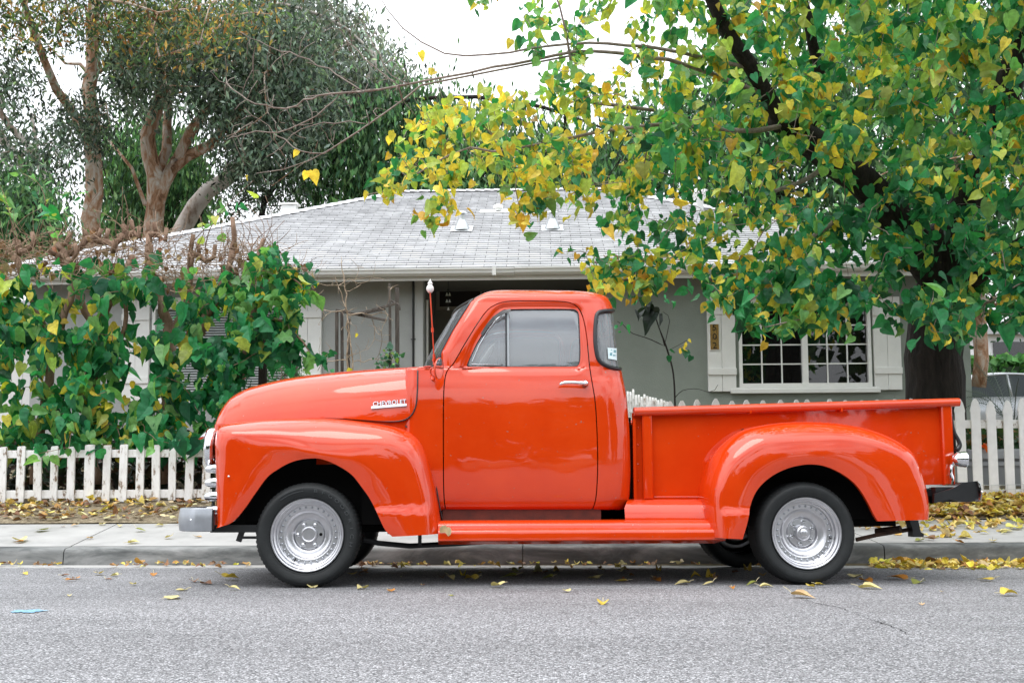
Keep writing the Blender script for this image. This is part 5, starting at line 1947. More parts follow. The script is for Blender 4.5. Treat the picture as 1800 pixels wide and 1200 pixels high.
def hub(rim, front, rot):
    a = Acc()
    if front:
        a.lathe([(.050, .107), (.050, .075), (.047, .070), (.040, .068), (.036, .070), (.034, .074), (.0, .073)], 40)
    else:
        a.lathe([(.050, .107), (.048, .06), (.046, .054), (.042, .05), (.036, .046), (.034, .048), (.026, .048), (.024, .044), (.018, .040), (0, .039)], 40)
    part(a, 'hub_cap', M['rim'], rim, smooth=True, angle=35)
    for k in range(6):
        t = rot + 2 * math.pi * k / 6
        x, z = .0665 * math.cos(t), .0665 * math.sin(t)
        if front and k == 0:
            part(Acc().lathe([(.0095, .1062), (.0, .1062)], 16, M=Matrix.Translation((x, -.0005, z))), 'lug_hole', M['under'], rim)
            continue
        a = Acc().lathe([(.0115, .1065), (.0115, .088), (.0105, .084), (.0075, .081), (0, .080)], 6 if not front else 16, M=Matrix.Translation((x, 0, z)))
        a.lathe([(.0135, .1062), (.0135, .104), (.0115, .104)], 16, M=Matrix.Translation((x, 0, z)))
        part(a, 'lug_nut', M['chrome'], rim, smooth=True, angle=40)
    t = rad(-118) if front else rad(-12)
    part(Acc().tube([(.172 * math.cos(t), .060, .172 * math.sin(t)), (.150 * math.cos(t + .03), .030, .150 * math.sin(t + .03))], [.0045, .0035], 8), 'valve_stem', M['seal'], rim, smooth=True)
def place_wheel(w, x, far, front, rz=0.):
    w.location = (x, 2 * YC if far else 0, WR)
    w.rotation_euler = (0, 0, math.pi + rz if far else rz)
wr_ = copy_tree(w0, truck); wf2 = copy_tree(w0, truck); wr2 = copy_tree(w0, truck)
def child(w, base): return next(c for c in w.children if c.name.startswith(base))
hub(child(w0, 'rim'), True, 0.0)
hub(child(wr_, 'rim'), False, rad(20))
place_wheel(w0, 0, False, True, rad(-0.0)); place_wheel(wf2, 0, True, True)
xrw = T(1418, 940, 0).x
place_wheel(wr_, xrw, False, False); place_wheel(wr2, xrw, True, False)
# raised letters on the front tyre
M['letter'] = simple('raised_tyre_letter', (.05, .055, .058), .5)
word = 'BFGOODRICH'
for i, ch_ in enumerate(word):
    ang = rad(80 - 10.2 * i)
    me = text_mesh(ch_, .035, .0014)
    me.transform(Matrix.Diagonal((1.15, .8, 1, 1)))
    me.transform(Matrix.Rotation(rad(90), 4, 'X'))
    me.transform(Matrix.Rotation(-(ang - math.pi / 2), 4, 'Y'))
    me.transform(Matrix.Translation((.259 * math.cos(ang), -.0150, .259 * math.sin(ang))))
    link_mesh('tyre_letter', me, M['letter'], tyre0, keep=False)
a = Acc()
for r_ in (.270, .255):
    a.tube([(r_ * math.cos(t), -.0135, r_ * math.sin(t)) for t in np.linspace(rad(96), rad(128), 14)], .0018, 5)
part(a, 'tyre_moulding', M['letter'], tyre0)

# ------------------------------------------------------------------ chassis underneath
a = Acc()
for y in (.52, 1.24):
    a.box2((-.45, y - .03, .33), (WB + .75, y + .03, .45))
a.box2((-.06, .3, .24), (.06, 2 * YC - .3, .33)); a.tube([(xrw, .22, WR), (xrw, 2 * YC - .22, WR)], .045, 12)
a.tube([(xrw - .1, YC, WR + .02), (xrw + .1, YC, WR + .02)], .13, 14)
a.box2((-.35, .60, .36), (.9, 1.16, .78)); a.tube([(.9, YC, .36), (xrw, YC, WR + .03)], .035, 10)
a.box2((.45, .26, .30), (2.45, 2 * YC - .26, .34)); a.box2((-.38, .36, .31), (.44, 2 * YC - .36, .35)); a.box2((2.46, .36, .33), (3.5, 2 * YC - .36, .37)); a.box2((2.5, .45, .5), (3.6, 2 * YC - .45, .53))  # low flat plates added to deepen the shade under the truck
a.box2((TX(1640, .45, 870), .45, TZ(885, .3, 1640)), (TX(1600, .45, 870) - .1, 1.3, TZ(860, .3, 1640)))
ch_o = part(a, 'chassis', M['under'], truck)
a = Acc()
g_ = [T(x, y, .32) for x, y in ((640, 948), (665, 954), (720, 959), (800, 955), (900, 948))]
a.tube([p[:] for p in g_], .016, 8)
a.box2((T(735, 942, .3).x, .28, T(735, 958, .3).z), (T(741, 942, .3).x, .36, T(735, 940, .3).z))
part(a, 'exhaust_pipe', M['black'], ch_o)
e0, e1 = T(1540, 934, .42), T(1583, 929, .30)
a = Acc().tube([e0[:], e1[:]], .022, 16, caps=False); a.tube([e0[:], e1[:]], .018, 16, caps=True)
part(a, 'tail_pipe', M['rust'], ch_o, smooth=True, angle=60)
a = Acc()
p = [T(x, y, .30) for x, y in ((1597, 914), (1612, 914), (1616, 934), (1622, 938), (1621, 943), (1603, 943), (1602, 930))]
a.prism([(q.x, q.z) for q in p], .28, .36)
part(a, 'leaf_spring_shackle', M['black'], ch_o)
a = Acc().tube([T(1505, 948, .35)[:], T(1540, 940, .35)[:], T(1600, 930, .35)[:]], .014, 6)
part(a, 'spring', M['rust'], ch_o)
for b in (ws, qw, rw, sidegl, door, hood): b.free()

# ================================================================== PLANTS
g4 = np.random.default_rng(21)
# leaf outlines: right half (x, y) from the stalk to the tip; length 1
HEART = [((.0, .0), (.24, -.13), (.0, .0)), ]
OUT_H = [(.13, -.09), (.31, -.08), (.43, .10), (.43, .33), (.34, .56), (.20, .77), (.07, .95)]
OUT_L = [(.14, -.08), (.36, -.08), (.53, .12), (.30, .34), (.44, .52), (.24, .70), (.08, .93)]
def leaf_template(kind, r, flat=1.0):
    if kind == 'narrow4':
        return np.array([(0, 0, 0), (.17, .45, .04), (0, 1, 0), (-.17, .45, .02)]), [(0, 1, 2, 3)]
    if kind == 'quad':
        return np.array([(-.5, 0, 0), (.5, 0, .06), (.4, 1, 0), (-.4, 1, .05)]), [(0, 1, 2, 3)]
    if kind == 'narrow':
        mid = [(0, 0), (0, .5), (0, 1.0)]; rt = [(.03, 0), (.12, .45), (.05, .85)]
    else:
        rt = OUT_H if kind == 'heart' else OUT_L
        mid = [(0, 0), (0, .04), (0, .18), (0, .36), (0, .58), (0, .80), (0, 1.08)]
    n = len(mid)
    V = [(x, y, 0) for x, y in mid]
    wd = r.uniform(.82, 1.12)
    j = lambda: r.normal(0, .018)
    fold = r.uniform(.1, .75); bow = r.uniform(-.05, .55)
    V += [(x * wd + j(), y + j(), fold * abs(x)) for x, y in rt] + [(-x * wd + j(), y + j(), fold * abs(x)) for x, y in rt]
    V = np.array(V)
    V[:, 2] -= bow * V[:, 1] ** 2
    V[n:, 2] += r.normal(0, .025, 2 * len(rt))
    V[:, 2] *= flat
    Fs = []
    for o_, fl in ((n, 0), (n + len(rt), 1)):
        q = [(k, o_ + k, o_ + k + 1, k + 1) for k in range(n - 1)]
        Fs += [f[::-1] if fl else f for f in q]
    return V, Fs

def leaves(acc, pos, axis, nrm, size, col, kind='heart', r=g4, curl=0.0, variants=8, flat=1.0):
    """vectorised: one leaf at each pos, pointing along axis, face towards nrm"""
    pos, axis, nrm = map(lambda q: np.asarray(q, float), (pos, axis, nrm))
    size = np.broadcast_to(size, (len(pos),))
    axis = axis / (np.linalg.norm(axis, axis=1)[:, None] + 1e-9)
    nrm = nrm - axis * np.sum(nrm * axis, 1)[:, None]
    nrm /= np.linalg.norm(nrm, axis=1)[:, None] + 1e-9
    sx = np.cross(axis, nrm)
    idx = r.integers(0, variants, len(pos))
    for k in range(variants):
        m = idx == k
        if not m.any(): continue
        V, Fs = leaf_template(kind, r, flat)
        V = V.copy()
        if curl: V[:, 2] += curl * (V[:, 0] ** 2 * 2 * r.normal(.6, .6) + r.normal(0, .35) * (V[:, 1] - .5) ** 2)
        W = (pos[m][:, None, :] + size[m][:, None, None] * (V[None, :, 0:1] * sx[m][:, None, :] + V[None, :, 1:2] * axis[m][:, None, :] + V[None, :, 2:3] * nrm[m][:, None, :]))
        nv, cnt = len(V), m.sum()
        base = acc.n
        acc.v.append(W.reshape(-1, 3)); acc.n += nv * cnt
        F_ = np.array(Fs)
        allF = (F_[None, :, :] + (np.arange(cnt) * nv)[:, None, None] + base).reshape(-1, F_.shape[1])
        acc.f.extend(map(tuple, allF.tolist())); acc.mi.extend([0] * len(allF))
        c = np.repeat(col[m], nv, axis=0)
        # the midrib a touch paler
        acc.c.append(c); acc.hascol = True

def pick(colors, weights, n, r=g4, var=.18):
    c = np.array(colors)[r.choice(len(colors), n, p=np.array(weights) / sum(weights))]
    return np.clip(c * (1 + r.normal(0, var, (n, 1))) * (1 + r.normal(0, .06, (n, 3))), .004, .9)

class Skeleton:
    def __init__(s):
        s.p, s.par, s.minr = [], [], []
    def path(s, pts, r0, r1, par=-1, step=.18, wob=.0, r=g4):
        pts = np.asarray([q[:] for q in pts], float)
        sp = spline(pts, 6)
        L = np.concatenate([[0], np.cumsum(np.linalg.norm(np.diff(sp, axis=0), axis=1))])
        n = max(3, int(L[-1] / step))
        u = np.linspace(0, L[-1], n)
        q = np.stack([np.interp(u, L, sp[:, i]) for i in range(3)], 1)
        if wob: q[1:-1] += r.normal(0, wob, (n - 2, 3))
        ids = []
        for i in range(n):
            s.p.append(q[i]); s.par.append(par); s.minr.append(r0 + (r1 - r0) * i / (n - 1))
            par = len(s.p) - 1; ids.append(par)
        return ids
    def nearest(s, t, bias=None):
        A = np.array(s.p)
        d = np.linalg.norm(A - t, axis=1)
        return int(np.argmin(d)), float(d.min())
    def attach(s, t, r=g4, step=.14, droop=.12, r1=.0022, among=None):
        k, d = s.nearest(t)
        if among is not None:
            A = np.array([s.p[i] for i in among]); dd = np.linalg.norm(A - t, axis=1)
            k, d = among[int(np.argmin(dd))], float(dd.min())
        a = s.p[k]
        if d < .03: return [k]
        pr = s.par[k]
        dirp = (a - s.p[pr]) if pr >= 0 else np.array([0, 0, 1.])
        dirp = dirp / (np.linalg.norm(dirp) + 1e-9)
        mid = a + dirp * d * .15 + (t - a) * .42 + np.array([0, 0, droop * d])
        n = max(2, int(d / step))
        ids = []; par = k
        for i in range(1, n + 1):
            u = i / n
            q = (1 - u) ** 2 * a + 2 * u * (1 - u) * mid + u * u * t
            if i < n: q = q + r.normal(0, .012 * min(d, 1) + .004, 3)
            s.p.append(q); s.par.append(par); s.minr.append(r1)
            par = len(s.p) - 1; ids.append(par)
        return ids
    def mesh(s, acc, expo=2.5, tip=.0026, thin_sides=4, rmax=None, bump=0., acc2=None):
        acc0 = acc
        n = len(s.p)
        ch = [[] for _ in range(n)]
        for i, p in enumerate(s.par):
            if p >= 0: ch[p].append(i)
        rad_ = np.zeros(n)
        for i in range(n - 1, -1, -1):
            q = sum(rad_[c] ** expo for c in ch[i])
            rad_[i] = max(q ** (1 / expo) if q > 0 else tip, s.minr[i])
            if rmax is not None: rad_[i] = min(rad_[i], max(rmax, s.minr[i]))
        # chains: follow the thickest child
        started = [i for i in range(n) if s.par[i] < 0]
        stack = [(i, None) for i in started]
        while stack:
            i, base = stack.pop()
            chain = [i]
            while ch[chain[-1]]:
                c = max(ch[chain[-1]], key=lambda q: rad_[q])
                for o_ in ch[chain[-1]]:
                    if o_ != c: stack.append((o_, chain[-1]))
                chain.append(c)
            pts = [s.p[k] for k in chain]; rr = [rad_[k] for k in chain]
            if base is not None:
                pts = [s.p[base]] + pts; rr = [min(rr[0], rad_[base])] + rr
            if len(pts) < 2: continue
            m = max(rr)
            acc = acc2 if (acc2 is not None and m < .045) else acc0
            sides = 16 if m > .12 else 9 if m > .04 else 6 if m > .012 else thin_sides
            if bump and m > .1:
                k0 = acc.n
                acc.tube(pts, rr, sides=20)
                V = acc.v[-1]; 
                ph = np.arange(len(V)) % 20
                c = np.repeat(np.array(pts), 20, axis=0)
                V[:len(c)] = c + (V[:len(c)] - c) * (1 + bump * np.sin(ph * 2 * math.pi / 20 * 5 + V[:len(c), 2] * 2)[:, None] + bump * .6 * np.sin(ph * 2 * math.pi / 20 * 9 - V[:len(c), 2] * 5)[:, None])
            else:
                acc.tube(pts, rr, sides=sides, caps=True)
        s.rad = rad_

def poly_sample(poly, n, r=g4):
    poly = np.array(poly, float)
    lo, hi = poly.min(0), poly.max(0)
    out = []
    while len(out) < n:
        q = lo + (hi - lo) * r.random((n * 2, 2))
        k = sdist(q[:, 0], q[:, 1], poly) < 0
        out.extend(q[k].tolist())
    return out[:n]
def area(poly):
    p = np.array(poly, float); q = np.roll(p, -1, 0)
    return abs(np.sum(p[:, 0] * q[:, 1] - p[:, 1] * q[:, 0])) / 2

GREEN_D, GREEN_M, GREEN_L = (.013, .11, .045), (.032, .225, .085), (.16, .36, .11)
YG, YEL, YEL2, BRN = (.40, .50, .10), (.68, .55, .08), (.50, .31, .035), (.20, .10, .04)

def hang_leaves(acc, centers, per, spread, size, palette, weights, down=1.0, kind='heart', face=(0, -.9, .35), r=g4):
    c = np.repeat(np.asarray(centers, float), per, axis=0)
    n = len(c)
    pos = c + r.normal(0, 1, (n, 3)) * spread
    ax = r.normal(0, .62, (n, 3)); ax[:, 2] -= down
    nr = r.normal(0, .75, (n, 3)) + np.array(face)
    s = np.exp(r.normal(-.08, .30, n)).clip(.4, 1.7) * size
    leaves(acc, pos, ax, nr, s, pick(palette, weights, n, r), kind, r)

# ------------------------------------------------------------------ the big mulberry by the house
mul = tag(empty('mulberry_tree', P(1640, 760, 11.9)), 'big mulberry with a dark leaning trunk and yellow and green leaves over the truck', 'tree')
S = Skeleton()
def PP(lst): return [P(*q) for q in lst]
trunk = S.path(PP([(1642, 800, 11.9), (1645, 700, 11.9), (1642, 620, 11.9), (1652, 540, 11.85), (1668, 470, 11.8), (1680, 400, 11.6)]), .31, .27, wob=.01)
limbA = S.path(PP([(1655, 500, 11.8), (1600, 420, 11.6), (1545, 345, 11.3), (1480, 290, 11.0), (1420, 245, 10.6), (1370, 205, 10.2)]), .20, .13, par=trunk[-5], wob=.012)
limbB = S.path(PP([(1680, 400, 11.6), (1730, 300, 11.3), (1770, 180, 11.0), (1800, 40, 10.6), (1830, -60, 10.2)]), .17, .10, par=trunk[-1], wob=.012)
limbC = S.path(PP([(1680, 400, 11.6), (1650, 300, 11.9), (1600, 180, 12.2), (1560, 60, 12.4), (1540, -60, 12.4)]), .13, .07, par=trunk[-1], wob=.012)
limbD = S.path(PP([(1370, 205, 10.2), (1320, 120, 9.9), (1270, 40, 9.6), (1230, -60, 9.4)]), .08, .05, par=limbA[-1], wob=.012)
limbE = S.path(PP([(1420, 245, 10.6), (1440, 140, 10.4), (1420, 40, 10.1), (1400, -50, 10.0)]), .06, .04, par=limbA[-4], wob=.01)
limbF = S.path(PP([(1660, 540, 11.7), (1725, 480, 11.2), (1790, 430, 10.6), (1850, 400, 10.2)]), .09, .05, par=trunk[-6], wob=.01)
b1 = S.path(PP([(1320, 120, 9.9), (1180, 90, 9.5), (1040, 76, 9.1), (950, 84, 8.9), (850, 98, 8.7), (790, 95, 8.6), (735, 72, 8.5), (690, 30, 8.4), (660, -20, 8.4)]), .019, .003, par=limbD[2], wob=.006)
b2 = S.path(PP([(1330, 160, 10.0), (1180, 108, 9.6), (1030, 90, 9.2), (930, 108, 9.0), (830, 126, 8.8), (730, 146, 8.7), (660, 160, 8.6), (600, 164, 8.5), (540, 170, 8.5)]), .022, .004, par=limbA[-2], wob=.006)
b3 = S.path(PP([(1370, 205, 10.2), (1270, 170, 9.8), (1240, 160, 9.7), (1100, 215, 9.3), (1050, 240, 9.2), (1010, 280, 9.0), (960, 305, 8.9), (880, 318, 8.8), (830, 345, 8.75), (800, 365, 8.7)]), .036, .005, par=limbA[-1], wob=.006)
b4 = S.path(PP([(1390, 220, 10.3), (1300, 230, 9.8), (1180, 220, 9.5), (1050, 232, 9.3), (900, 262, 9.1), (800, 265, 9.0), (700, 330, 8.9), (645, 342, 8.9)]), .028, .004, par=limbA[-2], wob=.008)
b5 = S.path(PP([(960, -40, 8.6), (985, 10, 8.6), (998, 70, 8.7), (1008, 130, 8.9), (1040, 180, 9.2)])[::-1], .016, .006, par=b3[8], wob=.004)
b6 = S.path(PP([(1480, 290, 11.0), (1380, 330, 10.4), (1280, 380, 9.9), (1200, 440, 9.6), (1150, 470, 9.4)]), .03, .004, par=limbA[-7], wob=.01)
b7 = S.path(PP([(1545, 345, 11.3), (1450, 400, 10.5), (1380, 460, 9.9), (1330, 520, 9.4), (1290, 545, 9.1)]), .03, .004, par=limbA[-10], wob=.01)
b8 = S.path(PP([(1600, 420, 11.6), (1560, 480, 10.5), (1500, 530, 9.6), (1420, 560, 9.1), (1345, 575, 8.9)]), .03, .004, par=limbA[3], wob=.01)
b9 = S.path(PP([(740, 150, 8.7), (690, 190, 8.6), (640, 225, 8.55), (570, 270, 8.5), (510, 295, 8.5), (450, 305, 8.5)]), .006, .002, par=b2[-14], wob=.004)
b10 = S.path(PP([(1650, 560, 11.6), (1700, 560, 10.6), (1740, 530, 9.9), (1790, 500, 9.4)]), .03, .006, par=trunk[-7], wob=.01)
regions = [  # polygon, depth range, twigs, leaves per twig, size, palette weights (green dark, green mid, green light, yellow green, yellow, yellow2)
    ([(1180, -60), (1880, -60), (1880, 330), (1620, 330), (1400, 270), (1250, 320), (1150, 250), (1130, 60)], (8.7, 12.0), 340, 14, .100, (1, 5, 5, 3.4, 1.5, .3)),
    ([(1480, 300), (1880, 300), (1880, 520), (1790, 560), (1700, 590), (1600, 545), (1500, 540), (1400, 520), (1360, 470), (1420, 380)], (9.2, 11.9), 175, 11, .108, (4, 7, 2, .8, .8, .3)),
    ([(1150, 240), (1400, 290), (1470, 430), (1420, 505), (1300, 505), (1190, 480), (1110, 440), (1040, 380), (1080, 320)], (8.8, 10.8), 110, 10, .082, (1.5, 5, 2.6, 2.4, 2.6, .4)),
    ([(700, 190), (860, 170), (1000, 150), (1150, 180), (1150, 320), (1040, 390), (960, 350), (860, 320), (780, 310), (700, 325), (640, 345), (690, 270)], (8.6, 10.2), 140, 9, .078, (.2, 1.6, 2.6, 4.5, 4.4, .4)),
    ([(800, -40), (1180, -40), (1160, 180), (1020, 170), (960, 120), (880, 60)], (8.5, 10.0), 46, 9, .076, (.2, 2.4, 3.6, 3.2, 1.2, .1)),
    ([(742, 345), (800, 350), (825, 375), (780, 402), (745, 395)], (8.6, 8.9), 9, 6, .075, (0, 1, 2, 2, 3, .6)),
    ([(880, 360), (960, 345), (965, 380), (930, 402), (890, 395)], (8.7, 9.2), 11, 6, .075, (0, 2, 2, 2, 3, .6)),
    ([(990, 440), (1100, 440), (1200, 460), (1200, 510), (1110, 515), (1000, 480)], (9.0, 9.6), 28, 8, .08, (1, 4, 3, 2, 3, .6)),
    ([(1200, 470), (1500, 500), (1560, 545), (1500, 585), (1350, 580), (1240, 530)], (8.8, 9.8), 46, 9, .095, (2, 7, 2.4, .8, 1.4, .3)),
    ([(1500, 520), (1690, 520), (1720, 600), (1680, 610), (1600, 560), (1500, 545)], (9.0, 10.2), 13, 7, .105, (4, 6, 1, 0, .3, .3)),
    ([(1700, 560), (1800, 520), (1830, 580), (1730, 640), (1700, 620)], (9.6, 10.6), 9, 4, .115, (4, 5, 0, 0, 1, .3)),
]
acl = Acc()
tg_all = []
for poly, (y0, y1), n, per, size, wts in regions:
    for px, py in poly_sample(poly, n):
        tg_all.append((P(px, py, g4.uniform(y0, y1)), per, size, wts))
for t, per, size, wts in sorted(tg_all, key=lambda q: S.nearest(np.array(q[0][:]))[1]):
    t = np.array(t[:])
    ids = S.attach(t, droop=.10)
    nodes = ids[-max(2, int(len(ids) * .7)):]
    cs = np.array([S.p[k] for k in nodes])
    c = cs[g4.integers(0, len(cs), per)]
    hang_leaves(acl, c, 1, .06, size, (GREEN_D, GREEN_M, GREEN_L, YG, YEL, YEL2), wts, down=.75)
# the crown goes on above the picture, where it shades the house and the truck bed
u = g4.normal(0, 1, (5200, 3)); u /= np.linalg.norm(u, axis=1)[:, None]; u *= (g4.random(5200) ** .35)[:, None]
pos = np.array([5.6, 10.6, 7.0]) + u * np.array([4.6, 4.0, 2.8])
pos = pos[(pos[:, 2] > 5.1 + .10 * (pos[:, 1] - 10))]
hang_leaves(acl, pos, 1, .02, .19, (GREEN_D, GREEN_M, GREEN_L, YG, YEL), (3, 5, 3, 2, 1), down=.7)
# bare twigs reaching left
LT = []
for q in ([(640, 162), (590, 130), (530, 100), (470, 80), (420, 55)], [(560, 168), (500, 190), (450, 180), (400, 150), (370, 125)], [(600, 164), (560, 200), (500, 230), (440, 235), (400, 245)],
          [(700, 150), (650, 110), (610, 70), (585, 20), (560, -20)], [(570, 270), (520, 260), (470, 220), (430, 190)], [(650, 218), (600, 215), (540, 225), (480, 270)], [(720, 148), (680, 125), (660, 90), (640, 40), (610, 10)]):
    q = PP([(x, y, 8.55 + g4.normal(0, .1)) for x, y in q])
    LT += S.path(q, .0042, .002, par=S.nearest(np.array(q[0][:]))[0], step=.08, wob=.009)
for px, py in poly_sample([(360, 100), (520, 60), (640, 20), (720, 90), (720, 170), (640, 230), (520, 290), (430, 300), (400, 200)], 130):
    S.attach(np.array(P(px, py, g4.uniform(8.4, 8.9))[:]), droop=.05, step=.08, among=(b2[-22:] + b9 + b1[-8:] + LT) if g4.random() < .75 else None)
for px, py in poly_sample([(700, 100), (1100, 120), (1500, 250), (1400, 420), (1100, 380), (760, 320)], 120):
    S.attach(np.array(P(px, py, g4.uniform(8.8, 10.4))[:]), droop=.05, step=.10)
for px, py in ((436, 305), (540, 302), (547, 300), (740, 92), (768, 122), (760, 115), (528, 265)):
    hang_leaves(acl, [P(px, py, 8.5)[:]], 1, .01, .075, (YEL,), (1,))
at = Acc()
at2 = Acc()
S.mesh(at, bump=.05, rmax=.16, tip=.0028, expo=3.6, acc2=at2)
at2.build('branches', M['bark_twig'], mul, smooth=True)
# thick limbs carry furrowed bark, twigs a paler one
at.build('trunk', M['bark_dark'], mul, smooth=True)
acl.build('crown', M['leaf'], mul)

# ------------------------------------------------------------------ pollarded mulberries behind the left fence
def pollard(base, label, paths, stubs, leafpolys, twigpoly, ntwig, shoots=()):
    root = tag(empty('pollarded_mulberry', base), label, 'shrub', 'pollarded mulberries along the left fence')
    S = Skeleton()
    prev = []
    first = None
    for k, (pts, r0, r1) in enumerate(paths):
        P_ = PP(pts)
        par = -1
        if k: par = S.nearest(np.array(P_[0][:]))[0]
        prev.append(S.path(P_, r0, r1, par=par, wob=.012, step=.1))
    for px, py, h, Y in stubs:
        t = np.array(P(px, py, Y)[:])
        k, d = S.nearest(t)
        S.path([Vector(S.p[k]), Vector((S.p[k] + t) / 2) + Vector((0, 0, -.05)), Vector(t), Vector(t) + Vector((g4.normal(0, .03), 0, h + .05))], .030, .023, par=k, step=.08)
    for _ in range(16):
        px, py = poly_sample(twigpoly, 1)[0]
        k, d = S.nearest(np.array(P(px, py, 11.4)[:]))
        q = Vector(S.p[k]); h = g4.uniform(.18, .55)
        S.path([q, q + Vector((g4.normal(0, .05), g4.normal(0, .04), h * .5)), q + Vector((g4.normal(0, .12), g4.normal(0, .06), h))], .0045, .002, par=k, step=.06)
    al = Acc(); 
    xs_p = [q[0] for q in twigpoly]
    leafpolys = list(leafpolys) + [([(min(xs_p), 470), (max(xs_p), 465), (max(xs_p), 540), (min(xs_p), 540)], 16, 4, .115, (3, 6, 4, 1.4, 1, 0), (10.9, 11.5), 'heart')]
    for poly, n, per, size, wts, (y0, y1), kind in leafpolys:
        tt = [np.array(P(px, py, g4.uniform(y0, y1))[:]) for px, py in poly_sample(poly, n)]
        for t in sorted(tt, key=lambda q: S.nearest(q)[1]):
            ids = S.attach(t, droop=.12, step=.1, r1=.003)
            cs = np.array([S.p[k] for k in ids[-3:]])
            hang_leaves(al, cs[g4.integers(0, len(cs), per)], 1, .055, size, (GREEN_D, GREEN_M, GREEN_L, YG, YEL, BRN), wts, down=1.2, kind=kind, face=(0, -1.1, .45))
    for pts, n, size in shoots:
        q = PP(pts)
        k, d = S.nearest(np.array(q[0][:]))
        ids = S.path([Vector(S.p[k])] + q, .007, .003, par=k, step=.07)
        cs = np.array([S.p[i] for i in ids[len(ids) // 3:]])
        hang_leaves(al, cs[g4.integers(0, len(cs), n)], 1, .06, size, (GREEN_L, YG, GREEN_M), (4, 2, 2), down=.1, face=(0, -.4, .9))
    a = Acc(); S.mesh(a, rmax=.035, tip=.003); a.build('trunk', M['bark_pollard'], root, smooth=True)
    al.build('crown', M['leaf'], root)
    a = Acc()
    for px, py in poly_sample(twigpoly, ntwig):
        Y = g4.uniform(11.0, 12.0)
        p = np.array(P(px, py, Y)[:]); d = g4.normal(0, 1, 3); d[2] = abs(d[2]) * .4 + .05; d /= np.linalg.norm(d)
        L = g4.uniform(.12, .5)
        q = p + d * L * .5 + g4.normal(0, .05, 3); e = q + (d + g4.normal(0, .6, 3)) * L * .4
        a.tube(spline([p, q, e], 3), np.array([.0035, .0032, .003, .0026, .0022, .0018, .0014]) * 1.35, 3, caps=False)
    # dead curled leaves caught in the twigs
    a.build('twigs', M['twig_brown'], root)
    ad = Acc()
    cc = [P(px, py, g4.uniform(11, 11.8))[:] for px, py in poly_sample(twigpoly, ntwig // 5)]
    hang_leaves(ad, cc, 1, .02, .07, ((.22, .12, .06), (.34, .25, .13), (.15, .08, .04)), (1, 1, 1), kind='heart')
    ad.build('dead_leaves', M['litter_leaf'], root)
    return root
WG = (2.5, 6, 3.6, .9, .8, 0)
pollard(P(60, 850, 11.4), 'leafiest pollarded mulberry at the left edge with pale green shoots on top',
        [([(62, 850, 11.4), (72, 740, 11.4), (88, 640, 11.4), (70, 560, 11.4), (48, 500, 11.4), (30, 450, 11.4)], .055, .035), ([(86, 640, 11.4), (112, 560, 11.3), (130, 490, 11.3), (110, 440, 11.3)], .045, .03), ([(78, 600, 11.4), (30, 560, 11.3), (-20, 520, 11.2)], .03, .02)],
        [(35, 440, .06, 11.4), (60, 428, .07, 11.3), (98, 430, .08, 11.3), (118, 425, .05, 11.4), (10, 450, .05, 11.4), (135, 448, .07, 11.2)],
        [([(-40, 500), (60, 520), (150, 520), (160, 640), (150, 740), (90, 800), (20, 800), (-40, 820)], 125, 6, .128, WG, (10.75, 11.5), 'heart'), ([(20, 770), (150, 775), (140, 800), (40, 800)], 3, 4, .12, (2, 6, 3, 0, 1, 0), (10.55, 10.74), 'heart'), ([(-30, 470), (60, 480), (60, 540), (-30, 560)], 8, 3, .12, (1, 3, 3, 3, 1, 0), (11, 11.4), 'heart')],
        [(-30, 440), (20, 405), (50, 440), (90, 400), (130, 430), (160, 500), (100, 490), (40, 500), (-30, 480)], 260,
        shoots=[([(60, 430, 11.3), (80, 370, 11.2), (70, 325, 11.2), (40, 305, 11.2)], 12, .10), ([(90, 430, 11.3), (120, 370, 11.2), (150, 335, 11.2)], 9, .10), ([(30, 440, 11.3), (10, 350, 11.2), (-10, 310, 11.2)], 8, .11)])
pollard(P(160, 850, 11.5), 'pollarded mulberry with brown cut stubs and large yellow leaves low down',
        [([(168, 850, 11.5), (160, 740, 11.5), (168, 650, 11.5), (175, 570, 11.5), (205, 500, 11.4), (235, 450, 11.4)], .06, .04), ([(172, 600, 11.5), (140, 520, 11.5), (115, 465, 11.5), (85, 440, 11.4)], .045, .03), ([(168, 650, 11.5), (215, 590, 11.4), (222, 520, 11.4)], .03, .02)],
        [(150, 425, .08, 11.4), (172, 420, .06, 11.4), (185, 425, .09, 11.4), (210, 422, .1, 11.4), (222, 416, .08, 11.4), (235, 410, .09, 11.4), (245, 418, .07, 11.4), (198, 440, .06, 11.3)],
        [([(150, 560), (230, 560), (265, 620), (270, 760), (250, 790), (130, 800), (130, 640)], 62, 6, .128, (2.5, 6, 3.4, .9, 1.7, 0), (10.8, 11.6), 'heart'), ([(180, 770), (380, 770), (370, 795), (190, 795)], 4, 4, .12, (2, 6, 3, 0, 2, 0), (10.55, 10.74), 'heart'), ([(160, 455), (250, 500), (250, 540), (160, 540)], 7, 3, .15, (3, 4, 2, 1, .5, 0), (11, 11.5), 'heart')],
        [(120, 440), (160, 405), (185, 440), (225, 395), (262, 430), (270, 480), (200, 510), (120, 490)], 210)
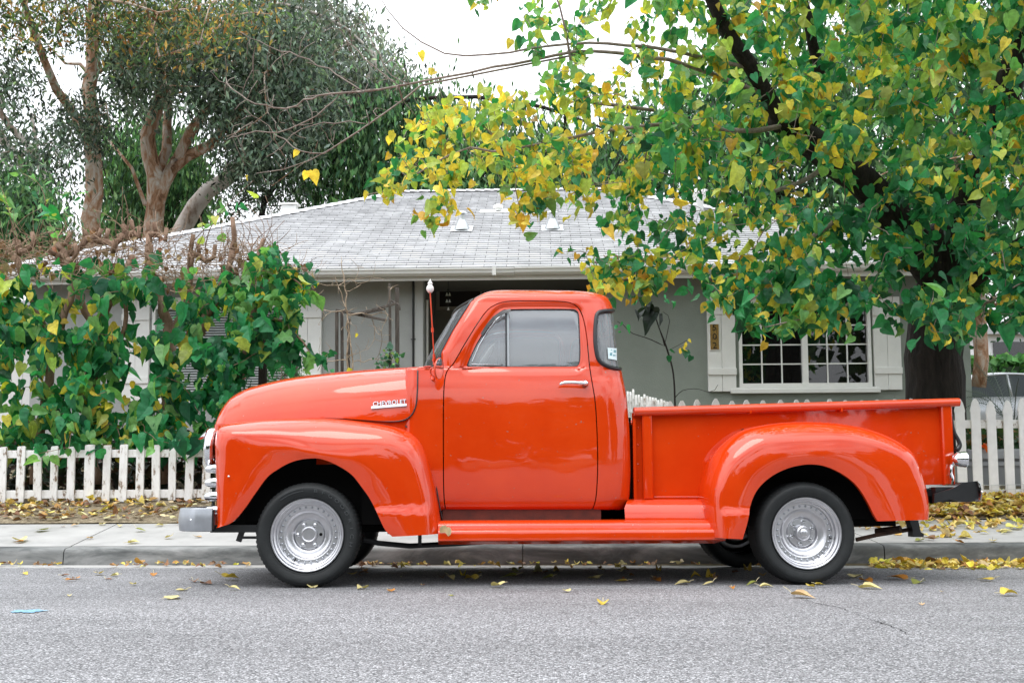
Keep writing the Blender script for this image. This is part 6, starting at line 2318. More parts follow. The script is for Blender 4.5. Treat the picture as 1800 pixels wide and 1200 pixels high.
pollard(P(300, 850, 11.6), 'pollarded mulberry with the thickest stem and a dense dark green skirt',
        [([(295, 850, 11.6), (292, 760, 11.6), (296, 680, 11.6), (300, 600, 11.6), (285, 530, 11.6), (262, 470, 11.6), (262, 430, 11.6)], .085, .045), ([(298, 640, 11.6), (345, 590, 11.5), (372, 540, 11.4), (400, 480, 11.4), (408, 440, 11.4)], .05, .03), ([(300, 600, 11.6), (325, 530, 11.6), (335, 480, 11.6)], .035, .025)],
        [(262, 415, .10, 11.6), (275, 412, .08, 11.6), (293, 420, .07, 11.6), (270, 425, .08, 11.5), (335, 440, .12, 11.6), (412, 420, .18, 11.4), (350, 450, .1, 11.6), (375, 455, .1, 11.5)],
        [([(265, 600), (340, 560), (420, 640), (425, 780), (400, 800), (265, 800)], 76, 6, .128, (3, 6, 3, .5, .6, 0), (10.8, 11.6), 'heart'), ([(310, 500), (430, 490), (430, 640), (330, 640)], 34, 6, .12, (3, 6, 3, .7, .3, .4), (11, 11.6), 'heart')],
        [(250, 440), (275, 400), (310, 440), (350, 420), (380, 450), (412, 415), (440, 480), (380, 500), (300, 520), (250, 480)], 240,
        shoots=[([(335, 430, 11.5), (380, 380, 11.4), (420, 340, 11.4), (445, 318, 11.4)], 9, .11), ([(360, 440, 11.5), (370, 400, 11.4), (395, 370, 11.4)], 6, .10)])
pollard(P(455, 850, 11.2), 'pollarded mulberry nearest the truck hood with deeply lobed leaves reaching right',
        [([(400, 860, 11.3), (402, 760, 11.3), (425, 660, 11.3), (440, 580, 11.2), (452, 520, 11.2), (456, 460, 11.2)], .045, .025), ([(440, 580, 11.2), (490, 560, 11.1), (530, 600, 11.0), (560, 630, 11.0)], .02, .008), ([(452, 500, 11.2), (500, 480, 11.1), (535, 510, 11.0)], .02, .008)],
        [(455, 445, .1, 11.2), (440, 455, .08, 11.2)],
        [([(425, 470), (490, 440), (520, 500), (550, 530), (500, 600), (450, 640), (420, 620)], 58, 5, .13, (2.8, 6, 3.4, .9, .6, 0), (10.8, 11.4), 'lobed'), ([(480, 590), (560, 600), (592, 630), (585, 655), (540, 650), (490, 625)], 12, 3, .13, (5, 6, 1, 0, 0, 0), (10.8, 11.2), 'lobed'), ([(380, 640), (440, 620), (430, 720), (370, 780)], 30, 5, .125, (5, 6, 1, 0, .4, 0), (10.8, 11.3), 'lobed')],
        [(400, 430), (480, 430), (560, 480), (470, 500), (400, 490)], 120)
# dark posts and old garden frame against the house
fp = tag(empty('garden_post', P(462, 760, 12.2)), 'single dark wooden stake among the lobed mulberry leaves', 'post')
Acc().box2(P(455, 560, 12.2)[:], (P(468, 560, 12.2).x, 12.27, P(455, 730, 12.2).z - .3), bev=.004).build('stake', M['bark_dark'], fp)
fp = tag(empty('garden_post', P(519, 760, 12.4)), 'pale grey weathered stake in front of the left shutter', 'post')
Acc().box2(P(514, 490, 12.4)[:], (P(523, 490, 12.4).x, 12.47, P(514, 730, 12.4).z - .3), bev=.004).build('stake', M['grey_wood'], fp)
arb = tag(empty('garden_trellis', P(645, 780, 12.8)), 'collapsing weathered wood trellis with slanting slats behind the hood', 'trellis')
YA = 12.8
def beam(p, q, w, d, name):
    p, q = P(*p, YA if len(p) < 3 else 0) if len(p) < 3 else P(*p), P(*q, YA) if len(q) < 3 else P(*q)
    v = q - p
    a = Acc(); a.box((0, 0, 0), (w, d, v.length), bev=.004)
    o = a.build(name, M['grey_wood'], None)
    o.data.transform(Matrix.Translation((p + q) / 2) @ v.to_track_quat('Z', 'Y').to_matrix().to_4x4())
    o.data.transform(Matrix.Translation(-arb.location)); o.parent = arb
beam((592, 760), (592, 546), .036, .036, 'post'); beam((602, 760, 12.86), (601, 548, 12.86), .034, .034, 'post')
beam((687, 760), (685, 498), .028, .03, 'post'); beam((699, 760, 12.88), (698, 506, 12.88), .045, .045, 'post'); beam((613, 760, 12.95), (613, 560, 12.95), .03, .03, 'post')
beam((590, 545, 12.76), (679, 563, 12.76), .018, .03, 'slat'); beam((627, 552, 12.74), (697, 533, 12.74), .022, .03, 'slat'); beam((640, 551, 12.8), (678, 543, 12.8), .015, .02, 'slat')
a = Acc(); a.tube(spline([P(688, 528, 12.78)[:], P(694, 532, 12.78)[:], P(701, 536, 12.78)[:], P(703, 545, 12.78)[:]], 4), .012, 6); o = a.build('bracket', M['grey_wood'], arb)
# dead climber tangled through it
cl = tag(empty('dead_climber', P(620, 760, 12.5)), 'tangle of bare straw coloured vines climbing the old trellis', 'vine')
S = Skeleton()
S.path(PP([(612, 760, 12.6), (612, 650, 12.6), (610, 560, 12.6), (606, 500, 12.6), (600, 462, 12.6)]), .014, .006, step=.07, wob=.01)
S.path(PP([(622, 760, 12.5), (620, 650, 12.55), (612, 560, 12.6), (594, 500, 12.6), (588, 485, 12.6)]), .012, .004, step=.07, wob=.01)
for px, py in poly_sample([(555, 480), (690, 470), (700, 640), (560, 660), (545, 560)], 105):
    S.attach(np.array(P(px, py, g4.uniform(12.3, 13.0))[:]), droop=-.1, step=.06, r1=.0018)
for px, py in ((530, 480), (545, 462), (560, 500), (575, 458), (600, 450), (615, 455), (660, 462), (676, 492), (640, 470), (680, 505), (520, 495), (625, 470), (700, 500)):
    S.attach(np.array(P(px, py, g4.uniform(12.3, 12.8))[:]), droop=-.05, step=.06, r1=.0018)
a = Acc(); S.mesh(a, tip=.0022, rmax=.008); a.build('stems', M['straw'], cl)
ad = Acc(); hang_leaves(ad, [P(622, 590, 12.3)[:], P(625, 650, 12.3)[:], P(618, 648, 12.3)[:]], 1, .02, .11, (YEL,), (1,)); ad.build('leaf', M['leaf'], cl)
# small plants by the wall
def bush(label, poly, n, per, size, pal, wts, Y, base, kind='heart', cat='plant', down=.2, mat='leaf', wood='bark_twig'):
    root = tag(empty('garden_plant', P(*base)), label, cat)
    S = Skeleton(); S.path([P(*base), P(base[0], base[1] - 12, base[2])], .01, .006, step=.05)
    al = Acc()
    for px, py in poly_sample(poly, n):
        ids = S.attach(np.array(P(px, py, g4.uniform(*Y))[:]), step=.08)
        hang_leaves(al, [S.p[ids[-1]]] * per, 1, size * .6, size, pal, wts, down=down, kind=kind)
    a = Acc(); S.mesh(a); a.build('stem', M[wood], root); al.build('foliage', M[mat], root)
    return root
bush('small grey green rose bush with one dark red bud at the trellis foot', [(655, 640), (675, 615), (695, 600), (705, 640), (700, 680), (655, 680)], 26, 5, .055, ((.10, .22, .16), (.05, .15, .09), (.25, .40, .08)), (3, 3, 1), (12.4, 12.8), (682, 740, 12.6))
bush('feathery green shrub under the louvred window', [(470, 620), (500, 600), (530, 640), (535, 690), (470, 690)], 80, 9, .05, ((.03, .15, .06), (.05, .22, .07)), (1, 1), (12.2, 12.9), (500, 740, 12.5), kind='narrow')
# sapling on the wall right of the cab
sap = tag(empty('sapling', P(1186, 730, 12.2)), 'thin leafless sapling with a few leaves against the grey green wall', 'tree')
S = Skeleton()
t0 = S.path(PP([(1187, 730, 12.2), (1184, 660, 12.2), (1173, 615, 12.2), (1160, 580, 12.2), (1148, 545, 12.2), (1138, 515, 12.2)]), .011, .005, step=.06)
S.path(PP([(1168, 608, 12.2), (1140, 595, 12.2), (1110, 585, 12.2), (1095, 570, 12.2), (1085, 565, 12.2)]), .006, .003, par=t0[-9], step=.06)
S.path(PP([(1168, 608, 12.2), (1174, 580, 12.2), (1177, 558, 12.2), (1165, 548, 12.2)]), .004, .003, par=t0[-9], step=.06)
S.path(PP([(1174, 616, 12.2), (1190, 608, 12.2), (1208, 598, 12.2)]), .003, .002, par=t0[-10], step=.06)
S.path(PP([(1188, 697, 12.2), (1200, 686, 12.1), (1225, 683, 12.0), (1246, 689, 11.9), (1258, 684, 11.9), (1262, 676, 11.9)]), .004, .0025, par=t0[3], step=.06)
a = Acc(); S.mesh(a); a.build('trunk', M['bark_dark'], sap)
al = Acc()
for px, py, s, c in ((1138, 550, .20, (.012, .02, .015)), (1150, 535, .16, (.012, .02, .015)), (1156, 548, .16, (.015, .03, .02)), (1095, 568, .06, GREEN_M), (1090, 575, .06, GREEN_M), (1182, 622, .08, GREEN_D), (1205, 618, .10, GREEN_D), (1200, 616, .06, YEL), (1210, 600, .06, YEL), (1206, 603, .05, YEL), (1168, 522, .08, GREEN_M), (1178, 526, .08, GREEN_M), (1120, 530, .07, GREEN_M), (1100, 533, .06, YEL2)):
    hang_leaves(al, [P(px, py, 12.1)[:]] * 2, 1, .03, s, (c,), (1,))
al.build('crown', M['leaf'], sap)

# ------------------------------------------------------------------ trees beyond the house
def far_tree(name, label, limbs, polys, bark, group='trees rising beyond the house', holes=(), wood=True):
    root = tag(empty(name, P(*limbs[0][0][0])), label, 'tree', group)
    S = Skeleton()
    for k, (pts, r0, r1) in enumerate(limbs):
        q = PP(pts)
        par = S.nearest(np.array(q[0][:]))[0] if k else -1
        S.path(q, r0, r1, par=par, step=.5, wob=.05)
    al = Acc()
    for poly, n, per, spread, size, pal, wts, (y0, y1), kind, down in polys:
        n = int(n * 1.35)
        pts = np.array(poly_sample(poly, n * 2 if holes else n))
        if holes:
            keep = np.ones(len(pts), bool)
            for h in holes: keep &= sdist(pts[:, 0], pts[:, 1], np.array(h)) > 0
            pts = pts[keep][:n]
        C_ = []
        for i, (px, py) in enumerate(pts):
            t = np.array(P(px, py, g4.uniform(y0, y1))[:])
            if i % 6 == 0: S.attach(t, step=.5, droop=.05, r1=.012)
            C_.append(t)
        C_ = np.array(C_)
        # random tone per clump, painting in sunlit and shaded clumps
        tone = g4.normal(1, .45, len(C_)).clip(.35, 2.2)
        c = np.repeat(C_, per, axis=0); n_ = len(c)
        pos = c + g4.normal(0, 1, (n_, 3)) * np.array(spread)
        ax = g4.normal(0, .6, (n_, 3)); ax[:, 2] -= down
        nr = g4.normal(0, 1, (n_, 3)) + np.array((0, -.4, .5))
        cc = pick(pal, wts, n_) * np.repeat(tone, per)[:, None]
        leaves(al, pos, ax, nr, np.abs(g4.normal(1, .25, n_)) * size * 1.2, cc, kind)
    a = Acc(); S.mesh(a, rmax=.05, tip=.012); a.build('trunk', M[bark], root, smooth=True)
    al.build('crown', M['far_leaf'], root)
    return root
EU = ((.075, .115, .08), (.115, .165, .12), (.17, .22, .175), (.04, .062, .045))
ORG = ((.20, .10, .03), (.30, .20, .05), (.06, .11, .035), (.12, .16, .05), (.035, .06, .03))
PEP = ((.065, .16, .065), (.10, .215, .085), (.16, .28, .12), (.035, .09, .045))
HOLES = [[(40, 110), (90, 85), (125, 110), (120, 160), (100, 195), (60, 170)], [(175, 95), (225, 90), (230, 130), (190, 165), (172, 150)], [(20, 200), (60, 190), (85, 240), (60, 290), (20, 260)]]
sp3 = (.27, .27, .27)
far_tree('eucalyptus_tree', 'straight eucalyptus with peeling orange brown bark and orange tinted leaves at top left',
         [([(172, 520, 24), (170, 400, 24), (166, 300, 24), (163, 220, 24), (160, 130, 24), (162, 60, 24), (165, -60, 24)], .22, .12), ([(168, 300, 24), (140, 215, 24), (100, 150, 23.6), (70, 90, 23), (40, 0, 22.5)], .13, .06), ([(163, 135, 24), (190, 118, 24), (225, 108, 24)], .05, .03), ([(160, 135, 24), (140, 118, 24), (115, 112, 24)], .05, .03)],
         [([(-20, -30), (240, -30), (300, 40), (290, 100), (200, 110), (150, 60), (60, 90), (-20, 60)], 150, 26, (.28, .28, .28), .11, ORG, (2, 1.5, 4, 3, 5), (20, 24), 'narrow4', .6), ([(240, -30), (520, -30), (500, 20), (360, 80), (345, 110), (300, 60)], 62, 22, (.25, .25, .25), .10, ORG, (2, 3, 4, 3, 3), (19, 22), 'narrow4', .6),
          ([(110, 185), (200, 180), (205, 245), (150, 260), (105, 235)], 60, 26, (.25, .25, .25), .10, EU, (3, 2, 1, 3), (22.5, 24), 'narrow4', .8)], 'bark_euc', holes=HOLES)
far_tree('eucalyptus_tree', 'many stemmed eucalyptus with pinkish trunks and the broadest dark crown',
         [([(262, 520, 25), (266, 420, 25), (272, 350, 25), (264, 290, 25), (262, 230, 25), (285, 160, 25), (300, 90, 25), (310, 0, 25)], .25, .10), ([(272, 370, 25), (300, 300, 25), (335, 240, 25), (375, 185, 24.5), (400, 120, 24)], .17, .08), ([(300, 300, 25), (345, 265, 25), (400, 225, 24.5), (450, 170, 24), (510, 100, 23.5)], .14, .06), ([(272, 350, 25), (292, 260, 25.4), (295, 190, 25.6), (310, 130, 25.8)], .14, .08), ([(255, 360, 25), (235, 300, 25), (205, 255, 25), (190, 245, 25)], .05, .03)],
         [([(215, 60), (330, 20), (430, 20), (560, 60), (600, 200), (520, 260), (440, 310), (400, 250), (330, 180), (240, 190), (190, 120)], 560, 40, sp3, .13, EU, (3, 4, 3, 2.5), (22.5, 27), 'narrow4', .8), ([(380, 250), (560, 230), (560, 300), (470, 330), (400, 320)], 60, 18, (.25, .25, .25), .11, EU, (3, 3, 1, 2), (24, 27), 'narrow4', .8)], 'bark_euc', holes=[[(295, 150), (330, 150), (330, 240), (290, 240)]])
far_tree('eucalyptus_tree', 'pale eucalyptus leaning far right with blue grey leaves',
         [([(285, 470, 27), (325, 390, 27), (360, 345, 27), (410, 308, 27), (460, 272, 27), (515, 248, 27), (570, 222, 27), (640, 160, 27), (660, 100, 27)], .24, .10), ([(370, 340, 27), (385, 315, 27), (400, 285, 27)], .09, .05)],
         [([(400, 0), (560, -30), (640, 40), (720, 130), (700, 190), (600, 220), (520, 170), (440, 100)], 360, 32, (.28, .28, .28), .14, ((.17, .21, .18), (.24, .28, .25), (.11, .145, .12)), (3, 2, 2), (26, 30), 'narrow4', .9)], 'bark_pale')
far_tree('eucalyptus_tree', 'pair of slanting pale stems leaning out at the far left edge',
         [([(118, 480, 22), (95, 400, 22), (70, 345, 22), (35, 300, 22), (-5, 235, 22), (-40, 160, 22)], .13, .08), ([(100, 410, 22), (75, 310, 22), (40, 240, 22), (-10, 180, 22)], .09, .06), ([(75, 330, 22), (65, 260, 22), (55, 200, 22)], .05, .03)],
         [([(-30, 80), (40, 120), (70, 200), (110, 250), (140, 300), (110, 330), (60, 300), (-30, 320)], 150, 20, (.3, .3, .3), .11, EU, (3, 3, 1, 3), (20, 23), 'narrow4', .8)], 'bark_pale', holes=HOLES[2:])
far_tree('pepper_tree', 'weeping bright green pepper tree between the eucalyptus trunks',
         [([(300, 520, 30), (300, 420, 30), (290, 330, 30)], .2, .1)],
         [([(175, 240), (260, 215), (340, 260), (375, 320), (360, 420), (190, 430)], 330, 30, (.28, .28, .5), .16, PEP, (3, 3, 2, 3), (28, 31), 'narrow4', 2.2)], 'bark_dark')
far_tree('pepper_tree', 'weeping green pepper tree just over the left end of the roof ridge',
         [([(620, 480, 27), (640, 380, 27), (650, 300, 27)], .2, .1), ([(560, 420, 27), (552, 350, 27), (568, 290, 27)], .08, .05)],
         [([(520, 240), (620, 190), (720, 160), (820, 215), (960, 250), (1110, 250), (1130, 345), (700, 350), (580, 360), (520, 330)], 620, 30, (.3, .3, .5), .16, PEP, (3, 3, 2.2, 3), (25.5, 29), 'narrow4', 2.2)], 'bark_dark')
far_tree('oak_tree', 'dark small tree with black forked stems at the left hip of the roof',
         [([(450, 470, 26), (458, 385, 26), (478, 340, 26), (497, 308, 26)], .09, .06)],
         [([(395, 300), (520, 260), (570, 310), (540, 350), (440, 385), (390, 380)], 120, 18, (.3, .3, .3), .10, EU, (3, 2, 1, 4), (25, 29), 'narrow4', .6)], 'bark_dark')
far_tree('leafy_tree', 'low green tree at the left edge under the slanting stems',
         [([(30, 500, 20), (30, 430, 20)], .1, .08)],
         [([(-30, 325), (50, 330), (95, 360), (120, 450), (-30, 470)], 200, 26, (.22, .22, .3), .12, PEP, (3, 3, 2, 3), (19, 21), 'narrow4', 1.2)], 'bark_dark')
far_tree('leafy_tree', 'dark green tree filling the gap behind the mulberry crown and the roof',
         [([(1380, 520, 26), (1370, 380, 26), (1340, 250, 26), (1300, 100, 26)], .25, .12)],
         [([(1090, 250), (1250, 120), (1500, 60), (1500, 420), (1350, 390), (1180, 350), (1060, 340), (1000, 338)], 380, 24, (.45, .45, .45), .19, PEP, (3, 2, .6, 5), (24, 28), 'narrow4', .9)], 'bark_dark')
far_tree('leafy_tree', 'dark tree behind the mulberry trunk above the right end of the roof',
         [([(1720, 680, 22), (1722, 600, 22), (1715, 500, 22), (1700, 350, 22), (1660, 150, 22)], .14, .10), ([(1715, 520, 22), (1760, 560, 21.5), (1800, 550, 21.5)], .05, .03)],
         [([(1500, 60), (1830, -30), (1830, 500), (1740, 520), (1690, 490), (1560, 430), (1500, 420)], 400, 24, (.45, .45, .45), .18, PEP, (3, 2, .6, 5), (20, 25), 'narrow4', .9)], 'bark_euc')

# ------------------------------------------------------------------ trees across the street, behind the photographer: they show in the paint and the glass
for i, (x, y, h, w) in enumerate(((-13, -15, 7.5, 4.6), (-6.5, -17, 6.8, 4.4), (0.5, -15.5, 6.6, 4.4), (7, -16, 8.0, 4.6), (17.0, -15, 8.8, 4.2), (-20, -16, 8.5, 5), (25.5, -16, 8.5, 5))):
    lab = ['broad dark street tree across the road, third from its western end', 'lowest round tree on the far side of the road', 'round tree straight across the road from the truck', 'tall tree across the road opposite the truck bed', 'tallest tree across the road towards the east', 'westernmost tree across the road', 'easternmost tree across the road'][i]
    root = tag(empty('street_tree', (x, y, 0)), lab, 'tree', 'trees across the street')
    Acc().tube(spline([(x, y, -.6), (x + .1, y, 1.5), (x - .1, y + .1, 3)], 4), np.linspace(.25, .15, 9), 10).build('trunk', M['bark_dark'], root, smooth=True)
    al = Acc(); n = 2600
    u = g4.normal(0, 1, (n, 3)); u /= np.linalg.norm(u, axis=1)[:, None]; u *= (g4.random(n) ** .4)[:, None]
    u *= (1 + .18 * np.sin(u[:, :1] * 9 + i) + .15 * np.sin(u[:, 1:2] * 11))
    pos = np.array([x, y, h * .55]) + u * np.array([w, w * .8, h * .5])
    leaves(al, pos, g4.normal(0, 1, (n, 3)), g4.normal(0, 1, (n, 3)), g4.uniform(.35, .6, n), pick(((.03, .06, .025), (.05, .09, .03)), (1, 1), n), 'quad', variants=3)
    al.build('crown', M['far_leaf'], root)

# ================================================================== RIGHT BACKGROUND, LITTER, SMALL THINGS
# neighbour's pale building and hedge beyond the right end of the house
nb = tag(empty('neighbour_building', (P(1860, 700, 48).x, 48, .5)), 'long pale neighbouring building beyond the parked car on the right', 'building')
x0, x1 = P(1640, 600, 48).x, P(2300, 600, 48).x
zt0 = P(1760, 588, 48).z
Acc().box2((x0, 48, .3), (x1, 56, zt0)).build('wall', simple('pale_render', (.72, .73, .74), .8, noise=.05, nscale=.6), nb)
Acc().box2((x0 - .4, 47.6, zt0), (x1 + .4, 56.4, zt0 + .35)).build('roof', simple('grey_flat_roof', (.35, .36, .37), .8), nb)
for px in (1775, 1840):
    q = P(px, 615, 47.97)
    Acc().box2((q.x - .7, 47.9, q.z - .5), (q.x + .7, 47.99, q.z + .35)).build('window', M['house_glass'], nb)
hg = tag(empty('hedge', (P(1760, 660, 33).x, 33, .6)), 'clipped green hedge behind the parked silver car', 'hedge')
al = Acc(); n = 5200
x0, x1 = P(1690, 640, 33).x, P(2000, 640, 33).x
z0, z1 = P(1760, 665, 33).z, P(1760, 630, 33).z
pos = np.stack([g4.uniform(x0, x1, n), g4.uniform(32.6, 34, n), z0 - .6 + (z1 - z0 + .6) * g4.random(n) ** .7 + .05 * np.sin(g4.uniform(0, 40, n))], 1)
leaves(al, pos, g4.normal(0, 1, (n, 3)), g4.normal(0, 1, (n, 3)) + (0, -.6, .6), g4.uniform(.12, .22, n), pick(((.05, .16, .04), (.08, .22, .06), (.14, .24, .08), (.03, .09, .03)), (3, 3, 1, 2), n), 'quad', variants=3)
al.build('foliage', M['far_leaf'], hg)
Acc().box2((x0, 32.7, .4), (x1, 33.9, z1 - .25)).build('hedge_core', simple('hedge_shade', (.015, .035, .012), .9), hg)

# parked silver saloon, seen beyond the corner of the house
YCAR = 23.0
cs = F_PX / YCAR
car = tag(empty('parked_car', (P(1800, 720, YCAR).x, YCAR, .55)), 'silver saloon car parked beyond the right corner of the house', 'car')
cz = P(1760, 655, YCAR).z
gz = cz - 1.42
cx0 = P(1570, 700, YCAR).x
def carpt(u, h): return (cx0 + u, gz + h)
bodyo = spline([(0, .42), (.02, .62), (.10, .76), (.55, .86), (1.05, .93), (1.5, .965), (3.6, .98), (4.1, .97), (4.42, .92), (4.5, .62), (4.46, .34)], 5)
W = 1.72
g = []
for u, h in bodyo:
    rr = []
    for k in range(13):
        t = k / 12
        bulge = math.sin(math.pi * t) ** .35 if 0 < t < 1 else 0
        rr.append((cx0 + u, YCAR + W * t, gz + .30 + (h - .30) * (bulge if bulge > 0 else 0) if False else gz + h - .05 * (1 - bulge)))
    g.append(rr)
a = Acc().grid(g)
for s, yy in ((0, YCAR), (1, YCAR + W)):
    rows_ = []
    for k in range(9):
        t = k / 8
        off = .035 * math.sin(math.pi * min(t * 1.15, 1)) * (-1 if s == 0 else 1)
        rows_.append([(cx0 + u * (1 - 0) , yy + off, gz + (h - .05) * t + .26 * (1 - t)) for u, h in bodyo])
    a.grid(rows_)
M['silver'] = simple('silver_car_paint', (.46, .48, .50), .28, .5, coat=.8)
car_body = a.build('body', M['silver'], car, smooth=True, angle=50)
roof_o = spline([(1.05, .93), (1.45, 1.18), (1.85, 1.36), (2.3, 1.42), (2.8, 1.41), (3.25, 1.33), (3.7, 1.14), (4.0, .97)], 5)
g = []
for u, h in roof_o:
    ins = .04 + .17 * (h - .93) / .49
    g.append([(cx0 + u, YCAR + ins + (W - 2 * ins) * t, gz + h + .04 * math.sin(math.pi * t)) for t in np.linspace(0, 1, 9)])
a = Acc().grid(g[7:29]); a.build('roof', M['silver'], car, smooth=True)
M['car_glass'] = simple('dark_car_glass', (.012, .022, .024), .12, spec=.25)
a = Acc().grid(g[:8]); a.build('windscreen', M['car_glass'], car, smooth=True)
a = Acc().grid(g[28:]); a.build('rear_screen', M['car_glass'], car, smooth=True)
for s in (0, 1):
    rows_ = []
    for t in (0, .5, 1):
        rows_.append([(cx0 + u, (YCAR + .04 + .17 * (h - .93) / .49 * t) if s == 0 else (YCAR + W - .04 - .17 * (h - .93) / .49 * t), gz + .93 + (h - .93) * t) for u, h in roof_o])
    side_g = Acc().grid(rows_).build('side_glass', M['car_glass'], car, smooth=True)
    a = Acc()
    for u0, u1 in ((2.42, 2.40),):
        yy = YCAR + .03 if s == 0 else YCAR + W - .03
        a.tube([(cx0 + u0, yy, gz + .93), (cx0 + u1, yy + (.15 if s == 0 else -.15), gz + 1.38)], .03, 6)
    rimp = [(cx0 + u, (YCAR + .035 + .17 * (h - .93) / .49) if s == 0 else (YCAR + W - .035 - .17 * (h - .93) / .49), gz + h - .02) for u, h in roof_o]
    a.tube(rimp, .026, 6)
    a.build('window_pillar', M['silver'], car_body, smooth=True)
for u in (.85, 3.55):
    for s in (0, 1):
        c = Vector((cx0 + u, YCAR - .02 if s == 0 else YCAR + W + .02, gz + .31))
        Mx = Matrix.Translation(c) @ (Matrix.Identity(4) if s == 0 else Matrix.Rotation(math.pi, 4, 'Z'))
        wh = Acc().lathe([(.2, .0), (.30, .0), (.31, .03), (.31, .17), (.3, .2), (0, .2)], 28, M=Mx).build('wheel', M['rubber'], car, smooth=True, angle=40)
        Acc().lathe([(0, .01), (.06, .0), (.19, .012), (.2, .0), (.205, .01)], 28, M=Mx).build('rim', M['rim'], wh, smooth=True)
Acc().box((cx0 + 1.35, YCAR - .10, gz + 1.0), (.12, .16, .11), bev=.03).build('wing_mirror', M['silver'], car)
Acc().box((cx0 + .06, YCAR + .25, gz + .66), (.12, .3, .12), bev=.03).build('headlight', M['chrome'], car)

# cycad with stiff fronds and the grey trough behind the tall fence
cyc = tag(empty('cycad', P(1775, 780, 12.6)), 'dark cycad with long stiff fronds behind the tall white fence', 'plant')
Acc().tube([P(1775, 860, 12.6)[:], P(1775, 740, 12.6)[:]], [.11, .13], 10).build('trunk', M['bark_dark'], cyc)
c0 = P(1782, 748, 12.6)
for k in range(11):
    t = rad(-70 + 140 * ((k * 4) % 11) / 10) + g4.normal(0, .05)
    L = g4.uniform(.5, .85); dy = g4.normal(0, .35)
    tip = c0 + Vector((math.sin(t) * L, dy, math.cos(t) * L * .95))
    mid = c0.lerp(tip, .55) + Vector((0, 0, .12 * abs(math.sin(t)) + .03))
    sp = spline([c0[:], mid[:], tip[:]], 12)
    a = Acc().tube(sp, np.linspace(.006, .002, len(sp)), 4)
    for j in range(3, len(sp) - 1):
        tg_v = sp[j + 1] - sp[j]; tg_v /= np.linalg.norm(tg_v)
        sd = np.cross(tg_v, [0, -1, .2]); sd /= np.linalg.norm(sd)
        for sg in (-1, 1):
            e = sp[j] + sd * sg * .08 * math.sin(math.pi * j / len(sp)) ** .6 + tg_v * .07
            w_ = tg_v * .004
            a.add([sp[j] - w_, sp[j] + w_, e], [(0, 1, 2)])
    o = a.build('frond', M['frond'] if 'frond' in M else M.setdefault('frond', simple('cycad_frond', (.03, .055, .03), .5, noise=.3)), cyc)
trough = tag(empty('planter', P(1750, 880, 11.9)), 'long grey ribbed planter trough behind the tall white fence', 'planter')
a = Acc()
p0, p1 = P(1700, 790, 11.9), P(1862, 872, 11.9)
a.box2((p0.x, 11.9, p1.z - .1), (p1.x, 12.25, p0.z - .05))
a.build('body', simple('grey_plastic', (.24, .25, .26), .5, noise=.08), trough)
a = Acc().box2((p0.x - .02, 11.86, p0.z - .10), (p1.x + .02, 12.29, p0.z), bev=.01)
a.box2((p0.x - .01, 11.88, p0.z - .17), (p1.x + .01, 11.899, p0.z - .13))
a.build('rim', simple('grey_plastic_rim', (.33, .34, .36), .5), trough)
bush('low plant with an orange flower above the grey trough', [(1700, 755), (1800, 750), (1820, 785), (1700, 788)], 40, 6, .07, ((.03, .08, .03), (.05, .10, .03), (.20, .12, .05)), (3, 2, 1), (11.9, 12.3), (1745, 800, 12.0))
fl = tag(empty('flower', P(1731, 783, 11.85)), 'single bright orange flower between the white pickets', 'flower')
a = Acc(); hang_leaves(a, [P(1731, 783, 11.85)[:]] * 9, 1, .018, .05, ((.75, .14, .01),), (1,), down=.1); a.build('petals', M['leaf'], fl)
# dark shrubbery and clutter in the yard behind the low left fence
yard = tag(empty('undergrowth', (P(180, 830, 12).x, 12, .3)), 'dark tangle of stems and dry leaves in the yard behind the peeling fence', 'undergrowth', kind='stuff')
a = Acc(); n = 1500
pos = np.array([P(px, py, g4.uniform(11.5, 12.8))[:] for px, py in poly_sample([(-60, 770), (480, 760), (480, 872), (-60, 872)], n)])
leaves(a, pos, g4.normal(0, 1, (n, 3)), g4.normal(0, 1, (n, 3)), g4.uniform(.06, .15, n), pick(((.02, .05, .02), (.05, .03, .02), (.10, .06, .035), (.015, .02, .012), (.16, .11, .06)), (3, 4, 2, 4, 1), n), 'heart')
a.build('dry_foliage', M['litter_leaf'], yard)

# ------------------------------------------------------------------ leaf litter
LP = (YEL, (.62, .50, .16), (.60, .52, .30), (.42, .22, .06), (.20, .10, .05), (.50, .36, .10))
def scatter(acc, pts, size, wts, lift=.008, curl=1.6):
    """pts: world x, y, z on the ground"""
    pts = np.asarray(pts, float); n = len(pts)
    ax = g4.normal(0, 1, (n, 3)); ax[:, 2] = g4.normal(0, .14, n)
    nr = g4.normal(0, .26, (n, 3)) + np.array((0, 0, 1.))
    s = np.abs(g4.normal(1, .28, n)) * size * .70
    p = pts.copy(); p[:, 2] += lift + np.abs(g4.normal(0, .008, n))
    leaves(acc, p, ax, nr, s, pick(LP, wts, n, var=.16), 'heart', curl=curl * .6, variants=9, flat=.32)
lit = Acc()
def band(px0, px1, y0, y1, n, zf, pw=1.0):
    out = []
    for _ in range(n):
        y = y0 + (y1 - y0) * g4.random() ** pw
        x = P(px0, 700, y).x + (P(px1, 700, y).x - P(px0, 700, y).x) * g4.random()
        out.append((x, y, zf(x, y)))
    return out
zv = lambda x, y: float(zyard(y)) + .03
zw_ = lambda x, y: Z_KERB + .005 + (Z_WALK - Z_KERB) * (y - YK - .16) / (YS - YK - .16)
zr_ = lambda x, y: float(zroad(x, y)) + .006
scatter(lit, band(-360, 1000, 10.05, 11.0, 1100, zv), .080, (.8, 1.6, 5, 2, 6, 1.5))
scatter(lit, band(-60, 480, 10.25, 11.0, 180, zv), .085, (2, 2.5, 4, 2, 4, 2))
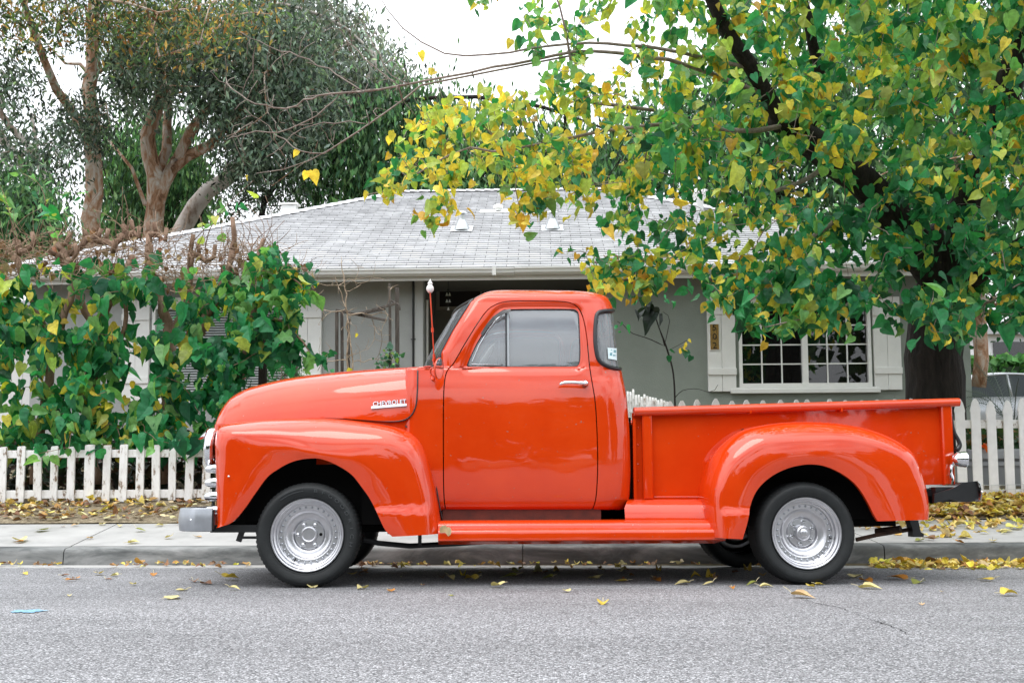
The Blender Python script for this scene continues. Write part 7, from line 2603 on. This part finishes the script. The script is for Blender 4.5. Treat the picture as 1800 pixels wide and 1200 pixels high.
scatter(lit, band(1480, 2100, 10.02, 11.0, 3200, zv), .095, (4, 3.5, 3, 2.4, 2, 4), lift=.015)
scatter(lit, band(1500, 2100, 9.4, 10.1, 280, zw_), .09, (5, 4, 3, 2, 1, 4))
scatter(lit, band(1560, 1880, 8.8, 9.5, 30, zw_), .09, (5, 4, 3, 2, 1, 4))
scatter(lit, band(1520, 2100, 8.28, 8.58, 500, zr_, .6), .095, (7, 5, 2, 2, 1, 5), lift=.01)
scatter(lit, band(1540, 1900, 8.0, 8.4, 110, zr_), .095, (7, 5, 2, 2, 1, 5))
scatter(lit, band(630, 740, 8.3, 8.58, 26, zr_), .06, (2, 2, 1, 4, 4, 1))
scatter(lit, band(700, 1340, 8.3, 8.58, 60, zr_), .06, (4, 3, 2, 3, 2, 2))
scatter(lit, band(560, 1340, 7.0, 8.2, 34, zr_), .07, (4, 3, 1, 3, 3, 3))
scatter(lit, band(-300, 460, 8.3, 8.58, 120, zr_), .06, (2, 2, 2, 4, 4, 1))
tag(lit.build('leaf_litter', M['litter_leaf'], None), 'fallen yellow and brown mulberry leaves banked along the fence, sidewalk and gutter', 'leaf litter', kind='stuff')
# dry straw on the verge
st = Acc()
for x, y, z in band(-60, 480, 10.05, 10.95, 1500, zv) + band(1560, 1880, 10.05, 10.9, 260, zv):
    d = g4.normal(0, 1, 3); d[2] = abs(d[2]) * .25; d /= np.linalg.norm(d); L = g4.uniform(.03, .12)
    s_ = np.cross(d, [0, 0, 1]); s_ *= .0016 / (np.linalg.norm(s_) + 1e-9)
    p = np.array((x, y, z))
    st.add([p - s_, p + s_, p + d * L], [(0, 1, 2)])
tag(st.build('dry_grass', M['straw'], None), 'dry straw coloured grass stalks lying on the verge', 'grass', kind='stuff')
# dead leaves lying on the roof above the gutter
rl_ = Acc()
pts = [on_roof(px, py)[:] for px, py in poly_sample([(1060, 452), (1200, 448), (1215, 466), (1040, 468)], 90)]
scatter(rl_, pts, .10, (1, 1, 2, 5, 4, 2))
tag(rl_.build('roof_leaf_litter', M['litter_leaf'], None), 'brown dead leaves heaped on the shingles above the rain gutter', 'leaf litter', kind='stuff')

# single leaves on road and sidewalk
def single_leaf(pos, size, col, kind_, rz, tilt, curl, stalk=True):
    r = np.random.default_rng(int(abs(pos[0]) * 1000 + abs(pos[1]) * 77))
    a = Acc()
    V, Fs = leaf_template('heart', r, .22)
    # finer, gently cupped blade
    V = V.copy(); V[:, 2] += curl * V[:, 0] ** 2 * 1.2 + r.normal(0, .12) * (V[:, 1] - .5) ** 2
    Rm = np.array(Matrix.Rotation(rz, 3, 'Z') @ Matrix.Rotation(tilt, 3, 'X'))
    V = (V * size) @ Rm.T
    cc = np.tile(col, (len(V), 1)); cc[4:] *= .92
    V[:, 2] -= V[:, 2].min() - .004
    a.add(V, Fs, col=cc)
    if stalk:
        s0 = V[0]
        d = Rm @ np.array((r.normal(0, .15) * size, -.55 * size, .12 * size + abs(r.normal(0, .15 * size))))
        k = s0 + np.array((d[0] * 1.0, d[1], abs(d[2])))
        a.tube([s0, (s0 + k) / 2 + np.array((0, 0, .004)), k], .0016, 4, col=(.62, .55, .34))
    o = a.build('fallen_leaf', M['litter_leaf'], None)
    o.location = pos
    return o
LEAFS = []
road_leaves = [(300, 1053, .10, 1), (395, 1020, .11, 0), (325, 1037, .075, 1), (405, 1037, .06, 1), (118, 1022, .06, 3), (135, 1018, .06, 3), (172, 1011, .08, 0), (186, 1018, .05, 4), (40, 1009, .06, 0), (270, 1011, .06, 3), (340, 1022, .07, 4), (358, 1026, .07, 4),
               (110, 1012, .05, 4), (206, 1013, .05, 1), (232, 1029, .04, 1), (640, 1034, .075, 1), (687, 1040, .06, 3), (550, 1033, .075, 1), (880, 1033, .09, 1), (998, 1041, .06, 1), (1060, 1060, .075, 0), (1395, 1050, .11, 2), (1209, 1027, .08, 1), (1252, 1028, .06, 1), (1338, 1032, .07, 1), (1328, 1029, .06, 5), (1286, 1034, .04, 3),
               (1421, 1034, .06, 0), (1435, 1028, .05, 0), (1500, 1016, .12, 1), (1518, 1021, .09, 3), (1515, 1034, .11, 1), (1590, 1019, .11, 3), (1618, 1024, .09, 5), (1742, 1021, .09, 0), (1764, 1047, .08, 0), (1620, 1062, .035, 2), (790, 1018, .07, 1), (835, 1021, .10, 0), (905, 1017, .10, 5), (742, 1030, .03, 3), (792, 1048, .03, 5), (1100, 1022, .07, 0), (1150, 1020, .07, 3), (1050, 1018, .08, 1), (970, 1019, .07, 5),
               (122, 1068 - 20, .03, 1), (1655, 1042, .03, 2)]
CL = [(.62, .46, .07), (.66, .57, .26), (.56, .38, .20), (.48, .20, .035), (.22, .10, .05), (.28, .30, .06)]
for px, py, s, c in road_leaves:
    if py < 1004: continue
    p = on_road(px, py)
    o = single_leaf((p.x, p.y, p.z), s, np.array(CL[c]) * g4.uniform(.88, 1.1), 0, g4.uniform(0, 6.28), g4.normal(0, .10), g4.uniform(.3, 1.2))
    LEAFS.append((o, px, c, 'road'))
def on_walk(px, py):
    d = ray(px, py); t = 9.0
    for _ in range(30):
        p = CAM_O + d * t
        zz2 = zw_(p.x, min(max(p.y, YK), YS))
        t *= (CAM_H - zz2) / (CAM_H - p.z)
    return CAM_O + d * t
for px, py, s, c in [(75, 932, .13, 5), (32, 950, .13, 1), (40, 954, .07, 3), (135, 924, .06, 2), (160, 947, .05, 2), (182, 923, .07, 1), (211, 925, .05, 1), (240, 934, .08, 5), (285, 924, .07, 1), (300, 947, .07, 1), (318, 923, .08, 3), (345, 944, .06, 2), (228, 955, .08, 1), (112, 926, .04, 4), (1566, 938, .08, 1), (1650, 932, .10, 0), (1700, 945, .09, 0), (1760, 935, .09, 1), (1620, 950, .08, 5), (1682, 956, .07, 3), (1745, 953, .07, 0)]:
    p = on_walk(px, py)
    o = single_leaf((p.x, p.y, p.z + .002), s, np.array(CL[c]) * g4.uniform(.88, 1.1), 0, g4.uniform(0, 6.28), g4.normal(0, .12), g4.uniform(.3, 1.0))
    LEAFS.append((o, px, c, 'sidewalk'))
ORD = 'first second third fourth fifth sixth seventh eighth ninth tenth eleventh twelfth'.split()
CN = ['yellow', 'pale yellow', 'tan', 'orange', 'brown', 'greenish']
ZN = [(300, 'left of the bumper'), (445, 'below the front bumper'), (640, 'beside the front tyre'), (1000, 'below the cab'), (1320, 'below the cargo bed'), (1530, 'beside the rear tyre'), (9999, 'behind the rear tyre')]
seen_ = {}
for o, px, c, where in sorted(LEAFS, key=lambda q: q[1]):
    z = next(t for lim, t in ZN if px < lim)
    k = seen_[(c, where, z)] = seen_.get((c, where, z), 0) + 1
    tag(o, '%s %s leaf from the left on the %s %s' % (ORD[k - 1], CN[c], where, z), 'leaf', 'single leaves fallen on the ' + where)
# pale leaf hanging on the running board step
p = T(786, 931, -.02); w_ = TO + TR @ p
o = single_leaf((0, 0, 0), .085, np.array((.68, .62, .36)), 0, 0, 0, .6)
o.data.transform(Matrix.Rotation(rad(200), 4, 'Y') @ Matrix.Rotation(rad(60), 4, 'X'))
o.location = w_ + Vector((0, -.01, .02))
tag(o, 'pale dried leaf caught upright on the front end of the running board', 'leaf')
